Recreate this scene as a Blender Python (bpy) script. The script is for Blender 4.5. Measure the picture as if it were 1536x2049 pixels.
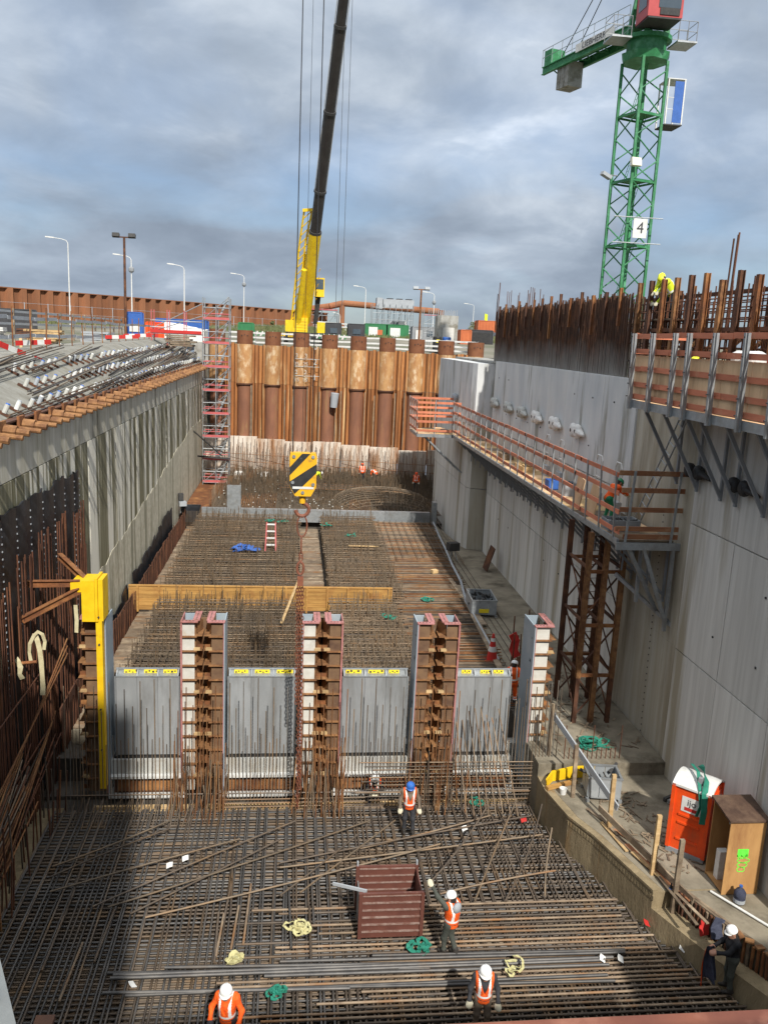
import bpy, bmesh, math, random
import numpy as np
from mathutils import Vector, Matrix

for o in list(bpy.data.objects): bpy.data.objects.remove(o, do_unlink=True)
random.seed(7)
SC = bpy.context.scene
COL = SC.collection
R = math.radians

# ------------------------------------------------------------------ camera
CAM_H = 15.0
pitch, roll, yaw = R(11.77), R(2.63), R(6.46)
fw = Vector((math.sin(yaw)*math.cos(pitch), math.cos(yaw)*math.cos(pitch), -math.sin(pitch)))
r0 = Vector((math.cos(yaw), -math.sin(yaw), 0)); u0 = r0.cross(fw)
RR = r0*math.cos(roll)+u0*math.sin(roll); UU = u0*math.cos(roll)-r0*math.sin(roll)
cd = bpy.data.cameras.new('camera'); cam = bpy.data.objects.new('camera', cd); COL.objects.link(cam)
cd.sensor_fit = 'HORIZONTAL'; cd.sensor_width = 36.0; cd.lens = 1660/1536*36
cd.clip_start = .1; cd.clip_end = 4000
M = Matrix.Identity(4)
for i in range(3):
    M[i][0] = RR[i]; M[i][1] = UU[i]; M[i][2] = -fw[i]
M[2][3] = CAM_H
cam.matrix_world = M
SC.camera = cam
SC.render.resolution_x = 767; SC.render.resolution_y = 1024

# ------------------------------------------------------------------ sky and sun
SUN = Vector((.18, -1.1, 1.0)).normalized()
w = bpy.data.worlds.new('World'); SC.world = w; w.use_nodes = True
nt = w.node_tree; nt.nodes.clear()
def N(t, tree=None, **kw):
    n = (tree or nt).nodes.new(t)
    for k, v in kw.items(): setattr(n, k, v)
    return n
def Lk(a, b, tree=None): (tree or nt).links.new(a, b)
wo = N('ShaderNodeOutputWorld'); bg = N('ShaderNodeBackground'); bg.inputs[1].default_value = .1
sky = N('ShaderNodeTexSky', sky_type='NISHITA', sun_disc=False)
sky.sun_elevation = math.asin(SUN.z); sky.sun_rotation = math.atan2(SUN.x, SUN.y)
tc = N('ShaderNodeTexCoord'); sep = N('ShaderNodeSeparateXYZ'); Lk(tc.outputs['Generated'], sep.inputs[0])
mx = N('ShaderNodeMath', operation='MAXIMUM'); mx.inputs[1].default_value = 0; Lk(sep.outputs[2], mx.inputs[0])
ad = N('ShaderNodeMath', operation='ADD'); ad.inputs[1].default_value = .42; Lk(mx.outputs[0], ad.inputs[0])
dv = N('ShaderNodeVectorMath', operation='DIVIDE'); cb = N('ShaderNodeCombineXYZ')
for i in range(3): Lk(ad.outputs[0], cb.inputs[i])
Lk(tc.outputs['Generated'], dv.inputs[0]); Lk(cb.outputs[0], dv.inputs[1])
def wnoise(scale, detail, loc, rough=.55, dist=0.0):
    mp = N('ShaderNodeMapping'); mp.inputs['Location'].default_value = loc; Lk(dv.outputs[0], mp.inputs[0])
    mp.inputs['Scale'].default_value = (1, 1, 1.5)
    n = N('ShaderNodeTexNoise'); n.inputs['Scale'].default_value = scale; n.inputs['Detail'].default_value = detail
    n.inputs['Roughness'].default_value = rough; n.inputs['Distortion'].default_value = dist
    Lk(mp.outputs[0], n.inputs['Vector']); return n.outputs[0]
def ramp(sock, pts, tree=None):
    r = N('ShaderNodeValToRGB', tree); e = r.color_ramp.elements
    while len(e) < len(pts): e.new(.5)
    for i, (p, c) in enumerate(pts):
        e[i].position = p; e[i].color = (*c, 1) if len(c) == 3 else c
    Lk(sock, r.inputs[0], tree); return r.outputs[0]
n1 = wnoise(2.1, 7, (3.4, 1.7, .3), .52, .35); n2 = wnoise(4.6, 8, (8.2, 5.5, 1.3), .55, .3)
n3 = wnoise(1.8, 6, (1.2, 9.5, 4.3), .5, .4)
mixn = N('ShaderNodeMath', operation='MULTIPLY_ADD'); mixn.inputs[1].default_value = .5
hf = N('ShaderNodeMath', operation='MULTIPLY'); hf.inputs[1].default_value = .5; Lk(n1, hf.inputs[0])
Lk(n2, mixn.inputs[0]); Lk(hf.outputs[0], mixn.inputs[2])
# thick lower cloud deck near the horizon, brighter masses higher up
el = N('ShaderNodeMath', operation='MULTIPLY_ADD'); el.inputs[1].default_value = .45; Lk(mx.outputs[0], el.inputs[0]); Lk(mixn.outputs[0], el.inputs[2])
cloud = ramp(el.outputs[0], [(.36, (1.35, 1.65, 2.1)), (.50, (1.7, 2.05, 2.55)), (.62, (2.3, 2.7, 3.25)), (.73, (3.3, 3.7, 4.2)), (.84, (5.6, 5.9, 6.2)), (1.0, (12.5, 12.6, 12.7))])
cover = ramp(n3, [(.30, (.45,)*3), (.55, (1, 1, 1))])
sc_ = N('ShaderNodeMix', data_type='RGBA', blend_type='MULTIPLY'); sc_.inputs[0].default_value = 1
Lk(sky.outputs[0], sc_.inputs[6]); sc_.inputs[7].default_value = (.55, .62, .72, 1)
mm = N('ShaderNodeMix', data_type='RGBA'); Lk(cover, mm.inputs[0]); Lk(sc_.outputs[2], mm.inputs[6]); Lk(cloud, mm.inputs[7])
Lk(mm.outputs[2], bg.inputs[0]); Lk(bg.outputs[0], wo.inputs[0])
sl = bpy.data.lights.new('sun', 'SUN'); sl.energy = 2.9; sl.angle = R(1.0); sl.color = (1, .955, .88)
so = bpy.data.objects.new('sun', sl); COL.objects.link(so); so.rotation_euler = SUN.to_track_quat('Z', 'Y').to_euler()
SC.view_settings.view_transform = 'Standard'; SC.view_settings.look = 'None'
SC.view_settings.exposure = 0.92; SC.view_settings.gamma = 1
SC.render.engine = 'CYCLES'

# ------------------------------------------------------------------ materials
MT = {}
def pm(name, c1, c2=None, scale=3, rough=.8, metal=0, bump=0, stretch=(1, 1, 1), c3=None, s3=.6, lo=.36, hi=.64,
       rnd=0, lo3=.5, hi3=.68, st3=(1, 1, 1), bscale=None, spec=.35):
    m = bpy.data.materials.new(name); m.use_nodes = True; t = m.node_tree; b = t.nodes['Principled BSDF']
    b.inputs['Roughness'].default_value = rough; b.inputs['Metallic'].default_value = metal
    b.inputs['Specular IOR Level'].default_value = spec
    c2 = c2 or tuple(x*.72 for x in c1)
    g = N('ShaderNodeNewGeometry', t)
    def ns(sc, stx, det=7):
        mp = N('ShaderNodeMapping', t); mp.inputs['Scale'].default_value = stx; Lk(g.outputs['Position'], mp.inputs[0], t)
        n = N('ShaderNodeTexNoise', t); n.inputs['Scale'].default_value = sc; n.inputs['Detail'].default_value = det
        n.inputs['Roughness'].default_value = .62; Lk(mp.outputs[0], n.inputs['Vector'], t); return n.outputs[0]
    n = ns(scale, stretch); col = ramp(n, [(lo, c1), (hi, c2)], t)
    if c3:
        k = ramp(ns(s3, st3), [(lo3, (0, 0, 0)), (hi3, (1, 1, 1))], t)
        x = N('ShaderNodeMix', t, data_type='RGBA'); Lk(k, x.inputs[0], t); Lk(col, x.inputs[6], t); x.inputs[7].default_value = (*c3, 1); col = x.outputs[2]
    if rnd:
        oi = N('ShaderNodeObjectInfo', t); h = N('ShaderNodeHueSaturation', t)
        mr = N('ShaderNodeMapRange', t); mr.inputs[3].default_value = 1-rnd; mr.inputs[4].default_value = 1+rnd
        Lk(oi.outputs['Random'], mr.inputs[0], t); Lk(mr.outputs[0], h.inputs['Value'], t); Lk(col, h.inputs['Color'], t); col = h.outputs[0]
    Lk(col, b.inputs['Base Color'], t)
    if bump:
        bn = N('ShaderNodeBump', t); bn.inputs['Strength'].default_value = bump; bn.inputs['Distance'].default_value = .03
        Lk(ns(bscale or scale*6, stretch, 5), bn.inputs['Height'], t); Lk(bn.outputs[0], b.inputs['Normal'], t)
    MT[name] = m; return m
V = (1, 1, .12)          # vertical streaks
pm('wall_grey', (.50, .48, .44), (.63, .61, .565), 2.6, .85, bump=.25, stretch=(1, 1.6, .07), c3=(.33, .29, .215), s3=.8, st3=(1, 1, .08), lo3=.52, hi3=.66, rnd=.08)
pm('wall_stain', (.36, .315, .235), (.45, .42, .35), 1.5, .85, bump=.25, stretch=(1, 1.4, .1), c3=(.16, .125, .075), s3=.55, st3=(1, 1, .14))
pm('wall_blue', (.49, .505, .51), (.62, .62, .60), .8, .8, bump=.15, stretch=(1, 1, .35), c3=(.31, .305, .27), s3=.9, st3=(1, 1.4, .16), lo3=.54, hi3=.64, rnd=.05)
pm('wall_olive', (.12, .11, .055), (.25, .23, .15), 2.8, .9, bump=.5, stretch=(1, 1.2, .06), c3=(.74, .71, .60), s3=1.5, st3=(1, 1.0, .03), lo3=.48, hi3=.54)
pm('wall_drip', (.56, .55, .48), (.34, .32, .24), 3.2, .9, bump=.6, stretch=(1, 1.5, .16), c3=(.17, .155, .09), s3=1.5, st3=(1, 1, .16), lo3=.50, hi3=.66, rnd=.2)
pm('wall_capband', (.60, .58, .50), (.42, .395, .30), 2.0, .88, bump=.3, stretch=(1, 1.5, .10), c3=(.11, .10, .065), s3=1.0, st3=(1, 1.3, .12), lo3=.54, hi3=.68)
pm('grout_rough', (.62, .585, .47), (.42, .385, .285), 4.5, .95, bump=1.0, stretch=(1, 1, .6), c3=(.24, .225, .155), s3=1.3, st3=(1, 1, .07), lo3=.52, hi3=.64)
pm('apron', (.27, .265, .235), (.19, .18, .15), 1.6, .88, bump=.4, c3=(.19, .175, .135), s3=1.2, st3=(.4, 1, .4), rnd=.05)
pm('concrete', (.34, .335, .31), (.26, .25, .225), 2.0, .88, bump=.35, c3=(.17, .155, .12), s3=1.0, rnd=.08)
pm('kerb', (.30, .235, .14), (.20, .155, .09), 2.2, .9, bump=.8, stretch=(1, 1, .35), c3=(.24, .13, .045), s3=1.0, st3=(1, 1, .15), lo3=.58, hi3=.68)
pm('slab', (.27, .235, .175), (.19, .165, .12), 1.4, .8, bump=.4, c3=(.10, .085, .06), s3=.8)
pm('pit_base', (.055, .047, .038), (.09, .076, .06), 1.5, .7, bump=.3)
pm('ground', (.16, .15, .12), (.11, .115, .07), .35, .95, bump=.4, c3=(.22, .20, .16), s3=.08)
pm('grass', (.10, .125, .045), (.17, .17, .08), .8, .95, bump=.5)
pm('rust', (.22, .085, .03), (.12, .048, .022), 3, .8, bump=.3, c3=(.36, .17, .06), s3=1.1, rnd=.15)
pm('rust_orange', (.30, .15, .06), (.17, .08, .035), 4, .8, bump=.3, c3=(.13, .055, .025), s3=2, rnd=.12)
pm('rust_dark', (.10, .042, .022), (.06, .028, .018), 3, .75, bump=.2, c3=(.17, .07, .03), s3=1, rnd=.15)
pm('pile_upper', (.47, .27, .115), (.33, .155, .06), 2.4, .8, bump=.35, stretch=(1, 1, .35), c3=(.58, .44, .28), s3=2.4, st3=(1, 1, .5), lo3=.5, hi3=.66, rnd=.1)
pm('pile_cap', (.15, .055, .025), (.20, .08, .035), 2, .75, bump=.3)
pm('pile_lower', (.18, .08, .048), (.25, .11, .06), 1.5, .7, bump=.3, stretch=(1, 1, .3), c3=(.27, .15, .07), s3=1.5, st3=(1, 1, .25), lo3=.58, hi3=.7)
pm('sheet_rust', (.34, .135, .042), (.20, .078, .028), 2.2, .82, bump=.35, stretch=(1, 1, .12), c3=(.60, .42, .21), s3=2.6, st3=(1, 1, .04), lo3=.57, hi3=.66, rnd=.2)
pm('sheet_upper', (.40, .18, .06), (.25, .10, .035), 2.4, .82, bump=.3, stretch=(1, 1, .15), c3=(.48, .32, .16), s3=2.2, st3=(1, 1, .1), lo3=.56, hi3=.68, rnd=.18)
pm('sheet_far', (.27, .115, .055), (.19, .08, .04), .8, .9, bump=.2, stretch=(1, 1, .2), rnd=.14)
pm('pile_base', (.66, .60, .52), (.48, .38, .29), 1.2, .9, bump=.3, stretch=(1, 1, .25), c3=(.30, .14, .06), s3=1.2, st3=(1, 1, .2))
pm('rebar', (.080, .064, .052), (.135, .105, .078), 2.2, .62, .25, c3=(.155, .10, .055), s3=.9, rnd=.28)
pm('rebar_new', (.070, .068, .067), (.115, .108, .10), 2.4, .5, .35, c3=(.12, .085, .055), s3=.7, lo3=.56, hi3=.74, rnd=.25)
pm('rebar_tan', (.27, .205, .14), (.17, .12, .08), 2.5, .7, .15, c3=(.24, .12, .05), s3=1, rnd=.22)
pm('rebar_rust', (.22, .095, .035), (.13, .055, .025), 3, .78, .05, c3=(.30, .16, .065), s3=1.3, rnd=.25)
pm('rebar_deep', (.115, .045, .024), (.07, .03, .018), 3, .75, .05, c3=(.16, .065, .03), s3=1.2, rnd=.2)
pm('rebar_grey', (.20, .19, .17), (.13, .12, .105), 3, .75, .1, c3=(.15, .09, .05), s3=1.3, rnd=.15)
# bars whose lower half was splashed with cement during the last pour
def splashed():
    m = pm('rebar_splashed', (.09, .042, .022), (.055, .028, .018), 3, .8, c3=(.14, .06, .03), s3=1.2, rnd=.2); t = m.node_tree
    b = t.nodes['Principled BSDF']; src = b.inputs['Base Color'].links[0].from_socket
    g = N('ShaderNodeNewGeometry', t); s = N('ShaderNodeSeparateXYZ', t); Lk(g.outputs['Position'], s.inputs[0], t)
    n = N('ShaderNodeTexNoise', t); n.inputs['Scale'].default_value = .7; Lk(g.outputs['Position'], n.inputs['Vector'], t)
    a = N('ShaderNodeMath', t, operation='MULTIPLY_ADD'); a.inputs[1].default_value = -1.6; Lk(n.outputs[0], a.inputs[0], t); Lk(s.outputs[2], a.inputs[2], t)
    mr = N('ShaderNodeMapRange', t); mr.inputs[1].default_value = 12.9; mr.inputs[2].default_value = 14.5; mr.inputs[3].default_value = 1; mr.inputs[4].default_value = 0
    Lk(a.outputs[0], mr.inputs[0], t)
    x = N('ShaderNodeMix', t, data_type='RGBA'); Lk(mr.outputs[0], x.inputs[0], t); Lk(src, x.inputs[6], t); x.inputs[7].default_value = (.29, .275, .25, 1)
    Lk(x.outputs[2], b.inputs['Base Color'], t)
splashed()
pm('galv', (.38, .40, .41), (.30, .32, .33), 6, .45, .55, bump=.05, c3=(.28, .28, .27), s3=2, rnd=.1)
pm('gate_grey', (.245, .255, .26), (.305, .315, .32), 1.8, .55, .15, stretch=(1, 1, .35), c3=(.19, .19, .185), s3=1.7, st3=(1.4, 1, .25), lo3=.5, hi3=.72, rnd=.07)
pm('column_blue', (.33, .40, .45), (.28, .34, .39), 2, .5, .2, c3=(.40, .45, .48), s3=1)
pm('column_white', (.60, .59, .54), (.48, .46, .41), 2.5, .6, c3=(.45, .38, .28), s3=2.5, lo3=.62, hi3=.75)
pm('column_brown', (.145, .085, .05), (.20, .12, .065), 2.5, .65, c3=(.10, .055, .035), s3=1.5)
pm('primer_pink', (.42, .19, .18), (.34, .14, .13), 4, .7, c3=(.25, .10, .07), s3=3)
pm('white', (.66, .66, .64), (.56, .56, .53), 3, .6, c3=(.5, .48, .44), s3=2, lo3=.6, hi3=.75)
pm('sill_white', (.46, .46, .43), (.38, .37, .34), 2.5, .6, c3=(.36, .33, .27), s3=2)
pm('yellow', (.80, .52, .015), (.70, .43, .01), 3, .45, c3=(.45, .27, .03), s3=2.5, lo3=.62, hi3=.75)
pm('crane_yellow', (.78, .54, .015), (.66, .43, .015), 2.5, .45, c3=(.42, .27, .06), s3=2.2, lo3=.58, hi3=.72)
pm('sticker', (.85, .68, .03), (.80, .62, .03), 9, .5)
pm('green', (.035, .20, .075), (.03, .15, .06), 2.5, .55, c3=(.09, .27, .15), s3=1.6, lo3=.52, hi3=.66, rnd=.15)
pm('green_box', (.035, .19, .075), (.03, .15, .06), 1, .5)
pm('crane_red', (.42, .06, .06), (.36, .05, .05), 2, .45)
pm('black', (.018, .018, .019), (.034, .033, .032), 6, .6, c3=(.09, .08, .07), s3=7, lo3=.62, hi3=.74)
pm('boom', (.030, .027, .026), (.042, .038, .036), 1, .45)
pm('membrane', (.012, .013, .015), (.022, .024, .028), 2.5, .38, bump=.5, bscale=1.6, c3=(.035, .04, .048), s3=1.5)
pm('dark', (.035, .034, .034), (.055, .053, .05), 3, .7)
pm('timber', (.56, .40, .21), (.44, .29, .13), 3, .8, bump=.2, stretch=(.3, 3, 3), c3=(.30, .19, .09), s3=2, rnd=.15)
pm('timber_orange', (.44, .25, .075), (.32, .165, .045), 3, .75, bump=.2, stretch=(.3, 2, 3), c3=(.28, .13, .04), s3=1.2, rnd=.12)
pm('timber_old', (.22, .165, .11), (.13, .095, .065), 3, .85, bump=.3, stretch=(.6, .6, 2), c3=(.33, .26, .18), s3=1.5, rnd=.25)
pm('plywood', (.74, .52, .31), (.62, .41, .23), 1.6, .7, bump=.1, stretch=(1, 1, .25), c3=(.35, .22, .12), s3=1.2, st3=(1, 1, .2), rnd=.08)
pm('cabinet_top', (.06, .035, .025), (.10, .06, .04), 3, .6, bump=.2, c3=(.14, .09, .06), s3=2)
pm('cabinet', (.46, .26, .10), (.36, .19, .07), 2, .65, bump=.1, stretch=(1, 1, .3), c3=(.27, .13, .05), s3=1.5, st3=(1, 1, .3))
pm('board_red', (.58, .20, .11), (.46, .15, .08), 3, .75, bump=.15, stretch=(1, .3, 2), c3=(.55, .30, .18), s3=1.6, lo3=.58, hi3=.74, rnd=.16)
pm('board_brown', (.34, .15, .07), (.24, .10, .05), 3, .75, bump=.15, stretch=(.3, 1, 2), c3=(.42, .24, .13), s3=1.6, rnd=.16)
pm('crate_brown', (.105, .040, .030), (.135, .052, .038), 2.5, .5, c3=(.20, .11, .08), s3=3, lo3=.64, hi3=.74)
pm('crate_grey', (.27, .29, .30), (.35, .37, .38), 2.5, .55, .2)
pm('toilet_orange', (.78, .085, .012), (.66, .065, .012), 3, .45, c3=(.45, .085, .03), s3=3, st3=(1, 1, .3), lo3=.57, hi3=.74)
pm('orange_cloth', (.90, .13, .012), (.70, .085, .010), 9, .78, bump=.6, bscale=16, c3=(.55, .10, .03), s3=5, lo3=.58, hi3=.75)
pm('reflective', (.80, .80, .78), (.72, .72, .70), 10, .4)
pm('lime_cloth', (.62, .75, .03), (.52, .64, .02), 8, .75)
pm('cloth_dark', (.026, .027, .032), (.040, .041, .046), 7, .85, bump=.3, bscale=18)
pm('cloth_green', (.050, .056, .048), (.070, .075, .062), 7, .85, bump=.3, bscale=18)
pm('cloth_brown', (.17, .135, .10), (.13, .10, .075), 7, .85)
pm('cloth_navy', (.032, .036, .062), (.055, .062, .095), 7, .8, bump=.3, bscale=18)
pm('cloth_black', (.012, .012, .014), (.020, .020, .023), 7, .85, bump=.3, bscale=18)
pm('skin', (.42, .22, .15), (.36, .18, .12), 9, .6)
pm('boot', (.025, .022, .020), (.040, .034, .028), 9, .7)
pm('glove', (.60, .56, .42), (.50, .46, .34), 9, .85)
pm('helmet_white', (.80, .80, .79), (.76, .76, .74), 4, .35)
pm('helmet_blue', (.03, .13, .45), (.03, .11, .38), 4, .35)
pm('helmet_green', (.015, .20, .09), (.013, .17, .075), 4, .4)
pm('helmet_lime', (.75, .80, .03), (.68, .72, .03), 4, .4)
pm('hook_yellow', (.78, .42, .02), (.68, .35, .015), 3, .45, c3=(.40, .22, .04), s3=3, lo3=.6, hi3=.74)
pm('chain', (.24, .085, .045), (.15, .055, .035), 8, .65, c3=(.12, .05, .03), s3=4)
pm('red_paint', (.50, .03, .025), (.42, .03, .025), 4, .5)
pm('scaf_pink', (.52, .12, .12), (.42, .10, .10), 4, .55)
pm('blue_paint', (.04, .12, .40), (.03, .10, .33), 3, .5)
pm('teal', (.02, .21, .145), (.018, .15, .10), 6, .75)
pm('strap', (.52, .49, .26), (.42, .38, .18), 6, .8)
pm('strap_pale', (.58, .52, .33), (.46, .40, .24), 6, .8)
pm('spray_green', (.10, .80, .05), (.16, .85, .08), 9, .6)
pm('far_grey', (.36, .38, .40), (.30, .32, .34), 1, .7)
pm('box_grey', (.26, .27, .28), (.22, .23, .24), 1, .7)
pm('box_black', (.035, .036, .04), (.05, .05, .055), 1, .6)
pm('box_orange', (.50, .14, .05), (.42, .11, .04), 1, .6)
pm('glass', (.05, .07, .09), (.07, .09, .11), 1, .12, spec=.6)
pm('lamp_glass', (.75, .72, .6), (.7, .68, .55), 5, .3)
pm('rope', (.020, .021, .024), (.03, .03, .033), 5, .5, .3)
pm('rope_far', (.10, .11, .12), (.08, .09, .10), 5, .5, .3)
pm('bag', (.76, .74, .70), (.64, .62, .58), 6, .85, bump=.6, bscale=9)
pm('beam_red', (.21, .075, .045), (.15, .052, .034), 1.5, .6, c3=(.28, .12, .08), s3=2)
pm('block_grey', (.48, .48, .44), (.40, .40, .37), 3, .85, bump=.2)

# ------------------------------------------------------------------ mesh helpers
BASE = {}
class MB:
    def __init__(s): s.v = []; s.f = []; s.m = []; s.cm = 0
    def add(s, vs, fs):
        n = len(s.v); s.v += [tuple(p) for p in vs]; s.f += [tuple(i+n for i in f) for f in fs]; s.m += [s.cm]*len(fs); return s
    def box(s, x0, x1, y0, y1, z0, z1):
        return s.add([(x0, y0, z0), (x1, y0, z0), (x1, y1, z0), (x0, y1, z0), (x0, y0, z1), (x1, y0, z1), (x1, y1, z1), (x0, y1, z1)],
                     [(3, 2, 1, 0), (4, 5, 6, 7), (0, 1, 5, 4), (1, 2, 6, 5), (2, 3, 7, 6), (3, 0, 4, 7)])
    def obox(s, c, size, rz=0, rx=0, ry=0):
        m = Matrix.Translation(c) @ Matrix.Rotation(rz, 4, 'Z') @ Matrix.Rotation(rx, 4, 'X') @ Matrix.Rotation(ry, 4, 'Y')
        a, b, d = size[0]/2, size[1]/2, size[2]/2
        return s.add([m @ Vector(p) for p in [(-a, -b, -d), (a, -b, -d), (a, b, -d), (-a, b, -d), (-a, -b, d), (a, -b, d), (a, b, d), (-a, b, d)]],
                     [(3, 2, 1, 0), (4, 5, 6, 7), (0, 1, 5, 4), (1, 2, 6, 5), (2, 3, 7, 6), (3, 0, 4, 7)])
    def frame(s, p, q, up=(0, 0, 1)):
        p = Vector(p); q = Vector(q); d = (q-p).normalized(); u = Vector(up)
        if abs(d.dot(u)) > .98: u = Vector((0, 1, 0)) if abs(d.y) < .9 else Vector((1, 0, 0))
        a = d.cross(u).normalized(); b = a.cross(d).normalized(); return p, q, a, b
    def beam(s, p, q, wd, h, up=(0, 0, 1)):
        p, q, a, b = s.frame(p, q, up); a = a*wd/2; b = b*h/2
        return s.add([p-a-b, p+a-b, p+a+b, p-a+b, q-a-b, q+a-b, q+a+b, q-a+b], [(0, 1, 2, 3), (7, 6, 5, 4), (4, 5, 1, 0), (5, 6, 2, 1), (6, 7, 3, 2), (7, 4, 0, 3)])
    def tube(s, p, q, r, n=6, r2=None, cap=True):
        p, q, a, b = s.frame(p, q); r2 = r if r2 is None else r2; vs = []
        for c, rr in ((p, r), (q, r2)):
            for i in range(n):
                t = 2*math.pi*i/n; vs.append(c+a*math.cos(t)*rr+b*math.sin(t)*rr)
        fs = [(i, (i+1) % n, n+(i+1) % n, n+i) for i in range(n)]
        if cap: vs += vs[:2*n]; fs += [tuple(range(3*n-1, 2*n-1, -1)), tuple(range(3*n, 4*n))]
        return s.add(vs, fs)
    def path(s, pts, r, n=6):
        for a, b in zip(pts[:-1], pts[1:]): s.tube(a, b, r, n)
        return s
    def ibeam(s, p, q, wd, h, t, up=(0, 0, 1)):
        P, Q, a, b = s.frame(p, q, up)
        for k in (1, -1):
            o = b*(h/2-t/2)*k; s.beam(P+o, Q+o, wd, t, b)
        return s.beam(P, Q, t, h-2*t, b)
    def lathe(s, prof, c=(0, 0, 0), n=16, axis='Z', mats=None):
        rows = []
        for (r, z) in prof:
            row = []
            for i in range(n):
                t = 2*math.pi*i/n; x, y = r*math.cos(t), r*math.sin(t)
                p = {'Z': (x, y, z), 'X': (z, x, y), 'Y': (x, z, y)}[axis]
                row.append((p[0]+c[0], p[1]+c[1], p[2]+c[2]))
            rows.append(row)
        vs = [p for r in rows for p in r]; fs = []
        for j in range(len(prof)-1):
            for i in range(n):
                a, b2 = j*n+i, j*n+(i+1) % n
                fs.append((a, b2, b2+n, a+n) if axis != 'Y' else (a, a+n, b2+n, b2))
        fs.append(tuple(range(n-1, -1, -1)) if axis != 'Y' else tuple(range(n)))
        e = (len(prof)-1)*n; fs.append(tuple(range(e, e+n)) if axis != 'Y' else tuple(range(e+n-1, e-1, -1)))
        return s.add(vs, fs)
    def prism(s, poly, z0, z1):
        n = len(poly)
        return s.add([(x, y, z0) for x, y in poly]+[(x, y, z1) for x, y in poly],
                     [tuple(range(n-1, -1, -1)), tuple(range(n, 2*n))]+[(i, (i+1) % n, n+(i+1) % n, n+i) for i in range(n)])
    def sheet(s, pts, thick):     # closed strip: pts = list of (a, b) edge pairs, thickness vector
        th = Vector(thick); n = len(pts); vs = []
        for a, b in pts: vs += [Vector(a), Vector(b), Vector(a)+th, Vector(b)+th]
        fs = []
        for i in range(n-1):
            k, l = 4*i, 4*i+4
            fs += [(k, k+1, l+1, l), (k+2, l+2, l+3, k+3), (k, l, l+2, k+2), (k+1, k+3, l+3, l+1)]
        fs += [(0, 2, 3, 1), (4*n-4, 4*n-3, 4*n-1, 4*n-2)]
        return s.add(vs, fs)
    def build(s, name, mats, parent=None, smooth=False, **props):
        if not isinstance(mats, (list, tuple)): mats = [mats]
        if parent is not None: b = BASE[parent.name]
        elif props.get('origin') is not None: b = Vector(props['origin'])
        elif s.v:
            xs = list(zip(*s.v)); b = Vector(((min(xs[0])+max(xs[0]))/2, (min(xs[1])+max(xs[1]))/2, min(xs[2])))
        else: b = Vector((0, 0, 0))
        props.pop('origin', None)
        me = bpy.data.meshes.new(name); me.from_pydata([(p[0]-b[0], p[1]-b[1], p[2]-b[2]) for p in s.v], [], s.f)
        for m in mats: me.materials.append(MT[m])
        if len(mats) > 1: me.polygons.foreach_set('material_index', s.m)
        if smooth: me.polygons.foreach_set('use_smooth', [True]*len(me.polygons))
        o = bpy.data.objects.new(name, me); COL.objects.link(o)
        if parent is not None: o.parent = parent
        else: o.location = b
        BASE[o.name] = b
        for k, vv in props.items(): o[k] = vv
        return o
def thing(name, label, cat, loc=(0, 0, 0), group=None):
    o = bpy.data.objects.new(name, None); COL.objects.link(o); o.location = loc; o.empty_display_size = .3
    o['label'] = label; o['category'] = cat
    if group: o['group'] = group
    BASE[o.name] = Vector(loc); return o
def struct(name, loc=(0, 0, 0)):
    o = bpy.data.objects.new(name, None); COL.objects.link(o); o.location = loc; o['kind'] = 'structure'; BASE[o.name] = Vector(loc); return o
_bar = {}
def bar(name, p, q, r, mat, parent=None, n=6, **props):
    """one round bar as an object of its own; alike bars share the unit mesh"""
    key = (mat, n)
    if key not in _bar:
        mb = MB(); mb.tube((0, 0, 0), (0, 0, 1), 1, n); me = bpy.data.meshes.new('bar_'+mat); me.from_pydata(mb.v, [], mb.f); me.materials.append(MT[mat])
        me.polygons.foreach_set('use_smooth', [len(f.vertices) == 4 for f in me.polygons]); _bar[key] = me
    p = Vector(p); q = Vector(q); d = q-p; L = d.length
    o = bpy.data.objects.new(name, _bar[key]); COL.objects.link(o)
    if parent is not None: o.parent = parent; p = p-BASE[parent.name]
    o.matrix_basis = Matrix.Translation(p) @ d.to_track_quat('Z', 'Y').to_matrix().to_4x4() @ Matrix.Diagonal((r, r, L, 1))
    for k, vv in props.items(): o[k] = vv
    return o
_blk = {}
def block(name, x0, x1, y0, y1, z0, z1, mat, parent=None, **props):
    """one rectangular piece as an object; alike pieces share the unit mesh"""
    if mat not in _blk:
        mb = MB().box(-.5, .5, -.5, .5, -.5, .5); me = bpy.data.meshes.new('block_'+mat); me.from_pydata(mb.v, [], mb.f); me.materials.append(MT[mat]); _blk[mat] = me
    o = bpy.data.objects.new(name, _blk[mat]); COL.objects.link(o); c = Vector(((x0+x1)/2, (y0+y1)/2, (z0+z1)/2))
    if parent is not None: o.parent = parent; c = c-BASE[parent.name]
    o.matrix_basis = Matrix.Translation(c) @ Matrix.Diagonal((x1-x0, y1-y0, z1-z0, 1))
    for k, vv in props.items(): o[k] = vv
    return o
def plank(name, p, q, wd, h, mat, parent=None, up=(0, 0, 1), **props):
    return MB().beam(p, q, wd, h, up).build(name, mat, parent, **props)
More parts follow.
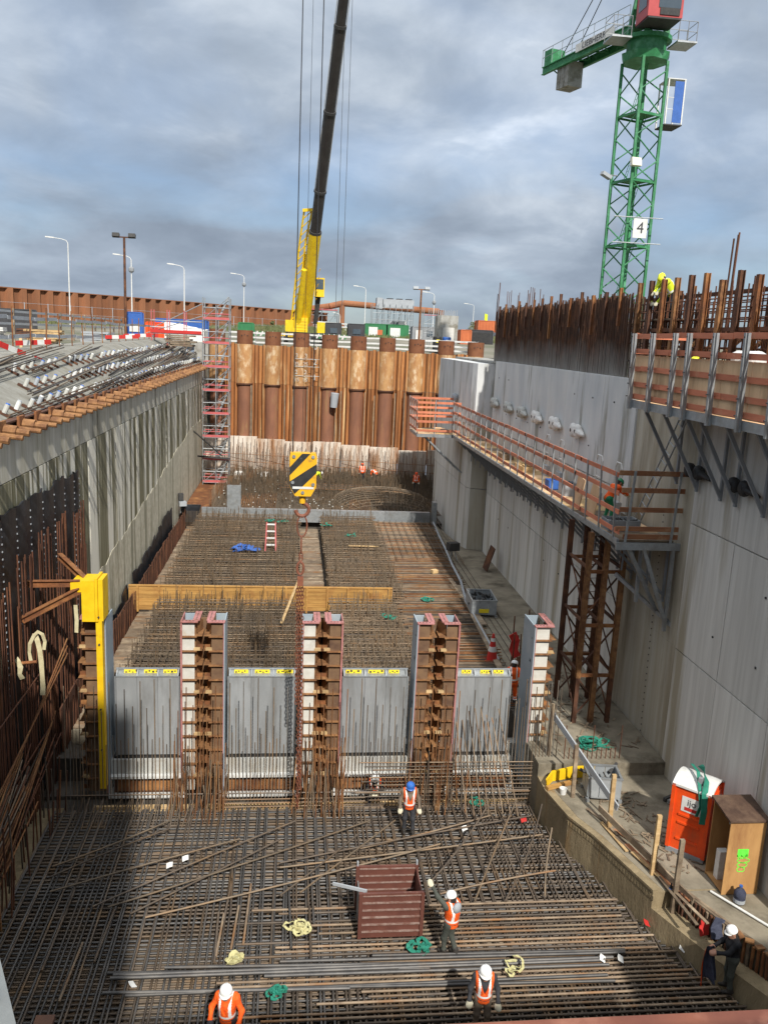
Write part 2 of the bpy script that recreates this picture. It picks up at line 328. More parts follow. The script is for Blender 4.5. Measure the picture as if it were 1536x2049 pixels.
def text(body, size, mat, loc, rot, parent, name='lettering', sx=1):
    cu = bpy.data.curves.new('t', 'FONT'); cu.body = body; cu.size = size; cu.extrude = .003; cu.align_x = 'CENTER'; cu.align_y = 'CENTER'
    to = bpy.data.objects.new('t', cu); COL.objects.link(to); bpy.context.view_layer.update()
    me = bpy.data.meshes.new_from_object(to.evaluated_get(bpy.context.evaluated_depsgraph_get())); bpy.data.objects.remove(to)
    me.materials.clear(); me.materials.append(MT[mat]); o = bpy.data.objects.new(name, me); COL.objects.link(o); o.parent = parent
    o.matrix_basis = Matrix.Translation(Vector(loc)-BASE[parent.name]) @ rot.to_matrix().to_4x4() @ Matrix.Diagonal((sx, 1, 1, 1))
    return o
from mathutils import Euler
FACE_S = Euler((R(90), 0, 0))      # lettering that faces the viewer's side (-Y)
def copy_tree(o, loc, rz=0, label=None):
    r = o.copy(); COL.objects.link(r); r.location = loc; r.rotation_euler = (0, 0, rz); BASE[r.name] = Vector(loc)
    if label: r['label'] = label
    for ch in o.children:
        c = ch.copy(); COL.objects.link(c); c.parent = r
        for g in ch.children:
            d = g.copy(); COL.objects.link(d); d.parent = c
    return r
def rnd(a, b): return random.uniform(a, b)

ORD = ['first', 'second', 'third', 'fourth', 'fifth', 'sixth', 'seventh', 'eighth', 'ninth', 'tenth', 'eleventh', 'twelfth']
def ranks(vals):
    o = sorted(range(len(vals)), key=lambda i: vals[i]); r = [0]*len(vals)
    for k, i in enumerate(o): r[i] = k
    return r
pm('worn_edge', (.30, .22, .19), (.17, .085, .065), 7, .5)
pm('rebar_mid', (.135, .105, .075), (.20, .15, .10), 2.2, .65, .15, c3=(.24, .15, .08), s3=.8, rnd=.3)
# ================================================================== SETTING
def gz(x, y):
    z = 13.45
    if y > 84: z = 13.45+min(1, (y-84)/30)*1.65
    if y > 135: z = 15.1+min(1, (y-135)/20)*1.3
    if y > 220: z = 16.4-min(1, (y-220)/150)*2.2
    if x < -14 and y > 20: z = max(z, 13.45+min(1, (-x-14)/22)*1.3)
    return z
xs = [-900, -300, -120, -70, -48, -36, -26, -18, -13.2, -6, 0, 6, 15.6, 20, 28, 40, 60, 120, 300, 900]
ys = [-300, -60, -20, 1.4, 20, 40, 60, 84.2, 92, 102, 114, 125, 135, 145, 155, 180, 220, 300, 370, 600, 1200, 2500]
g = MB(); idx = {}
for j, y in enumerate(ys):
    for i, x in enumerate(xs):
        idx[i, j] = len(g.v); g.v.append((x, y, gz(x, y)))
for j in range(len(ys)-1):
    for i in range(len(xs)-1):
        if -13.3 < (xs[i]+xs[i+1])/2 < 15.7 and ys[j] < 84: continue
        g.f.append((idx[i, j], idx[i+1, j], idx[i+1, j+1], idx[i, j+1])); g.m.append(0)
g.build('ground', 'ground', kind='structure', origin=(0, 0, 0))
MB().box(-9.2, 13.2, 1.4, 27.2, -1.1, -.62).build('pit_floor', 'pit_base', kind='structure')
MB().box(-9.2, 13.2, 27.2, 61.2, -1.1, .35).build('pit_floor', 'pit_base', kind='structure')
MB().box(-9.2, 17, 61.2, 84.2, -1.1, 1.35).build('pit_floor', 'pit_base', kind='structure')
# the deck the viewpoint stands on, plus an unseen block added for lower-right shade
dk = MB(); dk.box(-13.2, 15.5, -14, 1.4, -1, 13.3); dk.box(10.3, 15.5, 1.402, 5.2, -1, 11.4); dk.build('deck_with_shade_block', 'concrete', kind='structure')

# ---- left wall
lw = thing('retaining_wall', 'tall stained concrete retaining wall with vertical pale drip ribs on the left', 'wall', (-8.8, 43, -.6))
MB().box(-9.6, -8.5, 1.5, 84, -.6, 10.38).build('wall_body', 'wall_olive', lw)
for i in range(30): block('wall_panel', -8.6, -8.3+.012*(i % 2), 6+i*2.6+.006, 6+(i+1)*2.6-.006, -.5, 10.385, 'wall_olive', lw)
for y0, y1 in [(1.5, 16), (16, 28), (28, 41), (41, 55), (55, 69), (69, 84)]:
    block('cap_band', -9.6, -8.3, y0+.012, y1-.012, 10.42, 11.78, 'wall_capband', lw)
# rough sprayed grout on the lower half, its upper edge falling towards the viewer
m = MB(); pr = []
random.seed(5); yy = 33.0
while yy <= 82:
    t = (yy-33)/49; top = 4.2+3.0*min(1, t*1.4)+rnd(-.12, .12); pr.append(((-8.262, yy, .2), (-8.278, yy, top))); yy += .7
m.sheet(pr, (-.2, 0, 0)); m.build('sprayed_grout', 'grout_rough', lw)
# black membrane sheets
mem = thing('waterproof_membrane', 'black rubber membrane with dotted seams hung on the left retaining wall', 'membrane', (-8.15, 26, -.5))
y = 12.0; k = 0
while y < 32.4:
    y1 = min(y+1.32, 32.5); top = 9.58+rnd(-.06, .1); n = 5; pr = []
    for i in range(n+1):
        t = i/n; yy = y+(y1-y)*t; b = .05*math.sin(t*math.pi)
        pr.append(((-8.17+b, yy, -.5), (-8.17+b, yy, top+.05*math.sin(t*9+k))))
    MB().sheet(pr, (-.05, 0, 0)).build('membrane_sheet', 'membrane', mem, smooth=False)
    st = MB(); zz = 0
    while zz < 9.4: st.obox((-8.155, y1-.03, zz), (.02, .045, .045)); zz += .22
    st.build('seam_studs', 'far_grey', mem, kind='stuff')
    y = y1; k += 1
ml = thing('waterproof_membrane', 'low torn strip of black membrane along the foot of the left wall', 'membrane', (-8.1, 45, .2))
y = 32.6
while y < 56:
    y1 = y+1.4; t = (y-32.6)/24
    a, b = 1.7+1.6*t+rnd(-.25, .25), 1.7+1.6*t+rnd(-.25, .25)
    MB().sheet([((-8.04, y, .2), (-8.1, y, a)), ((-7.99, (y+y1)/2, .2), (-8.06, (y+y1)/2, (a+b)/2+.15)), ((-8.04, y1-.02, .2), (-8.1, y1-.02, b))], (-.04, 0, 0)).build('membrane_sheet', 'membrane', ml)
    y = y1

# ---- apron above the left wall with its tie anchors
def ap(s, y):      # s = 0 at the wall, 1 at the crest
    zc = 13.55+(y-30)/50*.55; xc = -11.45-(y-30)/50*.7
    return Vector((-8.36+(xc+8.36)*s, y, 11.95+(zc-11.95)*s))
apn = thing('sloped_apron', 'sloping grey concrete apron with rows of tie anchors above the left wall', 'concrete slope', (-10, 45, 11.6))
edges = [2, 14, 24, 32.5, 41, 50, 59, 68, 76, 84]
for a, b in zip(edges[:-1], edges[1:]):
    a2, b2 = a+.02, b-.02; m = MB(); n = 4; pts = []
    for yv in (a2, b2):
        p, q = ap(0, yv), ap(1, yv); pts += [p, q, Vector((q.x-2.2, q.y, q.z+.05)), Vector((q.x-2.2, q.y, 11.6)), Vector((p.x, p.y, 11.6))]
    m.add(pts, [(0, 1, 2, 3, 4), (9, 8, 7, 6, 5), (0, 5, 6, 1), (1, 6, 7, 2), (2, 7, 8, 3), (3, 8, 9, 4), (4, 9, 5, 0)])
    m.build('apron_slab', 'apron', apn)
nrm = (ap(1, 40)-ap(0, 40)).cross(Vector((0, 1, 0))).normalized()
if nrm.x < 0: nrm = -nrm
sl_dir = (ap(1, 40)-ap(0, 40)).normalized()
random.seed(11)
for s_, y0, y1 in [(.72, 33, 80), (.43, 31.5, 80), (.15, 26.5, 80)]:
    y = y0; k = 0
    while y < y1:
        if rnd(0, 1) > .06:
            c = ap(s_+rnd(-.015, .015), y)
            pl = MB().obox(c+nrm*.05, (.5, .15, .07), 0, 0, math.atan2(sl_dir.z, -sl_dir.x)).build('anchor_plate', 'rust_dark', apn)
            ax = (nrm+Vector((0, .15, .25))).normalized()
            st = MB(); st.tube(c+nrm*.08, c+nrm*.08+ax*.28, .08, 10, .078); st.build('anchor_sleeve', random.choice(['block_grey', 'white', 'far_grey']), pl, smooth=False)
            e = c+nrm*.08+ax*.28
            cp = MB(); cp.tube(e, e+ax*.04, .079, 10, .06); cp.build('anchor_cap', random.choice(['blue_paint', 'far_grey', 'white', 'far_grey']), pl)
        y += 1.15 if y < 60 else 1.3; k += 1
# rebar strands dragged over the apron
random.seed(21)
ORD3 = ['first', 'third', 'fourth', 'fifth', 'sixth', 'seventh', 'eighth', 'ninth', 'tenth', 'eleventh', 'twelfth', 'thirteenth', 'fourteenth', 'second', 'last']
for k, (y0, s0, s1, ln) in enumerate([(24, .55, 1.05, 6), (28, .75, 1.25, 8), (30, .25, .75, 9), (34, .62, 1.15, 9), (36, .05, .5, 12), (39, .45, .95, 11), (43, .3, .8, 12), (46, .08, .55, 14), (50, .5, 1.0, 14), (54, .25, .8, 15), (57, .1, .6, 16), (61, .45, .95, 14), (65, .2, .7, 13), (26, .02, .25, 10), (68, .3, .9, 12)]):
    b = thing('rebar_bundle', 'thin dark rebar strands lying up the sloping apron, %s bundle counting from the viewer' % ORD3[k], 'rebar', ap(s0, y0), 'rebar strands on the apron')
    for i in range(5):
        p = ap(s0+rnd(-.05, .05), y0+rnd(-.4, .4))+nrm*rnd(.12, .3); q = ap(min(1.02, s0+.24*(s1-s0)/.5+rnd(-.06, .06)), min(82, y0+ln*1.7+rnd(-1.5, 1.5)))+nrm*rnd(.3, .6)
        bar('bar', p, q, .026, random.choice(['rebar', 'rebar_new', 'rebar_mid']), b, 5)
# rusty waler with pins along the top edge of the wall
wl = thing('edge_waler', 'rusty steel waler with projecting pins along the top edge of the left wall', 'steel beam', (-8.2, 45, 11.8))
MB().ibeam((-8.28, 15, 12.02), (-8.28, 79, 12.02), .3, .34, .05).build('waler_beam', 'rust_dark', wl)
y = 16.0; random.seed(2)
while y < 78.5:
    p = MB().box(-8.14, -8.06, y-.26, y+.26, 11.80, 12.28).build('pin_plate', 'rust', wl)
    q = MB(); q.tube((-8.06, y+.08, 12.02), (-7.72, y+.08, 11.99), .17, 8); q.tube((-7.72, y+.08, 11.99), (-7.38, y+.08, 11.95), .10, 8); q.build('pin', 'rust_orange', p)
    q = MB(); q.tube((-8.06, y-.28, 11.92), (-7.45, y-.28, 11.86), .075, 8); q.build('pin', 'rust_orange', p)
    y += rnd(1.45, 1.75)

# ---- right wall: lifts and panels with recessed joints
rw = thing('lock_wall', 'tall pale grey concrete wall in poured lifts along the right side', 'wall', (13.4, 30, -.6))
MB().box(12.68, 14.9, 16.4, 52.4, -.6, 13.9).build('wall_core', 'wall_stain', rw)
lifts = [(-.5, 5.49), (5.51, 9.70), (9.72, 13.96)]
cuts = [[16.4, 24.6, 29.8, 38.2, 46.5, 52.4], [16.4, 24.6, 29.8, 37, 45, 52.4], [16.4, 24.6, 29.8, 33.2, 38, 45.5, 52.4]]
for li, (z0, z1) in enumerate(lifts):
    cl_ = []
    for a, b in zip(cuts[li][:-1], cuts[li][1:]):
        n_ = max(1, round((b-a)/2.7)); cl_ += [(a+(b-a)*q/n_, a+(b-a)*(q+1)/n_, a) for q in range(n_)]
    for a, b, src in cl_:
        mt = 'wall_stain' if src == 24.6 else ('wall_blue' if li == 2 and a >= 29.8 else 'wall_grey')
        xo = 12.6+(.0 if mt != 'wall_stain' else .07)
        m = MB(); m.box(xo+rnd(0, .012), 12.9, a+.011, b-.011, z0+.012, z1-.012); m.build('wall_panel', mt, rw)
# tie holes
random.seed(9)
for li, (z0, z1) in enumerate(lifts):
    for y in np.arange(17.6, 52, 2.4):
        if 24.5 < y < 30: continue
        for z in (z0+1.2, z1-1.0):
            if z < 1.5 or rnd(0, 1) < .55: continue
            MB().tube((12.585, y+rnd(-.05, .05), z), (12.64, y, z), .035, 8).build('tie_hole', 'dark', rw)
for z in np.arange(1.6, 9.6, .24):
    MB().tube((12.655, 26.6+.02*(z-5), z), (12.69, 26.6+.02*(z-5), z), .022, 6).build('tie_hole', 'dark', rw)
# pier at the far end of the right wall
pr_ = thing('wall_pier', 'broad concrete pier standing out at the far end of the right wall', 'pier', (12.8, 57, .5))
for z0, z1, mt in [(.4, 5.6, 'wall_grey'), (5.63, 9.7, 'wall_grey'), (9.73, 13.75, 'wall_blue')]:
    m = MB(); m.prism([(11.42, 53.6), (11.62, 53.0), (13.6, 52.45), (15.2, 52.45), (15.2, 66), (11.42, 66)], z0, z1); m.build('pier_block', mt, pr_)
MB().prism([(11.5, 53.7), (11.7, 53.1), (13.6, 52.55), (15.1, 52.55), (15.1, 65.9), (11.5, 65.9)], .3, 13.7).build('pier_core', 'wall_grey', pr_)
MB().box(15.25, 17.4, 66, 76.2, -.6, 13.6).build('lock_wall_return', 'concrete', label='shadowed concrete return wall between the far pier and the tubular piles', category='wall')
MB().box(14.95, 15.6, 16.4, 66, 9, 13.9).build('backfill', 'ground', kind='structure')

for z0, z1, mt in [(.4, 5.58, 'wall_stain'), (5.64, 9.68, 'wall_stain')]:  # stain bands; the darker tone also paints in the walkway's shade
    m = MB(); m.prism([(11.64, 52.95), (12.63, 52.67), (12.63, 52.72), (11.65, 53.01)], z0, z1); m.build('pier_shaded_face', mt, pr_)
# tie sleeves wrapped in white along the right wall
def sleeve(y, z, kind, label):
    t = thing('wall_sleeve', label, 'pipe sleeve', (12.55, y, z), 'round sleeves on the right wall')
    mt = {'w': 'bag', 'g': 'block_grey', 'b': 'black'}[kind]
    for dy in (0, .58):
        prof = [(.07, 0), (.22, .0), (.30, .06), (.33, .14), (.30, .22), (.20, .27), (.07, .27)]
        m = MB(); m.lathe([(r*(.72 if kind == 'b' else 1), 12.55-v) for r, v in prof], (0, y-dy, z), 14, 'X'); m.build('disc', mt, t, smooth=True)
        m = MB(); m.lathe([(.085, 12.282), (.085, 12.272)], (0, y-dy, z), 10, 'X'); m.build('bore', 'black', t)
    m = MB(); m.tube((12.42, y-.75, z-.02), (12.44, y-1.3, z-.10), .20 if kind != 'b' else .12, 10, .05); m.build('cone', mt, t)
sy = [(51.6, 'g', 'farthest grey double sleeve on the right wall, beside the pier'), (48.2, 'g', 'grey double sleeve second from the pier on the right wall'), (45.2, 'g', 'grey double sleeve third from the pier on the right wall'), (42.3, 'w', 'pale double sleeve fourth from the pier on the right wall'), (39.2, 'w', 'pale double sleeve fifth from the pier on the right wall'), (36.0, 'w', 'pale double sleeve nearest the viewer in the row above the long walkway'), (24.7, 'b', 'black double sleeve on the right wall behind the walkway end'), (22.0, 'b', 'black double sleeve on the right wall close to the photo edge'), (18.6, 'b', 'black double sleeve on the right wall outside the picture edge')]
for y, k, l in sy[:-1]: sleeve(y, 11.4, k, l)
t = thing('wall_sleeve', 'grey double sleeve on the blue face of the far pier', 'pipe sleeve', (11.4, 58.6, 11.2), 'round sleeves on the right wall')
for dy in (0, .6):
    m = MB(); m.lathe([(r, 11.4-v) for r, v in [(.07, 0), (.2, 0), (.28, .08), (.3, .16), (.24, .25), (.07, .28)]], (0, 58.6-dy, 11.2), 14, 'X'); m.build('disc', 'far_grey', t, smooth=True)

# ---- far wall of tubular piles and sheets (slightly skewed in plan)
pw = thing('pile_wall', 'rusty wall of tall tubular steel piles with sheet piles between, closing the far end', 'pile wall', (4, 79, 1.4))
def PX(i): return -7.35+2.62*i
def PY(x): return 80.6-(x+6)*.23
for i in range(10):
    x = PX(i); y = PY(x); top = 15.25-.02*i
    c = MB(); c.tube((x, y, 10.35), (x, y, top-1.25), .74, 24); o = c.build('pile', 'pile_upper', pw, smooth=False)
    for f in o.data.polygons: f.use_smooth = len(f.vertices) == 4
    c = MB(); c.tube((x, y, top-1.25), (x, y, top), .748, 24); q = c.build('pile_head', 'pile_cap', o)
    for f in q.data.polygons: f.use_smooth = len(f.vertices) == 4
    c = MB(); c.tube((x, y, 1.3), (x, y, 10.22), .66, 24); q = c.build('pile_shaft', 'pile_lower', o)
    for f in q.data.polygons: f.use_smooth = len(f.vertices) == 4
    c = MB(); c.tube((x, y, 10.22), (x, y, 10.36), .80, 24); c.build('collar', 'rust_dark', o)
    for dx in (-.25, 0, .25): MB().tube((x+dx, y-.72, top-.42-.06*abs(dx)*4), (x+dx*1.04, y-.765, top-.42-.06*abs(dx)*4), .05, 8).build('lifting_hole', 'black', o)
    if i < 9:
        x1 = PX(i+1); ww = x1-x; n = 7; xa, xb = x+.60, x1-.60; st = (xb-xa)/4
        for k in range(4):
            a = xa+k*st; ya = PY(a)-.12; d = .32 if k % 2 else 0
            zt = 13.95+rnd(-.1, .12); m = MB()
            yo = ya-.26 if k % 2 else ya+.16
            for zl, zh, mt2 in ((3.6, 10.38, 'sheet_rust'), (10.40, zt, 'sheet_upper')):
                m = MB(); m.sheet([((a, ya, zl), (a, ya, zh)), ((a+st*.2, yo, zl), (a+st*.2, yo, zh)), ((a+st*.8, yo, zl), (a+st*.8, yo, zh)), ((a+st-.01, ya, zl), (a+st-.01, ya, zh))], (0, .05, 0)); m.build('sheet_pile', mt2, pw)
        for k in range(2):
            xx = rnd(xa, xb); m = MB(); m.beam((xx, PY(xx)-.5, 2), (xx, PY(xx)-.5, rnd(9.8, 10.3)), .09, .09); m.build('strip', 'rebar_tan', pw)
    c = MB(); c.box(x-1.31, x+1.30, y-.95, y-.6, 1.2, 5.35-.04*i+rnd(-.12, .12)); c.build('base_panel', 'pile_base', pw)
p2x, p3x = PX(3), PX(3)+1.3
yy = PY(p2x)-.80
for (b, x, z, s) in [('3', p2x-.4, 13.15, .62), ('3', p2x+.45, 13.15, .62), ('25', p2x-.4, 12.4, .55), ('25', p2x+.42, 12.4, .55), ('2', p2x-.4, 11.65, .62), ('2', p2x+.45, 11.65, .62), ('15', p2x-.35, 10.95, .55), ('15', p2x+.4, 10.95, .55)]:
    text(b, s*.85, 'sill_white', (x, yy-.02, z), FACE_S, pw, 'gauge_mark')
for (b, z) in [('0', 13.0), ('2', 11.6), ('1', 10.2)]: text(b, .75, 'sill_white', (p3x, PY(p3x)-.55, z+1), FACE_S, pw, 'gauge_mark')
for z in (13.0-.15, 12.3-.15, 11.5-.2): MB().box(p2x-.6, p2x+1.7, yy-.03, yy-.015, z, z+.05).build('gauge_line', 'sill_white', pw)
MB().box(PX(0)-.5, PX(9), 82.8, 84.3, 3, 13.6).build('backfill', 'ground', kind='structure')
MB().box(-9.6, -6.8, 82, 84.3, 0, 13.9).build('corner_wall', 'concrete', label='concrete corner behind the scaffold stair at the far left', category='wall')
MB().tube((p2x+3.1, PY(p2x+3.1)-1.0, 8.6), (p2x+3.2, PY(p2x+3.1)-1.1, 9.9), .32, 12, .38).build('hanging_lamp', 'far_grey', label='small grey lantern hung on the fifth tubular pile', category='lantern')
# ================================================================== FOREGROUND REINFORCEMENT
random.seed(31)
def kerb_x(y):      # right border of the near mat (the kerb wall leans outwards towards the viewer)
    pts = [(8, 14.5), (12, 12.9), (15.5, 11.0), (16.6, 10.42), (18.4, 9.65), (20.9, 8.93), (21.9, 8.5), (23.6, 8.12), (25, 8.1), (40, 8.1)]
    for (a, xa), (b, xb) in zip(pts[:-1], pts[1:]):
        if a <= y <= b: return xa+(xb-xa)*(y-a)/(b-a)
    return 8.1
mat_ = thing('rebar_mat', 'dense black and brown rebar mat covering the floor in the foreground', 'rebar mat', (1, 19, -.6))
y = 12.2; k = 0
while y < 24.35:      # bars across the pit
    xr = kerb_x(y)-.08; right_lay = y < 19.5
    if right_lay:
        bar('bar', (rnd(-1.6, 2.6), y, .085), (xr-rnd(0, .5), y+rnd(-.02, .02), .085), 0.031, 'rebar_tan' if rnd(0, 1) < .55 else 'rebar', mat_)
    bar('bar', (-7.2, y+.07, -.02), (xr, y+.07+rnd(-.06, .06), -.02), .029, 'rebar_new' if rnd(0, 1) < .5 else 'rebar', mat_)
    y += rnd(.14, .17); k += 1
x = -7.2
while x < 11:        # bars along the pit
    yb = 24.4
    if x > 8: 
        for yy in np.arange(12.3, 24.4, .2):
            if kerb_x(yy) > x: yb = yy
    hi = x < 1.2
    y0 = 12.2 if x < 8 else 12.2
    d = .075 if k % 2 else .14
    bar('bar', (x, y0, .055 if hi else .03), (x+rnd(-.07, .07), yb, .055 if hi else .03), .029, 'rebar_new' if (hi and rnd(0, 1) < .7) else 'rebar', mat_)
    k += 1; x += .10 if k % 2 else .20
low = MB()
for z in (-.14, -.30):
    for y in np.arange(12.3, 24.4, .16): low.tube((-7.2, y+z, z), (kerb_x(y)-.1, y+z, z), .032, 4, cap=False)
    for x in np.arange(-7.2, 8.1, .17): low.tube((x, 12.2, z-.07), (x, 24.4, z-.07), .032, 4, cap=False)
low.build('lower_layers', 'rebar_mid', mat_, kind='stuff')
# short upper lap bars on the left
for i in range(13):
    x = rnd(-6.3, 1.0); y = rnd(16.5, 19.5); bar('lap_bar', (x, y, .14), (x+rnd(-.1, .1), y+rnd(1.2, 3.2), .14), .033, random.choice(['rebar', 'rebar_new', 'rebar_tan']), mat_)
# loose bars thrown across the mat
LB = [[-6.42, 21.43, -3.49, 23.4], [-6.35, 20.95, -3.43, 22.93], [-6.17, 20.31, -1.31, 22.3], [-4.92, 19.64, 0.31, 23.14], [-4.53, 19.59, 2.64, 23.2], [-3.92, 19.37, -0.13, 22.26], [-3.51, 19.2, 4.62, 21.84], [-0.09, 19.89, 2.62, 22.93], [0.45, 19.97, 3.42, 23.18], [4.06, 20.24, 6.24, 22.95], [5.17, 19.46, 7.3, 23.33], [6.0, 19.42, 8.04, 23.03], [7.16, 19.58, 8.0, 21.83], [-0.11, 21.3, 7.9, 23.29], [-0.11, 21.07, 7.9, 22.21], [4.27, 19.81, 7.71, 20.42], [2.23, 21.93, 6.49, 23.35]]
zone = [0 if (q[0]+q[2])/2 < -2.4 else (1 if (q[0]+q[2])/2 < 3 else 2) for q in LB]
def lb_label(i):
    k = zone[i]; mem = [j for j in range(len(LB)) if zone[j] == k]; r = ranks([LB[j][0] for j in mem])[mem.index(i)]
    return ['loose rebar thrown diagonally over the dark left mat, %s from the left', 'loose rebar slanting over the middle of the mat, %s from the left', 'loose rebar leaning across the mat behind the waving man, %s from the left'][k] % ORD[r]
for i, (a, b, c, d) in enumerate(LB):
    steep = (d-b) > 1.2*(c-a)
    p, q = Vector((a, b, .17+.012*(i % 5))), Vector((c, d, .30+.02*(i % 4) + (.5 if steep else 0))); sag = Vector((q-p).cross(Vector((0, 0, 1)))).normalized()*rnd(-.10, .10)
    m = MB(); n = 7; pts = [p.lerp(q, k/n)+sag*4*(k/n)*(1-k/n)+Vector((0, 0, -.10*4*(k/n)*(1-k/n) if steep else 0)) for k in range(n+1)]
    m.path(pts, .027, 6); m.build('loose_rebar', ['rebar_tan', 'rebar', 'rebar_mid', 'rebar_tan'][i % 4] if i > 12 else ['rebar_mid', 'rebar'][i % 2], smooth=True, label=lb_label(i), category='rebar', group='loose bars on the near mat')
# black long bars laid out at the front
LG = [[-4.05, 17.34, 3.56, 17.11], [-3.95, 17.15, 7.96, 17.14], [-4.02, 16.69, 1.59, 16.58], [-3.51, 16.63, 7.84, 16.65], [-2.75, 17.43, 3.59, 17.27], [-0.04, 17.46, 8.56, 17.37], [0.43, 16.65, 7.96, 16.48], [-3.9, 17.25, 8.2, 17.22], [2.2, 17.55, 8.6, 17.47], [-.4, 17.06, 8.0, 16.98]]
rk = ranks([q[1] for q in LG])
for i, (a, b, c, d) in enumerate(LG):
    bar('long_rebar', (a, b, .16+.02*(i % 3)), (c, d, .16+.02*(i % 2)), .042, 'rebar_new', label='long blackish bar laid out before the crate, %s counting from the viewer' % ORD[rk[i]], category='rebar', group='long bars laid across the front')

# ---- standing starter bars in front of the gates
cur = thing('rebar_curtain', 'row of thin upright rebars standing in front of the four grey gates', 'rebar', (1, 24.7, -.3))
random.seed(41); x = -6.9; kk = 0
while x < 9.0:
    near_col = any(a-.1 < x < b+.1 for a, b in [(-3.5, -2.0), (.4, 1.8), (4.1, 5.7)])
    z = [rnd(3.9, 4.35), rnd(2.2, 2.5), rnd(3.2, 3.5), rnd(2.0, 2.3)][kk % 4]
    if x > 7.4: z = rnd(3.2, 4.4)
    bar('bar', (x, 24.75+rnd(-.02, .02), -.3), (x+rnd(-.03, .03), 24.8+rnd(-.03, .05), z), .0165, 'rebar_rust' if near_col else random.choice(['rebar', 'rebar_mid', 'rebar_grey', 'rebar_mid']), cur, 5)
    x += rnd(.105, .125); kk += 1
for a, b in [(-3.7, -1.9), (.2, 1.95), (3.9, 5.9)]:      # rusty clusters under the column pairs
    for i in range(56):
        x = rnd(a, b); y = rnd(23.7, 25.3)
        bar('bar', (x, y, -.1), (x+rnd(-.18, .18), y+rnd(-.1, .3), rnd(.7, 2.3)), .017, random.choice(['rebar_rust', 'rebar_rust', 'rebar_tan', 'rebar']), cur, 5)
hz = MB()
for z, xa, xb in [(.42, -6.9, 8.1), (-.12, 1.2, 8.1)]: hz.tube((xa, 24.68, z), (xb, 24.66, z), .024, 5)
for i, z in enumerate(np.arange(-.28, 1.5, .135)):
    bar('cross_bar', (2.4+rnd(-.4, .6), 24.62+.02*(i % 2), z), (8.15, 24.62, z+rnd(-.02, .02)), .02, 'rebar_tan' if i % 2 else 'rebar', cur, 5)
for i, z in enumerate(np.arange(-.28, .25, .13)): bar('cross_bar', (-2.2, 24.6, z), (2.6, 24.62, z), .024, 'rebar_tan', cur, 5)
hz.build('tie_bars', 'rebar', cur, kind='stuff')
for i in range(8):
    x = 5.8+i*.24; bar('leaning_rebar', (x, 23.6, .1), (x-.2-.04*i, 25.2, rnd(2.6, 3.4)), .022, 'rebar_tan', label='pale long rebar leaning on the rightmost gate, %s from the left' % ORD[i], category='rebar', group='bars leaning on the right gate')
# starter bars rising out of the back edge of the mat on the left
for i in range(34):
    x = -6.6+i*.11; bar('bar', (x, 23.3+rnd(0, .4), -.1), (x+rnd(.05, .25), 24.0+rnd(0, .3), rnd(.25, .7)), .02, 'rebar', cur, 5)

# ---- bars on the left wall
lc = thing('rebar_curtain', 'tall rust brown rebars standing against the black membrane on the left', 'rebar', (-7.8, 26, -.5))
random.seed(51)
for g0, g1, zt in [(17.5, 19, 7.0), (19.4, 21.2, 7.4), (21.6, 23.6, 7.6), (24.0, 25.5, 8.2), (25.9, 27.7, 8.45), (28.1, 29.8, 8.5), (30.3, 32.2, 8.4)]:
    y = g0; n = 0
    while y < g1:
        z = zt+rnd(-.25, .2) if (n % 5) else zt-rnd(1.2, 2.6)
        bar('bar', (-7.85+rnd(-.05, .05), y, -.5), (-7.87+rnd(-.05, .05), y+rnd(-.05, .05), z), .026, 'rebar_deep', lc, 5); y += .16; n += 1
for i in range(70):
    y = rnd(16, 25.2); x = rnd(-7.7, -6.9); bar('bar', (x, y, -.4), (x+rnd(-.1, .1), y+rnd(-.1, .1), rnd(.6, 2.4)), .024, random.choice(['rebar_deep', 'rebar', 'rebar_rust']), lc, 5)
for i in range(34):
    x = rnd(-7.8, -7.25); y = rnd(15.5, 20.5); bar('bar', (x, y, rnd(.3, .9)), (x+rnd(-.2, .2), y+rnd(4.0, 6.5), rnd(1.4, 2.9)), .024, random.choice(['rebar_deep', 'rebar_rust', 'rebar']), lc, 5)
for z, y0, y1 in [(2.0, 16, 26), (4.2, 18, 25.5)]: bar('bar', (-7.7, y0, z), (-7.7, y1, z+.1), .026, 'rebar_deep', lc, 5)
for i in range(3): bar('bar', (-7.72, 20+i*.9, 2.2), (-7.1, 26.2, 4.6+i*.25), .024, 'rebar_rust', lc, 5)
MB().box(-8.1, -7.05, 12, 25, -.62, -.2).build('left_footing', 'kerb', label='brown concrete footing under the bars at the foot of the left wall', category='footing')

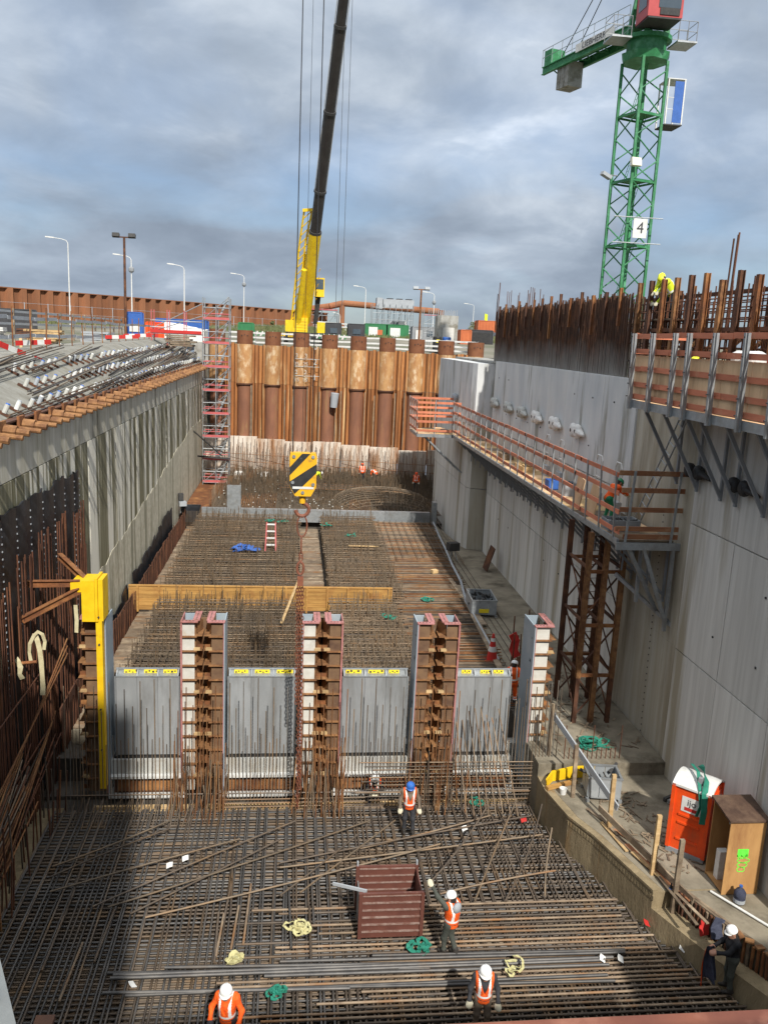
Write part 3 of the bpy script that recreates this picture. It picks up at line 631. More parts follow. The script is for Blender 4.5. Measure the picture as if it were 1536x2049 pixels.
# ================================================================== SLUICE GATES
def column(x_gate, side, z0, z1, label, face, flange, y=25.8, wide=.52, depth=1.05, marks=False):
    """guide column; x_gate = face towards its gate, side = +1 if the column body lies to the right of it"""
    t = thing('guide_column', label, 'steel column', (x_gate+side*wide/2, y+.5, z0), 'steel guide columns between the gates')
    X = lambda d: x_gate+side*d
    def bx(m, d0, d1, ya, yb, za, zb): a, b = sorted((X(d0), X(d1))); return m.box(a, b, ya, yb, za, zb)
    bx(MB(), 0, .035, y, y+depth, z0, z1).build('gate_flange', flange, t)
    bx(MB(), .035, .06, y-.012, y+.05, z0, z1-.005).build('front_edge', 'primer_pink', t)
    z = z0; n = max(1, round((z1-z0)/.485)); dz = (z1-z0)/n
    for i in range(n):
        zb = z0+i*dz
        bx(MB(), .036, wide-.08, y+.10, y+.13, zb+.015, zb+dz-.015).build('web_panel', face, t)
        if i: bx(MB(), .036, wide+.0, y-.008, y+.30, zb-.014, zb+.014).build('stiffener', 'rust_orange', t); bx(MB(), wide+.001, wide+.17, y+.12, y+.8, zb-.014, zb+.014).build('stiffener', 'rust_orange', t)
        # gusset on the inner side
        m = MB(); a = [(X(wide-.09), y+.22, zb+.03), (X(wide-.09), y+.22, zb+dz-.03), (X(wide+.10), y+.75, zb+.03), (X(wide+.10), y+.75, zb+dz*.75)]
        th = Vector((side*.03, 0, 0)); vs = [Vector(p) for p in a]+[Vector(p)+th for p in a]
        m.add(vs, [(0, 1, 3, 2), (4, 6, 7, 5), (0, 4, 5, 1), (1, 5, 7, 3), (3, 7, 6, 2), (2, 6, 4, 0)]); m.build('gusset', 'rust_orange', t)
        if i % 2 == 0: bx(MB(), wide-.02, wide+.16, y+.30, y+.37, zb+.0, zb+.12).build('bracket', 'rust', t)
        if i % 3 == 1: bx(MB(), wide-.1, wide+.10, y+.05, y+.16, zb+.019, zb+.10).build('wood_packer', 'timber', t)
    bx(MB(), wide-.08, wide+.19, y+.82, y+.85, z0, z1-.1).build('back_web', 'column_brown', t)
    for j in range(int((z1-z0)/.9)):
        bx(MB(), wide-.06, wide+.02, y+.86, y+depth, z0+.2+j*.9, z0+.55+j*.9).build('back_plate', 'rust', t)
    # pink drilled head plate, L shaped, and the pale box inside it
    bx(MB(), -.0, wide+.04, y-.03, y+.16, z1, z1+.035).build('head_plate', 'primer_pink', t)
    hp = bx(MB(), wide-.14, wide+.08, y+.16, y+depth, z1, z1+.035).build('head_plate', 'primer_pink', t)
    for j in range(6):
        cy = y+.24+j*.14; cxx = X(wide-.03); MB().tube((cxx, cy, z1+.034), (cxx, cy, z1+.042), .025, 8).build('bolt_hole', 'dark', hp)
    for j in range(4):
        cxx = X(.08+j*.11); MB().tube((cxx, y+.06, z1+.034), (cxx, y+.06, z1+.042), .025, 8).build('bolt_hole', 'dark', hp)
    bx(MB(), .04, wide-.15, y+depth-.06, y+depth-.02, z1-.5, z1-.03).build('head_box', 'column_blue', t)
    if marks:
        rot = Euler((R(90), 0, R(-90) if side > 0 else R(90)))
        for j in range(int((z1-z0)/.8)):
            text(str(27-3*j) if j % 2 else '=', .17, 'dark', (x_gate-side*.004, y+.3, z1-.5-j*.8), rot, t, 'height_mark')
    return t
Z0, Z1 = -.15, 5.82
column(-5.80, -1, Z0, 5.9, 'dark brown steel column with a yellow head beside the left wall', 'column_brown', 'column_blue', wide=.75)
column(-3.48, 1, Z0, Z1, 'white panelled column right of the leftmost gate', 'column_white', 'primer_pink')
column(-2.06, -1, Z0, Z1, 'brown panelled column with pale outer edge left of the second gate', 'column_brown', 'column_blue')
column(.42, 1, Z0, Z1, 'white panelled column behind the red chain, right of the second gate', 'column_white', 'column_blue')
column(1.77, -1, Z0, Z1, 'brown panelled column left of the third gate', 'column_brown', 'primer_pink')
column(4.22, 1, Z0, Z1, 'brown panelled column with blue grey side right of the third gate', 'column_brown', 'column_blue', marks=True)
c6 = column(5.67, -1, Z0, Z1, 'brown panelled column lettered DU 014, left of the rightmost gate', 'column_brown', 'primer_pink')
column(8.22, 1, Z0, 5.75, 'wide blue grey column with painted height marks right of the rightmost gate', 'column_white', 'column_blue', wide=.62, depth=1.35, marks=True)
text('DU 014', .30, 'white', (5.32, 25.98, 1.75), Euler((R(90), R(-90), 0)), c6)
# yellow guide post and its head on the left column
yp = thing('guide_post', 'bright yellow steel post with a stepped head on the left column', 'steel post', (-6.0, 25.6, .2))
MB().box(-6.02, -5.83, 25.45, 25.72, .2, 6.0).build('post', 'yellow', yp)
for a, b, z1 in [(-6.42, -6.02, 7.28), (-6.02, -5.93, 7.36), (-5.93, -5.78, 7.30)]:
    MB().box(a+.004, b-.004, 25.4 if b < -5.9 else 25.46, 26.2, 5.96, z1).build('head_plate', 'yellow', yp)
for z in (6.1, 5.2, 3.0, 1.6): MB().tube((-5.925, 25.44, z), (-5.925, 25.40, z), .03, 6).build('bolt', 'dark', yp)
MB().box(-6.75, -6.40, 25.45, 26.3, 6.9, 7.2).build('head_arm', 'yellow', yp)
for i, (p, q) in enumerate([((-6.5, 25.6, 7.15), (-8.1, 25.3, 7.2)), ((-6.5, 25.5, 6.95), (-7.9, 24.4, 6.35)), ((-6.4, 26.0, 7.1), (-7.6, 27.5, 7.5))]):
    m = MB(); m.ibeam(p, q, .16, .2, .025); m.build('rusty_joist', 'rust', label=['pale rusty I-beam running from the yellow head to the left wall', 'rusty I-beam sloping down from the yellow head to the left', 'short rusty strut behind the yellow head'][i], category='steel beam')
# slings on the lower arm
def sling(name, label, pts, wd, mat, cat='sling', seed=0, thick=.02):
    random.seed(seed); m = MB(); pr = []
    for i, p in enumerate(pts):
        p = Vector(p); d = Vector(pts[min(i+1, len(pts)-1)])-Vector(pts[max(i-1, 0)])
        s = d.cross(Vector((rnd(-.25, .25), -1, rnd(-.1, .2)))).normalized()*wd/2
        pr.append((p-s, p+s))
    m.sheet(pr, (0, thick, 0)); return m.build(name, mat, label=label, category=cat)
sling('lifting_sling', 'long cream lifting sling hanging straight down from the rusty arm', [(-7.5, 24.25, 6.0), (-7.42, 24.2, 5.8), (-7.36, 24.2, 5.5), (-7.33, 24.2, 5.1), (-7.32, 24.2, 4.7), (-7.31, 24.2, 4.3), (-7.33, 24.2, 4.05)], .14, 'strap_pale', seed=1)
sling('lifting_sling', 'twisted cream lifting sling looped over the rusty arm', [(-7.62, 24.2, 5.1), (-7.66, 24.2, 5.4), (-7.62, 24.15, 5.7), (-7.5, 24.15, 5.95), (-7.38, 24.15, 6.08), (-7.25, 24.15, 6.0), (-7.2, 24.2, 5.75), (-7.24, 24.2, 5.5)], .10, 'strap_pale', seed=2)
sling('lifting_sling', 'cream lifting sling knotted on the short stub bar at far left', [(-7.98, 24.0, 5.3), (-7.9, 23.93, 5.22), (-7.84, 23.92, 5.05), (-7.88, 23.92, 4.85), (-7.80, 23.93, 4.68)], .15, 'strap_pale', seed=3)
sling('lifting_sling', 'pale sling hanging beside the yellow head', [(-6.6, 25.4, 6.5), (-6.58, 25.4, 6.0), (-6.6, 25.4, 5.6)], .12, 'strap_pale', seed=4)
bar('stub_bar', (-8.2, 24.05, 5.1), (-7.4, 24.0, 5.2), .05, 'rust', label='short rusty stub bar holding the knotted sling at far left', category='rebar')

GL = [(-5.66, -3.56, 'leftmost grey steel gate, beside the yellow post'), (-2.0, .28, 'second grey steel gate from the left, beside the red chain'), (1.82, 4.08, 'third grey steel gate from the left, behind the sitting worker'), (5.72, 7.68, 'rightmost grey steel gate, beside the blue grey column')]
for gi, (a, b, lab) in enumerate(GL):
    t = thing('sluice_gate', lab, 'gate', ((a+b)/2, 26.5, .9), 'four steel sluice gates')
    yf = 26.25
    MB().box(a+.03, b-.03, yf+.05, yf+.6, .95, 3.72).build('gate_core', 'gate_grey', t)
    n = 3; st = (b-a-.1)/n
    for i in range(n): MB().box(a+.05+i*st+.004, a+.05+(i+1)*st-.004, yf, yf+.05, .98, 3.76).build('skin_plate', 'gate_grey', t)
    MB().box(a, a+.05, yf-.03, yf+.6, .95, 3.8).build('edge_plate', 'galv', t); MB().box(b-.05, b, yf-.03, yf+.6, .95, 3.8).build('edge_plate', 'galv', t)
    tb = MB(); tb.box(a, b, yf-.02, yf+.6, 3.765, 3.80); tb.box(a+.02, b-.02, yf+.26, yf+.30, 3.8, 3.93); tb.box(a, b, yf+.24, yf+.34, 3.93, 3.955)
    top = tb.build('top_frame', 'galv', t)
    for i in range(4):
        xx = a+.06+i*(b-a-.12)/3; m = MB(); v = [Vector((xx-.02, yf+.02, 3.8)), Vector((xx-.02, yf+.26, 3.8)), Vector((xx-.02, yf+.26, 3.93)), Vector((xx-.02, yf+.18, 3.93))]
        v += [p+Vector((.04, 0, 0)) for p in v]; m.add(v, [(0, 1, 2, 3), (7, 6, 5, 4), (0, 4, 5, 1), (1, 5, 6, 2), (2, 6, 7, 3), (3, 7, 4, 0)]); m.build('web', 'galv', top)
        if i < 3:
            w3 = (b-a-.12)/3; s0 = xx+.06+rnd(0, .16); s1 = s0+w3*rnd(.5, .85)
            lb_ = MB().box(s0, min(s1, xx+w3-.06), yf+.235, yf+.258, 3.803, 3.925).build('label_plate', 'sticker', top)
            for kk in range(4):
                xs0 = s0+.03+kk*(s1-s0-.06)/4; m = MB(); zz = 3.82+.03*(kk % 2)
                m.box(xs0, xs0+(s1-s0)*rnd(.08, .16), yf+.228, yf+.233, zz, zz+rnd(.03, .07)); m.build('print', 'dark', top)
    MB().box(a-.08, b+.08, yf+.02, yf+.5, .84, .945).build('rubber_seal', 'black', t)
    s = thing('gate_sill', ['white sill box with scalloped rusty infill under the leftmost gate', 'white sill box with scalloped rusty infill under the second gate', 'white sill box behind the sitting worker under the third gate', 'white sill box behind dense bars under the rightmost gate'][gi], 'sill', ((a+b)/2, 26, -.45), 'sill boxes under the gates')
    MB().box(a-.14, b+.14, yf-.1, yf+.5, .34, .835).build('sill_beam', 'sill_white', s)
    fr = MB(); fr.box(a-.2, b+.2, yf-.35, yf-.30, -.42, -.30); fr.box(a-.2, b+.2, yf-.32, yf+.4, -.46, -.42); fr.box(a-.2, b+.2, yf-.30, yf-.1, .25, .335); fr.box(a-.2, a-.12, yf-.3, yf-.12, -.3, .25); fr.box(b+.12, b+.2, yf-.3, yf-.12, -.3, .25)
    fr.build('frame', 'white', s)
    MB().box(a-.1, b+.1, yf-.02, yf+.3, -.4, .3).build('back_plate', 'rust_dark', s)
    nn = 8; sw = (b-a-.1)/nn
    for i in range(nn):
        cx_ = a+.05+sw*(i+.5); m = MB(); seg = 8; v = []
        for q in range(seg+1):
            th = math.pi*q/seg; v.append((cx_+sw*.47*math.cos(th), yf-.10, -.05+.28*math.sin(th)))
        v += [(cx_-sw*.47, yf-.10, -.3), (cx_+sw*.47, yf-.10, -.3)]; k = len(v)
        v += [(p[0], p[1]+.06, p[2]) for p in v]; m.add(v, [tuple(range(k-1, -1, -1)), tuple(range(k, 2*k))]+[(i2, (i2+1) % k, k+(i2+1) % k, k+i2) for i2 in range(k)]); m.build('scallop', 'rust', s)
    # wooden bearers below
    p = thing('timber_bearer', ['pale timber bearers below the leftmost gate', 'pale timber bearers below the second gate', 'pale timber bearers at the feet of the sitting worker', 'pale timber bearers below the rightmost gate'][gi], 'timber', ((a+b)/2, 25.3, -.75), 'timber bearers under the gates')
    x0, x1 = a-.75, b+.75
    for j in range(2): MB().box(x0+rnd(0, .2), x1-rnd(0, .2), 25.02+.35*j, 25.14+.35*j, -.545, -.42).build('plank', 'timber', p)
    MB().box(x0, x1, 24.98, 25.1, -.83, -.73).build('plank', 'timber', p)
    for j in range(6): xx = x0+.2+j*(x1-x0-.5)/5; MB().box(xx, xx+.12, 25.0, 25.3, -.73, -.545).build('block', 'timber', p)
wb = MB().box(-8.1, 9.0, 26.2, 27.3, -1.2, -.5); wb.build('gate_foundation', 'pit_base', kind='structure')
# concrete cross wall behind the gates
MB().box(-5.9, 9.0, 27.0, 27.4, -.6, .9).build('cross_wall', 'concrete', kind='structure')

# ================================================================== MIDDLE REINFORCEMENT (between gates and white beam)
random.seed(61)
def cage(x0, x1, y0, y1, label, ztop=2.0, sx=.24, sy=.28, tilt=0):
    t = thing('rebar_cage', label, 'rebar cage', ((x0+x1)/2, (y0+y1)/2, .35), 'rebar cages of the middle bay')
    y = y0
    while y < y1:
        bar('bar', (x0-.15+rnd(-.1, .1), y, ztop+rnd(-.03, .03)), (x1+.15+rnd(-.1, .1), y+rnd(-.06, .06), ztop+rnd(-.03, .03)), .024, random.choice(['rebar_mid', 'rebar', 'rebar_tan', 'rebar_mid']), t, 5); y += .46+rnd(-.06, .1)
    m = MB()
    for z, k in ((ztop-.05, 1), (ztop-.55, 1), (ztop-1.05, 1), (ztop-1.4, 1)):
        x = x0
        while x < x1: m.tube((x, y0, z-.03), (x+rnd(-.05, .05), y1, z-.03), .019, 4, cap=False); x += sx*rnd(.8, 1.2)
        y = y0
        while y < y1: m.tube((x0, y, z-(.2 if z == ztop-.05 else 0)), (x1, y+rnd(-.05, .05), z-(.2 if z == ztop-.05 else 0)), .019, 4, cap=False); y += sy*rnd(.8, 1.2)
    y = y0
    while y < y1:
        x = x0
        while x < x1: m.tube((x, y, ztop-1.5), (x+rnd(-.04, .04), y+rnd(-.04, .04), ztop+rnd(-.05, .6 if rnd(0, 1) < .3 else .1)), .015, 4, cap=False); x += .45
        y += .48
    for i in range(int((x1-x0)*(y1-y0)*7)):
        x, y = rnd(x0, x1), rnd(y0, y1); m.tube((x, y, ztop-.4), (x+rnd(-.07, .07), y+rnd(-.07, .07), ztop+rnd(.15, .75)), .013, 4, cap=False)
    m.build('lattice', 'rebar_mid', t, kind='stuff')
    return t
cage(-6.35, .35, 28.2, 40.4, 'left rebar cage just behind the gates, in front of the yellow timber beam')
cage(-6.6, .45, 41.4, 60.3, 'left rebar cage beyond the yellow timber beam, under the blue sheet')
cage(2.05, 5.4, 28.2, 40.4, 'narrow middle rebar cage just behind the third gate')
cage(2.15, 6.0, 41.4, 60.3, 'narrow middle rebar cage beyond the yellow timber beam')
fl = thing('rebar_mat', 'flat layer of brown cross bars on the right of the middle bay', 'rebar mat', (8, 45, 1.3))
y = 28.4
while y < 60.2:
    bar('bar', (5.3+.02*(y-28)+rnd(-.2, .2), y, 1.62), (8.9+.045*(y-28)+rnd(-.15, .25), y+rnd(-.05, .05), 1.62), .026, random.choice(['rebar', 'rebar_tan', 'rebar_tan', 'rebar_rust']), fl, 5); y += .17
m = MB()
for x in np.arange(5.6, 10.6, .3): m.tube((x, 28.4, 1.55), (x+.4, 60.2, 1.55), .02, 4, cap=False)
for x in np.arange(5.6, 10.6, .45): m.tube((x, 48+rnd(0, 3), 1.78), (x+.3, 60.2, 1.78), .02, 4, cap=False)
m.build('lower_bars', 'rebar', fl, kind='stuff')
for x0, x1, lab in [(-7.6, -6.5, 'pale boarded channel between the left cages and the brown steel edge'), (.55, 1.95, 'pale boarded channel between the left and middle cages')]:
    s = thing('floor_channel', lab, 'channel', ((x0+x1)/2, 44, .9)); y = 28.3
    while y < 60: MB().box(x0+rnd(0, .05), x1-rnd(0, .05), y, y+.27, .92, .98+rnd(-.02, .03)).build('board', random.choice(['timber_old', 'timber_old', 'rebar_tan']), s); y += .285
    MB().box(x0, x1, 28.2, 60.3, .35, .9).build('channel_bed', 'slab', s)
be = thing('edge_plate', 'brown rusted steel plate edge along the left side of the middle cages', 'steel plate', (-7.75, 43, .35))
y = 27.6
while y < 60: MB().sheet([((-7.72, y, .4), (-7.78, y, 2.05+rnd(-.1, .1))), ((-7.72, min(y+2.3, 60.3), .4), (-7.78, min(y+2.3, 60.3), 2.05+rnd(-.1, .1)))], (-.05, 0, 0)).build('plate', 'rust_dark', be); y += 2.32
for i in range(80): y = 27.6+i*.4; bar('bar', (-7.6, y, .5), (-7.62+rnd(-.05, .05), y+rnd(-.05, .2), 2.1+rnd(0, .4)), .02, 'rebar_deep', be, 5)
MB().box(8.4, 9.2, 27.4, 60, .35, 1.5).build('middle_bed', 'pit_base', kind='structure')
# yellow timber stop end across the bay
tb = thing('timber_stop_end', 'long orange yellow timber stop end crossing the middle bay', 'timber beam', (-1.7, 41, 1))
for i in range(6):
    x = -8.0; z = 1.18+i*.205
    while x < 5.2:
        ln = rnd(3, 4.5); x1 = min(x+ln, 5.25); block('plank', x, x1-.01, 40.72, 40.80, z, z+.195, 'timber_orange', tb); x = x1
for i in range(13):
    x = -7.6+i*1.05; MB().box(x, x+.09, 40.62, 40.72, 1.1, 2.42+rnd(0, .05)).build('stud', 'timber_orange', tb)
MB().box(-8.0, 5.25, 40.68, 40.85, 2.412, 2.46).build('top_plank', 'timber_orange', tb)
# white cross beam and its uprights
wbm = thing('cross_beam', 'long pale grey beam crossing the bay before the far slab', 'beam', (1.3, 61, 1.3))
x = -6.6
while x < 10.3: x1 = min(x+3.4, 10.5); MB().box(x, x1-.02, 60.7, 61.1, 1.35, 2.28).build('beam_section', 'galv', wbm); x = x1
MB().box(-4.75, -3.75, 60.55, 60.68, 1.4, 4.05).build('upright_plate', 'galv', label='tall pale plate standing on the cross beam near its left end', category='steel plate')
MB().box(10.55, 10.85, 60.5, 61.2, 1.35, 3.1).build('end_post', 'galv', label='short grey post at the right end of the cross beam', category='post')
MB().box(-8.1, -6.65, 60.6, 60.8, 1.2, 2.5).build('stop_board', 'membrane', label='black stop board at the left end of the cross beam', category='board')
sbr = thing('starter_bars', 'short row of thin bars standing before the black stop board', 'rebar', (-7.3, 60.4, .9))
for i in range(16): bar('bar', (-7.9+i*.085, 60.4, .9), (-7.9+i*.085, 60.4, 2.1), .02, 'rebar', sbr)

# ================================================================== FAR SLAB
random.seed(71)
fm = thing('rebar_mat', 'brown rebar mat with pale bar caps on the far slab before the tubular piles', 'rebar mat', (3, 70, 1.3))
m = MB()
for y in np.arange(61.6, 77.5, .26): m.tube((-5.9, y, 1.9), (11.6, y+rnd(-.05, .05), 1.9), .022, 4, cap=False)
for x in np.arange(-5.9, 11.6, .26): m.tube((x, 61.5, 1.94), (x+1.1, 77.5, 1.94), .022, 4, cap=False)
for y in np.arange(61.6, 77.5, .5):
    for x in np.arange(-5.9, 11.6, .5): m.tube((x, y, 1.4), (x+rnd(-.05, .05), y, 2.05+rnd(0, .12)), .018, 4, cap=False)
m.build('grid', 'rebar_mid', fm, kind='stuff')
m = MB()
for i in range(4200):
    x, y = rnd(-5.6, 14.5), 62+15*math.sqrt(rnd(0, 1))
    if x > 11.2 and y < 66.5: continue
    m.tube((x, y, 1.5), (x+rnd(-.08, .08), y+rnd(-.05, .05), 2.3+rnd(0, .95)), .016, 4, cap=False)
m.build('upright_bars', 'rebar_mid', fm, kind='stuff')
m = MB()
for y in np.arange(62.0, 74, .9):
    for x in np.arange(-5.6, 5.5, .62):
        if rnd(0, 1) < .45: m.obox((x+rnd(-.2, .2), y+rnd(-.2, .2), 2.17), (.09, .09, .06))
ab = MB()
for y in np.arange(62.2, 70, .5):
    w_ = 4.0*(1-((y-66)/5)**2*.6); pts = [(7.2+w_*math.cos(a_), y, 1.9+1.15*math.sin(a_)*(1-((y-66)/5)**2*.8)) for a_ in np.linspace(math.pi, 0, 12)]
    for p_, q_ in zip(pts[:-1], pts[1:]): ab.tube(p_, q_, .022, 4, cap=False)
for k_ in range(1, 11):
    a_ = math.pi*k_/11; pts = [(7.2+4.0*(1-((y-66)/5)**2*.6)*math.cos(a_), y, 1.93+1.15*math.sin(a_)*(1-((y-66)/5)**2*.8)) for y in np.arange(62.2, 70, .8)]
    for p_, q_ in zip(pts[:-1], pts[1:]): ab.tube(p_, q_, .022, 4, cap=False)
ab.build('arched_bars', 'rebar_mid', fm, kind='stuff')
m.build('bar_caps', 'block_grey', fm, kind='stuff')
m = MB()
for x in np.arange(-3.9, -1.3, .16): 
    for y in (62.2, 63.0, 63.8, 64.8): m.tube((x, y, 1.9), (x+.1, y+.5, 2.6), .02, 4, cap=False)
for x in np.arange(4.4, 6.0, .14): m.tube((x, 62, 1.9), (x+.1, 63.5, 2.6), .02, 4, cap=False)
m.build('hoops', 'rebar_rust', fm, kind='stuff')
fc = thing('rebar_curtain', 'thin rusty bars standing in front of the pale strip below the tubular piles', 'rebar', (3, 78, 1.4))
i = 0; x = -6.4
while x < 14.6:
    bar('bar', (x, PY(x)-1.6, 1.4), (x+rnd(-.06, .06), PY(x)-1.45, rnd(3.9, 4.9) if i % 3 else rnd(4.9, 5.6)), .024, random.choice(['rebar_rust', 'rebar_rust', 'rebar_tan', 'rebar_deep']), fc, 5); x += .135; i += 1
for z in (2.4, 3.1, 3.8): bar('bar', (-6.4, PY(-6.4)-1.65, z), (14.6, PY(14.6)-1.65, z), .022, 'rebar_rust', fc, 5)
for k in range(70):      # curved row of starter bars at the left of the far slab
    t = k/69; x = -6.2+4.4*t**1.6; y = 62.5+13.5*t**.6; bar('bar', (x, y, 1.4), (x, y, 3.1+rnd(-.15, .15)), .022, random.choice(['rebar_tan', 'rebar_rust', 'rebar_tan']), fc, 5)
for i in range(10):
    y = 70.0+i*.3; bar('long_rebar', (-1.0+rnd(-.8, .8), y, 2.25), (8.4+rnd(-1.5, 1), y-.8, 2.25), .05, 'rebar' if i % 3 else 'rebar_rust', label='dark long bar lying across the far slab, %s counting from the viewer' % ORD[i], category='rebar', group='long bars on the far slab')
MB().box(-8.2, -6.35, 60.9, 79, .9, 1.75).build('far_ledge', 'rust', label='rusty brown ledge along the left edge of the far slab', category='ledge')
# ================================================================== RIGHT SIDE
random.seed(81)
# ---- working slab beside the near mat
rs = struct('working_slab', (11, 22, -.6))
kb = [(12.9, 12.0), (11.0, 15.5), (10.42, 16.6), (9.65, 18.4), (8.93, 20.9), (8.5, 21.9), (8.25, 23.3), (8.25, 24.3)]
def off(pts, d): return [(x+d, y) for x, y in pts]
MB().prism(off(kb, .0)[3:]+[(12.62, 24.3), (12.62, 18.4)], -.6, 1.1).build('slab_body', 'kerb', rs)
MB().prism(off(kb, .0)[:4]+[(10.2, 18.4), (10.95, 16.6), (11.5, 15.5), (12.62, 13.4), (12.9, 12.0)], -.6, .62).build('ledge', 'kerb', rs)
MB().prism([(10.32, 18.4), (11.05, 16.6), (11.62, 15.5), (12.62, 13.6), (12.62, 18.4)], -.6, 1.098).build('slab_body', 'slab', rs)
MB().prism([(9.95, 18.45), (9.2, 20.95), (8.8, 21.9), (8.55, 23.3), (8.55, 24.28), (12.6, 24.28), (12.6, 18.45)], 1.1, 1.108).build('slab_top', 'slab', rs)
MB().prism([(8.25, 24.31), (12.62, 24.31), (12.62, 34), (8.9, 34), (8.7, 28), (8.25, 26)], -.6, 1.55).build('slab_step', 'slab', rs)
MB().prism([(9.0, 34), (12.62, 34), (12.62, 52.3), (11.4, 54), (10.6, 61), (9.6, 50)], -.6, 1.5).build('slab_far', 'slab', rs)
# broken castellated lip on the kerb
lip = thing('kerb_lip', 'castellated pale concrete lip along the top of the brown kerb', 'kerb', (9, 21, 1.1))
cs = [(9.65, 18.4), (8.93, 20.9), (8.5, 21.9), (8.25, 23.3)]
for (xa, ya), (xb, yb) in zip(cs[:-1], cs[1:]):
    n = max(2, int(math.hypot(xb-xa, yb-ya)/.115))
    for i in range(n):
        t = i/n; x = xa+(xb-xa)*t; y = ya+(yb-ya)*t; MB().obox((x+.02, y, .93), (.07, .06, .13), math.atan2(yb-ya, xb-xa)).build('tooth', 'kerb', lip)
    MB().beam((xa+.06, ya, 1.13), (xb+.06, yb, 1.13), .16, .07).build('coping', 'kerb', lip)
# rusty slats behind the ledge
sp = thing('slat_fence', 'row of upright rusty slats behind the tan ledge at right', 'sheet edge', (11.2, 16.5, .6))
ln = [(10.2, 18.4), (10.95, 16.6), (11.5, 15.5), (12.5, 13.6)]
for (xa, ya), (xb, yb) in zip(ln[:-1], ln[1:]):
    n = int(math.hypot(xb-xa, yb-ya)/.115)
    for i in range(n):
        t = i/n; x = xa+(xb-xa)*t; y = ya+(yb-ya)*t
        MB().obox((x+rnd(-.02, .02), y, .62+.31), (.045, .07, .62+rnd(-.03, .05)), 0, rnd(-.04, .04), rnd(-.05, .05)).build('slat', random.choice(['rust_dark', 'rust_dark', 'rust', 'timber_old']), sp)
    for k in range(2): MB().beam((xa+.1+.08*k, ya, 1.22), (xb+.1+.08*k, yb, 1.22), .09, .06).build('rail', 'timber_old', sp)
for i in range(7):
    t = i/7; MB().obox((10.98+t*.9, 16.5-t*1.6, 1.30), (.14, .2, .05), rnd(0, 2)).build('clay_lump', 'rust_orange', sp)
# guard posts and boards along the kerb
for i, (x, y, z0, z1, lab) in enumerate([(9.55, 21.3, .5, 2.86, 'pale timber post on the kerb beside the grey metal crate'), (9.92, 19.1, .45, 2.88, 'pale timber post on the kerb in front of the orange toilet'), (10.14, 18.2, .4, 2.75, 'brown timber post on the kerb nearest the drinks bottle'), (9.0, 23.0, 1.1, 2.9, 'thin weathered timber leaning by the yellow formwork beam'), (8.75, 24.9, 1.5, 3.4, 'brown timber upright at the slab corner')]):
    MB().beam((x, y, z0), (x+rnd(-.03, .03), y+rnd(-.05, .05), z1), .12, .09, (0, 1, 0)).build('timber_post', 'timber' if i < 2 else 'timber_old', label=lab, category='timber post')
plank('guard_board', (8.8, 25.0, 3.0), (9.75, 21.3, 1.75), .05, .22, 'far_grey', label='long silver grey board sloping down past the metal crate', category='board')
plank('guard_board', (9.3, 21.6, 1.6), (10.45, 17.8, 1.25), .05, .20, 'timber_old', label='long brown board sloping along the slab before the toilet', category='board')
random.seed(83)
for i in range(11):
    t = i/11; x = 9.05+1.1*t+rnd(0, .35); y = 22.3-4.2*t; plank('scrap_plank', (x, y, 1.14+.015*i*.5), (x+rnd(.05, .5), y-rnd(.9, 1.9), 1.15+.015*i*.5), rnd(.08, .16), .03, random.choice(['timber_old', 'timber', 'timber_old', 'board_brown']), label='weathered scrap plank in the heap along the kerb, %s from the gates' % ORD[i], category='plank', group='scrap planks along the kerb')
random.seed(89)
db = MB()
for i in range(160):
    t = rnd(0, 1); x = 9.3+1.3*t+rnd(0, 1.6); y = 23.6-4.6*t; a = rnd(0, 3.14); l_ = rnd(.08, .4); db.beam((x, y, 1.125+rnd(0, .02)), (x+math.cos(a)*l_, y+math.sin(a)*l_, 1.125+rnd(0, .04)), rnd(.02, .06), .015)
for i in range(120): x, y = rnd(9.2, 12.3), rnd(25, 33); a = rnd(0, 3.14); l_ = rnd(.1, .6); db.beam((x, y, 1.565), (x+math.cos(a)*l_, y+math.sin(a)*l_, 1.57+rnd(0, .04)), rnd(.02, .08), .015)
db.build('wood_chips', 'timber_old', label='scattered wood chips and offcuts on the right slab', category='debris', kind='stuff')
# formwork beam
yb = thing('formwork_beam', 'curved orange yellow formwork beam at the corner of the right slab', 'formwork beam', (9.3, 24, 1.1))
MB().sheet([((8.35, 23.6, 1.12), (8.3, 23.55, 1.38)), ((8.65, 23.95, 1.12), (8.62, 23.95, 1.45)), ((9.4, 24.15, 1.12), (9.4, 24.15, 1.5)), ((10.2, 24.18, 1.12), (10.2, 24.18, 1.5))], (0, .09, 0)).build('panel', 'yellow', yb)
MB().beam((8.3, 23.45, 1.17), (9.4, 23.85, 1.17), .14, .1).build('foot', 'timber_orange', yb)
b = MB(); b.lathe([(.09, 0), (.12, .2), (.125, .2), (.11, .19), (.085, .02)], (8.75, 23.2, 1.11), 14); b.build('bucket', 'white', label='small white bucket on the slab corner by the yellow beam', category='bucket')
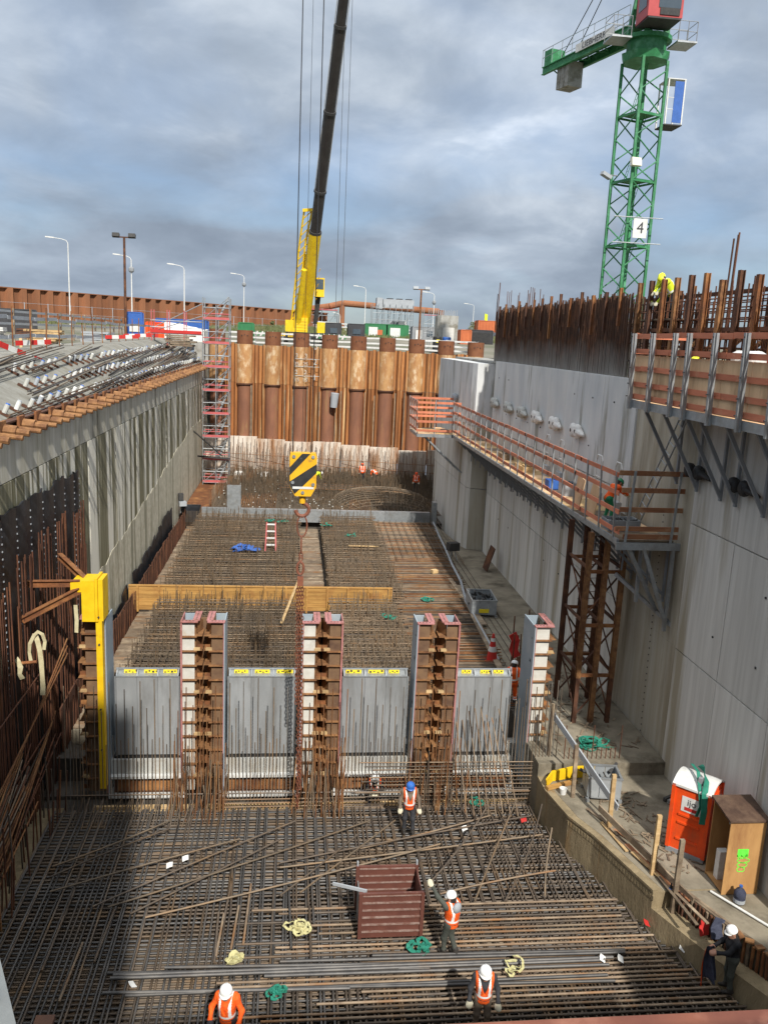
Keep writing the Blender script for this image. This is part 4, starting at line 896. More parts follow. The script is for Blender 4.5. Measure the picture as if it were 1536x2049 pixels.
# metal crates
def mcrate(c, sx, sy, h, label, rz, junk):
    t = thing('metal_crate', label, 'crate', c); m0 = Vector(c)
    def put(mb, name, mat): 
        rm = Matrix.Rotation(rz, 3, 'Z'); mb.v = [tuple(rm @ Vector(p)+m0) for p in mb.v]; return mb.build(name, mat, t)
    for sgn in (-1, 1):
        for k in range(3):
            a = -sx/2+k*sx/3; put(MB().box(a+.01, a+sx/3-.01, sgn*sy/2-.02, sgn*sy/2+.02, .16, h), 'side_panel', 'crate_grey')
        for k in range(2): put(MB().box(sgn*sx/2-.02, sgn*sx/2+.02, -sy/2+.02+k*sy/2, -sy/2+(k+1)*sy/2-.02, .16, h), 'end_panel', 'crate_grey')
    put(MB().box(-sx/2, sx/2, -sy/2, sy/2, .12, .16), 'bottom', 'crate_grey')
    rim = MB()
    for sgn in (-1, 1): rim.box(-sx/2-.04, sx/2+.04, sgn*sy/2-.035, sgn*sy/2+.035, h, h+.05); rim.box(sgn*sx/2-.035, sgn*sx/2+.035, -sy/2+.04, sy/2-.04, h, h+.05)
    put(rim, 'rim', 'galv')
    for a in (-1, 1):
        for b2 in (-1, 1): put(MB().box(a*sx/2-.06, a*sx/2+.06, b2*sy/2-.06, b2*sy/2+.06, 0, .12), 'foot', 'galv')
    random.seed(int(c[1]*10)); m = MB()
    for i in range(junk): p = Vector((rnd(-sx/2, sx/2)*.8, rnd(-sy/2, sy/2)*.8, rnd(.3, h*.9))); q = p+Vector((rnd(-.4, .4), rnd(-.3, .3), rnd(-.05, .25))); m.tube(p, q, rnd(.02, .06), 6)
    put(m, 'contents', 'dark'); return t
mcrate((9.95, 23.1, 1.11), 1.0, .85, .78, 'grey ribbed metal crate on the right slab behind the kerb posts', -.15, 14)
mc = mcrate((9.75, 40.0, 1.5), 1.25, 1.9, .85, 'grey metal crate full of fittings on the slab beside the middle bay', -.05, 30)
MB().box(9.45, 9.95, 39.0, 39.012, 1.75, 1.95).build('label_plate', 'sticker', mc)
# far things on the slab
def cone(c, lab, s=1.0):
    t = thing('traffic_cone', lab, 'cone', c); x, y, z = c
    MB().box(x-.2*s, x+.2*s, y-.2*s, y+.2*s, z, z+.04).build('base', 'red_paint', t)
    for i, (za, zb, ra, rb, mt) in enumerate([(.04, .3, .16, .12, 'red_paint'), (.3, .45, .12, .095, 'white'), (.45, .6, .095, .07, 'red_paint'), (.6, .7, .07, .055, 'white'), (.7, .82, .055, .03, 'red_paint')]):
        MB().tube((x, y, z+za*s), (x, y, z+zb*s), ra*s, 12, rb*s).build('band', mt, t)
cone((8.75, 33.2, 1.55), 'red and white striped cone on the slab behind the rightmost gate', 1.5)
cone((-7.0, 76.3, 1.76), 'small orange cone at the foot of the scaffold stair', 1.2)
MB().obox((11.9, 47.6, 2.3), (.06, .7, 1.5), .15, .1, .25).build('steel_sheet', 'rust_dark', label='narrow rusty steel sheet leaning against the right wall', category='steel sheet')
hs = MB(); hs.path([(10.55, 60.0, 1.7), (10.25, 56, 1.75), (10.05, 52, 1.72), (9.75, 48, 1.75), (9.6, 44.5, 1.75), (9.2, 41, 1.7), (9.1, 37, 1.68), (9.0, 33, 1.65)], .07, 6); hs.build('hose', 'far_grey', label='thick grey hose along the right edge of the middle bay', category='hose')
for i, (a, b2) in enumerate([((9.15, 45.5, 1.62), (9.4, 37.5, 1.65)), ((9.35, 44.0, 1.66), (9.0, 34.5, 1.64)), ((9.1, 39, 1.7), (8.8, 31, 1.66))]):
    plank('edge_plank', a, b2, .26, .05, 'timber_old', label=['weathered plank beside the hose, farthest along the slab edge', 'weathered plank along the slab edge beside the grey crate of fittings', 'weathered plank along the slab edge, nearest the rightmost gate'][i], category='plank')
cmpx = thing('work_lamp', 'black work lamp on a small stand near the pier foot', 'work lamp', (10.1, 49.8, 1.6))
MB().obox((10.1, 49.8, 2.45), (.7, .5, .5), .3).build('lamp_body', 'dark', cmpx)
for a, b2 in ((-.25, -.2), (.25, -.2), (0, .25)): MB().tube((10.1+a, 49.8+b2, 1.6), (10.1+a*.3, 49.8+b2*.3, 2.25), .03, 6).build('leg', 'galv', cmpx)
# upright bars and small red things near the right column
for i in range(11):
    x = 8.9+i*.12; y = rnd(29, 33); bar('upright_bar', (x, y, 1.5), (x+rnd(-.05, .05), y, rnd(2.8, 4.4)), .028, 'rebar_deep', label='rust brown bar standing right of the orange clad worker, %s from him' % ORD[i], category='rebar', group='upright bars beside the right column')
fe = thing('fire_extinguisher', 'red fire extinguisher hanging among the bars right of the blue grey column', 'extinguisher', (9.1, 27.3, 3.0))
m = MB(); m.lathe([(.02, 0), (.1, .02), (.11, .1), (.11, .48), (.07, .56), (.03, .6)], (9.1, 27.3, 3.0), 12); m.build('cylinder', 'red_paint', fe, smooth=True)
MB().box(9.07, 9.13, 27.24, 27.36, 3.6, 3.7).build('valve', 'black', fe)
sling('red_cloth', 'crumpled red cloth hung on the bars behind the orange worker', [(8.95, 31.0, 3.6), (9.1, 31, 3.3), (9.05, 31.05, 2.9), (9.2, 31, 2.6)], .35, 'red_paint', 'cloth', 6)
st = thing('rebar_starters', 'row of short bars standing on the step edge before the rusty tower', 'rebar', (10.2, 24.6, 1.5))
for i in range(13): bar('bar', (9.2+i*.16, 24.62, 1.5), (9.2+i*.16, 24.62, 1.95+.8*(i in (0, 12, 6))), .018, 'rebar_deep', st, 5)
cl = thing('clamp_stack', 'small stack of black and silver clamps at the foot of the right wall', 'clamps', (12.2, 22.4, 1.1))
for i in range(5): MB().obox((12.05+.06*i, 22.75-.16*i, 1.18+.02*i), (.42, .09, .12), .5).build('clamp', 'galv' if i % 2 else 'dark', cl)

# portable toilet
to = thing('portable_toilet', 'orange portable toilet with a white roof on the right slab', 'toilet', (11.54, 20.2, 1.11))
rm = Matrix.Translation((11.54, 20.2, 1.11)) @ Matrix.Rotation(R(45), 4, 'Z')
def tput(mb, name, mat, parent, smooth=False): mb.v = [tuple(rm @ Vector(p)) for p in mb.v]; return mb.build(name, mat, parent, smooth)
h = .5
tput(MB().box(-h-.03, h+.03, -h-.03, h+.03, 0, .14), 'base', 'box_grey', to)
for (a, b2, c, d) in [(-h, h, -h, -h+.05), (-h, h, h-.05, h), (-h, -h+.05, -h+.05, h-.05), (h-.05, h, -h+.05, h-.05)]: tput(MB().box(a, b2, c, d, .14, 2.08), 'wall', 'toilet_orange', to)
for a in (-1, 1):
    for b2 in (-1, 1): tput(MB().box(a*h-.05, a*h+.05, b2*h-.05, b2*h+.05, .141, 2.1), 'corner_post', 'toilet_orange', to)
dr = tput(MB().box(-.36, .36, -h-.035, -h-.004, .2, 1.98), 'door', 'toilet_orange', to)
for z in (.5, .9, 1.3): tput(MB().box(-.28, .28, -h-.055, -h-.036, z, z+.05), 'door_rib', 'toilet_orange', dr)
tput(MB().box(.18, .3, -h-.07, -h-.036, 1.0, 1.16), 'handle', 'dark', dr)
for z in (.45, .95, 1.2): tput(MB().box(-h-.03, -h-.002, -.3, .3, z, z+.06), 'wall_rib', 'toilet_orange', to)
for nm, bx_ in [('sign', (-.3, .28, -h-.06, -h-.056, 1.45, 1.85))]: tput(MB().box(*bx_), 'sign', 'white', dr)
tput(MB().box(-.22, .2, -h-.064, -h-.0605, 1.66, 1.82), 'sign_band', 'box_black', dr)
rt = Euler((R(90), 0, R(45)))
text('B', .17, 'white', rm @ Vector((0, -h-.068, 1.74)), rt, to)
tput(MB().box(-h-.012, -h-.004, -.3, .25, 1.35, 1.8), 'sign', 'white', to)
text('ijo', .26, 'box_black', rm @ Vector((-h-.016, -.03, 1.64)), Euler((R(90), 0, R(-45))), to)
tput(MB().box(-h-.016, -h-.0125, -.22, .16, 1.4, 1.5), 'sign_band', 'red_paint', to)
rf = MB(); nn = 8
rows = []
for i in range(nn+1):
    t = -1+2*i/nn; z = 2.1+.22*(1-t*t); rows.append(((t*(h+.05), -h-.05, z), (t*(h+.05), h+.05, z)))
rf.sheet(rows, (0, 0, -.06)); tput(rf, 'roof', 'white', to)
tput(MB().box(-.4, -.28, -.2, -.08, 2.2, 2.42), 'vent', 'box_grey', to)
sling('lifting_sling', 'green lifting sling draped over the roof of the orange toilet', [rm @ Vector(p) for p in [(.3, .1, 2.45), (0, -.1, 2.52), (-.35, -.3, 2.4), (-.57, -.35, 2.1), (-.6, -.4, 1.6), (-.58, -.38, 1.2)]], .16, 'teal', seed=7)
sling('lifting_sling', 'second green sling hanging down the side of the orange toilet', [rm @ Vector(p) for p in [(.2, .3, 2.46), (-.2, 0, 2.5), (-.53, -.2, 2.15), (-.56, -.28, 1.7), (-.55, -.2, 1.35)]], .09, 'teal', seed=8)
# plywood cabinet
cb_ = thing('plywood_cabinet', 'tall open plywood cabinet with a dark sloped top and green spray mark', 'cabinet', (11.9, 18.65, 1.11))
x0, x1, y0, y1, z0 = 11.42, 12.4, 18.2, 19.1, 1.11
MB().box(x0, x1, y0, y0+.03, z0, z0+2.1).build('front_panel', 'cabinet', cb_); MB().box(x0, x1, y1-.03, y1, z0, z0+2.25).build('back_panel', 'cabinet', cb_)
MB().box(x1-.03, x1, y0+.03, y1-.03, z0, z0+2.1).build('side_panel', 'cabinet', cb_); MB().box(x0, x1-.03, y0+.03, y1-.03, z0+.05, z0+.08).build('floor', 'cabinet', cb_)
MB().box(x0+.5, x1-.03, y0+.03, y1-.03, z0+1.0, z0+1.03).build('shelf', 'cabinet', cb_)
m = MB(); v = [(x0-.06, y0-.06, z0+2.12), (x1+.06, y0-.06, z0+2.12), (x1+.06, y1+.06, z0+2.27), (x0-.06, y1+.06, z0+2.27)]; v += [(a, b2, c+.05) for a, b2, c in v]
m.add(v, [(3, 2, 1, 0), (4, 5, 6, 7), (0, 1, 5, 4), (1, 2, 6, 5), (2, 3, 7, 6), (3, 0, 4, 7)]); m.build('top', 'cabinet_top', cb_)
for i, (y, z) in enumerate([(18.95, 1.55), (18.95, 1.75), (18.75, 1.5), (18.75, 1.3)]): MB().tube((11.95, y+.1, z0+z), (11.95, y-.02, z0+z), .06, 10).build('cup', 'white', cb_)
MB().box(11.55, 11.8, 18.7, 18.9, z0+.08, z0+.9).build('water_tank', 'bag', cb_)
sg = MB(); sg.obox((11.86, y0-.003, z0+1.22), (.30, .004, .22)); random.seed(85); yy = y0-.003
for k in range(3):
    c = Vector((11.9-.02*k, yy, z0+1.0-.13*k)); pts = [c+Vector((.17*math.cos(a)*(1-.18*k), 0, .07*math.sin(a)+rnd(-.015, .015))) for a in np.linspace(0, 6.2, 14)]
    for p, q in zip(pts[:-1], pts[1:]): sg.beam(p, q, .02, .004, (0, 1, 0))
for k in range(9): sg.obox((11.72+.036*k, yy, z0+1.08+rnd(-.06, .06)), (.02, .004, rnd(.05, .12)))
sg.build('spray_mark', 'spray_green', cb_)
bt = thing('water_bottle', 'large blue water cooler bottle standing before the plywood cabinet', 'bottle', (11.75, 17.9, 1.1))
m = MB(); m.lathe([(.13, 0), (.15, .03), (.15, .14), (.135, .16), (.15, .18), (.15, .3), (.10, .38), (.04, .42), (.04, .47)], (11.75, 17.9, 1.1), 16); m.build('body', 'cloth_navy', bt, smooth=True)
MB().lathe([(.152, 0), (.152, .1)], (11.75, 17.9, 1.13), 16).build('label', 'far_grey', bt); MB().tube((11.75, 17.9, 1.565), (11.75, 17.9, 1.6), .045, 10).build('cap', 'blue_paint', bt)
sb = thing('drink_bottle', 'small dark soft drink bottle on the kerb rail', 'bottle', (10.1, 18.35, 1.1)); m = MB(); m.lathe([(.045, 0), (.05, .03), (.045, .15), (.02, .24), (.018, .29)], (10.1, 18.35, 1.1), 12); m.build('body', 'black', sb, smooth=True); MB().lathe([(.051, .08), (.051, .14)], (10.1, 18.35, 1.1), 12).build('label', 'blue_paint', sb)
bar('white_pipe', (11.18, 18.3, 1.15), (12.2, 16.6, 1.15), .035, 'white', label='thin white pipe lying on the slab before the cabinet', category='pipe')
sling('jacket', 'dark jacket hung over the rusty slats', [(10.75, 17.0, 1.35), (10.65, 16.95, 1.1), (10.68, 16.9, .85)], .28, 'cloth_navy', 'jacket', 9)
sling('red_bag', 'red and white bag hung on the rusty slats beside the worker', [(10.55, 17.3, 1.05), (10.5, 17.25, .9), (10.52, 17.2, .72)], .26, 'red_paint', 'bag', 10)

# ---- long walkway bracketed off the right wall
WX, WI, WZ, WY0, WY1 = 10.6, 12.55, 8.92, 25.4, 54.6
wk = thing('walkway', 'long bracketed walkway with red brown guard boards along the right wall', 'walkway', (11.6, 40, WZ-.3))
y = WY0
while y < WY1:
    y1 = min(y+1.2, WY1); block('deck_board', WX+.05, WI-.05, y+.01, y1-.01, WZ-.06, WZ, random.choice(['plywood', 'timber', 'timber_old']), wk); y = y1
MB().box(WX-.05, WX+.04, WY0, WY1, WZ-.16, WZ+.02).build('edge_beam', 'galv', wk); MB().box(WI-.05, WI+.02, WY0, WY1, WZ-.2, WZ-.065).build('edge_beam', 'galv', wk)
np_ = 22
for i in range(np_):
    y = WY0+.35+i*(WY1-WY0-.7)/(np_-1); lean = .10
    o = MB().beam((WX-.03, y, WZ-.15), (WX-.03-lean, y, WZ+2.2), .07, .05, (1, 0, 0)).build('rail_post', 'galv', wk)
    b = MB(); b.beam((WX+.05, y, WZ-.12), (12.58, y, WZ-.12), .08, .1); b.beam((WX+.15, y, WZ-.2), (12.55, y, WZ-2.0), .07, .09); b.beam((12.52, y, WZ-.2), (12.52, y, WZ-2.2), .09, .07, (1, 0, 0)); b.beam((11.6, y, WZ-.2), (11.55, y, WZ-1.5), .05, .05, (1, 0, 0)); b.build('bracket', 'box_grey', wk)
for zi, z in enumerate((.28, .92, 1.52, 2.12)):
    y = WY0-.1+zi*.1
    while y < WY1-.5:
        y1 = min(y+rnd(3.4, 4.2), WY1); xo = WX-.08-.10*z/2.2
        m = MB(); m.beam((xo+.06, y, WZ+z), (xo+.06, y1+.12, WZ+z+rnd(-.02, .02)), .035, .15); m.build('guard_board', 'board_red', wk); y = y1
for i, z in enumerate((.12, .38, 1.02, 1.66, 2.22)):
    MB().beam((WX-.15+rnd(-.1, .3), WY0-.02, WZ+z), (12.95 if i > 1 else 12.6, WY0-.04, WZ+z+.01), .04, .16).build('end_board', 'board_brown', wk)
for x in (WX+.2, 12.35): MB().beam((x, WY0-.09, WZ-.2), (x+.12, WY0-.09, WZ+2.3), .07, .05, (0, 1, 0)).build('rail_post', 'galv', wk)
MB().box(WX-.1, 12.98, WY0-.16, WY0-.07, WZ-.30, WZ-.06).build('end_beam', 'galv', wk)
for a, b2 in [((11.0, WY0, WZ-.3), (12.3, WY0+.3, WZ-2.5)), ((11.5, WY0-.05, WZ-.3), (12.55, WY0-.05, WZ-2.9)), ((12.5, WY0-.05, WZ-.3), (12.5, WY0-.05, WZ-3.1)), ((11.3, WY0+1.6, WZ-1.6), (12.8, WY0-.2, WZ-2.95)), ((11.7, WY0+.6, WZ-.3), (11.7, WY0+.6, WZ-2.3))]:
    MB().beam(a, b2, .10, .12).build('brace', 'galv', wk)
# far landing of the walkway in front of the pier
fl_ = thing('landing', 'small guarded landing at the far end of the walkway by the pier', 'walkway', (9.4, 56.3, WZ-.2))
MB().box(8.25, 11.35, 54.7, 58.2, WZ-.1, WZ).build('deck', 'plywood', fl_); MB().box(8.2, 11.36, 54.62, 54.7, WZ-.2, WZ).build('edge_beam', 'galv', fl_); MB().box(8.15, 8.25, 54.7, 58.2, WZ-.2, WZ).build('edge_beam', 'galv', fl_)
for y in (54.8, 55.9, 57.0, 58.1): MB().beam((8.2, y, WZ-.15), (8.05, y, WZ+2.3), .07, .05, (1, 0, 0)).build('rail_post', 'galv', fl_)
for x in (9.3, 10.5): MB().beam((x, 54.6, WZ-.15), (x, 54.5, WZ+2.3), .07, .05, (0, 1, 0)).build('rail_post', 'galv', fl_)
for z in (.3, .9, 1.5, 2.15):
    MB().beam((8.1, 54.6, WZ+z), (8.1, 58.2, WZ+z), .04, .15).build('guard_board', 'board_red', fl_); MB().beam((8.1, 54.52, WZ+z-.05), (11.0, 54.52, WZ+z-.05), .04, .15).build('guard_board', 'board_red', fl_)
    if z > .5: MB().beam((8.1, 58.25, WZ+z), (11.2, 58.25, WZ+z), .04, .15).build('guard_board', 'board_red', fl_)
for y in (55, 56.2, 57.4): MB().beam((8.7, y, WZ-.15), (11.4, y, WZ-2.6), .10, .10).build('bracket', 'galv', fl_)
random.seed(86)
for i in range(14):
    a = Vector((rnd(8.5, 10.6), rnd(55, 58), WZ+.03)); MB().obox(a+Vector((0, 0, .05*(i % 3))), (rnd(.5, 1.4), .18, .05), rnd(-.4, .4)).build('loose_plank', random.choice(['timber', 'plywood', 'dark']), fl_)
# things standing on the walkway
for i, y in enumerate((38.5, 36.4, 31.6, 29.6)):
    ht = thing('hoop_handrail', ['white tube hoop standing on the walkway, farthest of four', 'white tube hoop on the walkway, second farthest of four', 'white tube hoop on the walkway, second nearest the green helmet', 'white tube hoop on the walkway beside the green helmeted worker'][i], 'hoop', (12.2, y, WZ), 'white tube hoops on the walkway')
    m = MB(); m.path([(12.1, y-.32, WZ), (12.1, y-.32, WZ+1.75), (12.1, y-.2, WZ+1.95), (12.1, y+.2, WZ+1.95), (12.1, y+.32, WZ+1.75), (12.1, y+.32, WZ)], .03, 8); m.build('hoop', 'white', ht, smooth=False)
    MB().tube((12.1, y-.32, WZ+1.1), (12.1, y+.32, WZ+1.1), .025, 8).build('rung', 'white', ht); MB().box(12.0, 12.2, y-.36, y+.36, WZ, WZ+.5).build('foot_box', 'far_grey', ht)
for i, (x, y, sx, sy, h_, mt, lab) in enumerate([(11.3, 27.0, 1.1, .75, .38, 'crate_grey', 'grey tool tray full of fittings on the near end of the walkway'), (11.6, 33.5, .6, .9, .5, 'far_grey', 'pale grey box on the walkway before the hoops'), (11.3, 34.8, .5, .6, .4, 'blue_paint', 'blue box standing on the walkway'), (11.5, 40, .6, 1.5, .25, 'timber', 'low stack of timber on the middle of the walkway'), (11.5, 44, .6, 1.2, .3, 'timber_old', 'dark timber stack on the farther half of the walkway')]):
    t = thing('walkway_box', lab, 'box', (x, y, WZ))
    for sgn in (-1, 1): MB().box(x-sx/2, x+sx/2, y+sgn*sy/2-.02, y+sgn*sy/2+.02, WZ, WZ+h_).build('side', mt, t); MB().box(x+sgn*sx/2-.02, x+sgn*sx/2+.02, y-sy/2+.02, y+sy/2-.02, WZ, WZ+h_).build('side', mt, t)
    m = MB()
    for k in range(14): p = Vector((x+rnd(-.4, .4)*sx, y+rnd(-.4, .4)*sy, WZ+h_*.8)); m.tube(p, p+Vector((rnd(-.2, .2), rnd(-.2, .2), rnd(0, .12))), .03, 5)
    m.build('contents', 'dark' if i in (0, 1) else mt, t); MB().box(x-sx/2+.02, x+sx/2-.02, y-sy/2+.02, y+sy/2-.02, WZ, WZ+h_*.7).build('bottom', mt, t)
for i, (y, rx) in enumerate([(30.6, .12), (29.0, .2)]): MB().obox((11.0, y, WZ+.62), (.03, .8, 1.2), 0, rx, .1).build('plywood_sheet', 'plywood', label=['plywood sheet leaning inside the walkway rail, farther one', 'plywood sheet leaning inside the walkway rail, nearer one'][i], category='plywood')
ld = thing('ladder', 'thin steel ladder leaning on the right wall above the walkway end', 'ladder', (12.1, 27.5, WZ))
pa, pb = Vector((12.0, 27.2, WZ)), Vector((12.5, 25.1, 13.4)); sd = Vector((0.0, .42, .16))
for s in (0, 1): MB().tube(pa+sd*s, pb+sd*s, .028, 6).build('stile', 'galv', ld)
for i in range(14): t = (i+.5)/14; p = pa+(pb-pa)*t; MB().tube(p, p+sd, .018, 6).build('rung', 'galv', ld)

# ---- rusty shoring tower below the walkway end
tw = thing('shoring_tower', 'rusty brown steel shoring tower under the near end of the walkway', 'shoring tower', (11.05, 28.3, 1.5))
LX, LY = (10.42, 11.05, 11.68), (27.3, 29.4)
for x in LX:
    for y in LY:
        MB().ibeam((x, y, 3.3 if y < 28 and x != 11.05 else 1.5), (x, y, 8.72), .17, .17, .03, (0, 1, 0)).build('leg', 'rust_orange' if y < 28 else 'rust_dark', tw)
        MB().ibeam((x, y, 1.5), (x, y, 3.29), .15, .15, .03, (0, 1, 0)).build('leg', 'rust_dark', tw)
for z in (3.4, 5.3, 7.3):
    for y in LY: MB().beam((LX[0]+.09, y-.02, z), (LX[2]-.09, y-.02, z), .08, .12).build('tie', 'rust', tw)
    for x in LX: MB().beam((x, LY[0]+.09, z+.12), (x, LY[1]-.09, z+.12), .08, .1).build('tie', 'rust_dark', tw)
for z0_, z1_ in ((3.5, 5.2), (1.7, 3.3), (5.5, 7.2)):
    for y in LY: MB().tube((LX[0], y+.12, z0_), (LX[2], y+.12, z1_), .035, 6).build('brace', 'rust_dark', tw); MB().tube((LX[2], y+.16, z0_), (LX[0], y+.16, z1_), .035, 6).build('brace', 'rust_dark', tw)
    for x in (LX[0], LX[2]): MB().tube((x+.1, LY[0], z0_), (x+.1, LY[1], z1_), .03, 6).build('brace', 'rust_dark', tw)
msh = MB()
for z in np.arange(3.6, 8.6, .26): msh.tube((LX[0]+.12, 28.4, z), (LX[2]-.12, 28.42, z+.03), .012, 4)
for x in np.arange(LX[0]+.2, LX[2]-.1, .3): msh.tube((x, 28.4, 3.5), (x, 28.4, 8.6), .010, 4)
msh.build('mesh', 'rust_dark', tw, kind='stuff')

# ---- upper formwork platform, top right
UX, UZ = 10.8, 13.38
up = thing('formwork_platform', 'upper formwork platform with plywood front and red boards at top right', 'platform', (11.7, 20, UZ-.2))
ye = [16.4, 17.6, 19.0, 20.4, 22.4, 24.2, 26.0]
for a, b2 in zip(ye[:-1], ye[1:]): MB().box(UX, UX+.03, a+.008, b2-.008, UZ+.1, UZ+1.48).build('plywood_panel', 'plywood', up)
MB().box(UX-.02, 12.55, 16.4, 25.95, UZ-.02, UZ+.06).build('deck', 'plywood', up)
MB().box(UX-.10, UX-.02, 16.4, 26.1, UZ-.16, UZ+.08).build('edge_beam', 'galv', up); MB().box(UX-.08, 12.6, 25.96, 26.04, UZ-.16, UZ+.08).build('edge_beam', 'galv', up)
for i, y in enumerate((16.6, 17.7, 19.0, 20.5, 21.95, 22.8, 24.3, 25.7)):
    m = MB(); m.beam((UX-.14, y, UZ-.2), (UX-.20, y, UZ+2.15), .09, .07, (1, 0, 0)); m.beam((UX-.23, y, UZ-.2), (UX-.29, y, UZ+2.15), .09, .02, (1, 0, 0)); m.build('rail_post', 'galv', up)
    for z in (.2, .6, 1.1, 1.6, 2.05): MB().tube((UX-.27, y, UZ+z), (UX-.31, y, UZ+z), .02, 6).build('bolt', 'dark', up)
    m = MB(); m.beam((UX-.02, y, UZ-.1), (12.55, y, UZ-.1), .09, .14); m.beam((UX+.35, y, UZ-.16), (12.5, y, UZ-2.5), .08, .10); m.beam((12.5, y, UZ-.15), (12.5, y, UZ-2.6), .1, .08, (1, 0, 0)); m.build('bracket', 'box_grey', up)
random.seed(87)
for zi, z in enumerate((.20, .58, 1.06, 1.60, 2.08)):
    y = 16.4+.3*zi*(zi % 2)
    while y < 25.8:
        y1 = min(y+rnd(2.6, 3.8), 26.0+rnd(-.1, .15)); 
        if zi < 4 or True: MB().beam((UX-.05+(-.03 if zi > 2 else 0), y, UZ+z), (UX-.05+(-.03 if zi > 2 else 0), y1-.02, UZ+z+rnd(-.02, .02)), .04, .15).build('guard_board', 'board_red', up)
        y = y1
for z in (1.6, 2.08): MB().beam((UX-.1, 26.08, UZ+z), (12.5, 26.08, UZ+z), .04, .15).build('guard_board', 'board_red', up)
for i, (y, c, lab) in enumerate([(20.6, 'blue_paint', 'white drum with blue band on the upper platform'), (20.0, 'white', 'plain white drum on the upper platform'), (19.2, 'red_paint', 'red gas bottle on the upper platform')]):
    t = thing('drum', lab, 'drum', (11.4, y, UZ+.06)); r_ = .28 if i < 2 else .12
    MB().lathe([(r_, 0), (r_, 1.5), (r_*.9, 1.62), (r_*.5, 1.68)], (11.4, y, UZ+.06), 16).build('body', 'white' if i < 2 else 'red_paint', t); MB().lathe([(r_+.005, .9), (r_+.005, 1.25)], (11.4, y, UZ+.06), 16).build('band', c, t)

# ---- rebar and posts standing on top of the right wall
tc_ = thing('rebar_curtain', 'dark rusty rebar curtain splashed grey at its foot on top of the right wall', 'rebar', (13, 43, 13.9))
y = 32.0; k = 0
while y < 54.2:
    bar('bar', (12.92+rnd(-.02, .02), y, 13.9), (12.92+rnd(-.04, .04), y+rnd(-.03, .03), 17.15+rnd(-.1, .15)), .036, 'rebar_splashed', tc_, 6); y += .155; k += 1
m = MB()
for x in (13.25, 13.7, 14.3):
    for y in np.arange(32, 54.2, .22): m.tube((x, y, 13.9), (x, y+rnd(-.03, .03), 17.1+rnd(-.2, .2)), .03, 4, cap=False)
for z in (14.6, 15.3, 16.0, 16.6):
    for x in (13.0, 13.3, 14.2): m.tube((x, 32, z), (x, 54.2, z), .025, 4, cap=False)
m.build('inner_bars', 'rebar_splashed', tc_, kind='stuff')
for i in range(14): y = 33+i*1.55; MB().ibeam((12.83, y, 15.9+rnd(-.6, .3)), (12.83, y, 17.42+rnd(-.15, .15)), .12, .12, .02, (1, 0, 0)).build('h_post', 'rust_dark' if i % 2 else 'rust', tc_)
for i in range(16): y = rnd(46, 54.5); bar('bar', (13.5, y, 16), (13.5, y, 17.8+rnd(0, .6)), .02, 'rebar_deep', tc_, 5)
tn = thing('post_row', 'row of rusty H-section posts and bars on the near top of the right wall', 'steel posts', (13.2, 25, 13.9))
random.seed(88)
for i in range(15):
    y = 16.7+i*1.05
    MB().ibeam((12.95, y, 13.9), (12.95, y, 17.38+.10*(16-i)/16+rnd(-.25, .15)), .17, .16, .022, (1, 0, 0)).build('h_post', ['rust', 'rust_dark', 'rust_orange'][i % 3], tn)
    MB().ibeam((14.3, y+.5, 13.9), (14.3, y+.5, 17.25+rnd(-.2, .15)), .15, .15, .022, (1, 0, 0)).build('h_post', 'rust_dark' if i % 2 else 'rust', tn)
for z, x in ((15.75, 13.07), (15.75, 14.15), (16.9, 13.5)): MB().beam((x, 16.5, z), (x, 32, z+.02), .12, .12).build('rail', 'rust_dark', tn)
for i in range(150):
    y = rnd(16.6, 31.5); x = rnd(13.0, 14.2); bar('bar', (x, y, 13.9), (x+rnd(-.05, .05), y, rnd(16.5, 17.3)), .024, 'rebar_deep', tn, 5)
m = MB()
for z in np.arange(14.3, 17.0, .3):
    for x in (13.15, 13.9, 14.4): m.tube((x, 16.5, z), (x, 31.8, z+rnd(-.03, .03)), .022, 4, cap=False)
m.build('tie_bars', 'rebar_deep', tn, kind='stuff')
for i in range(11):
    y = 16.8+i*1.35; MB().beam((13.1, y, 15.0), (14.2, y+.6, 15.7), .1, .1).build('strut', 'rust', tn)
for y, x, z, lab in [(23.0, 13.6, 18.35, 'tall thin bar rising above the posts at far right'), (22.8, 13.65, 18.2, 'slightly shorter thin bar beside the tallest one at far right'), (25.8, 13.6, 18.75, 'tall thin bar in the trio above the near posts'), (25.95, 13.65, 18.7, 'second thin bar of the trio above the near posts'), (26.1, 13.6, 18.6, 'third thin bar of the trio above the near posts'), (54.3, 12.95, 18.9, 'lone tall bar at the far end of the rebar curtain'), (54.5, 12.9, 18.2, 'shorter bar beside the lone tall one at the far curtain end')]:
    bar('tall_bar', (x, y, 15.5), (x+.05, y, z), .028, 'rebar_deep', label=lab, category='rebar')
MB().box(12.6, 15.6, 52.5, 66, 13.78, 13.9).build('pier_top', 'concrete', kind='structure')
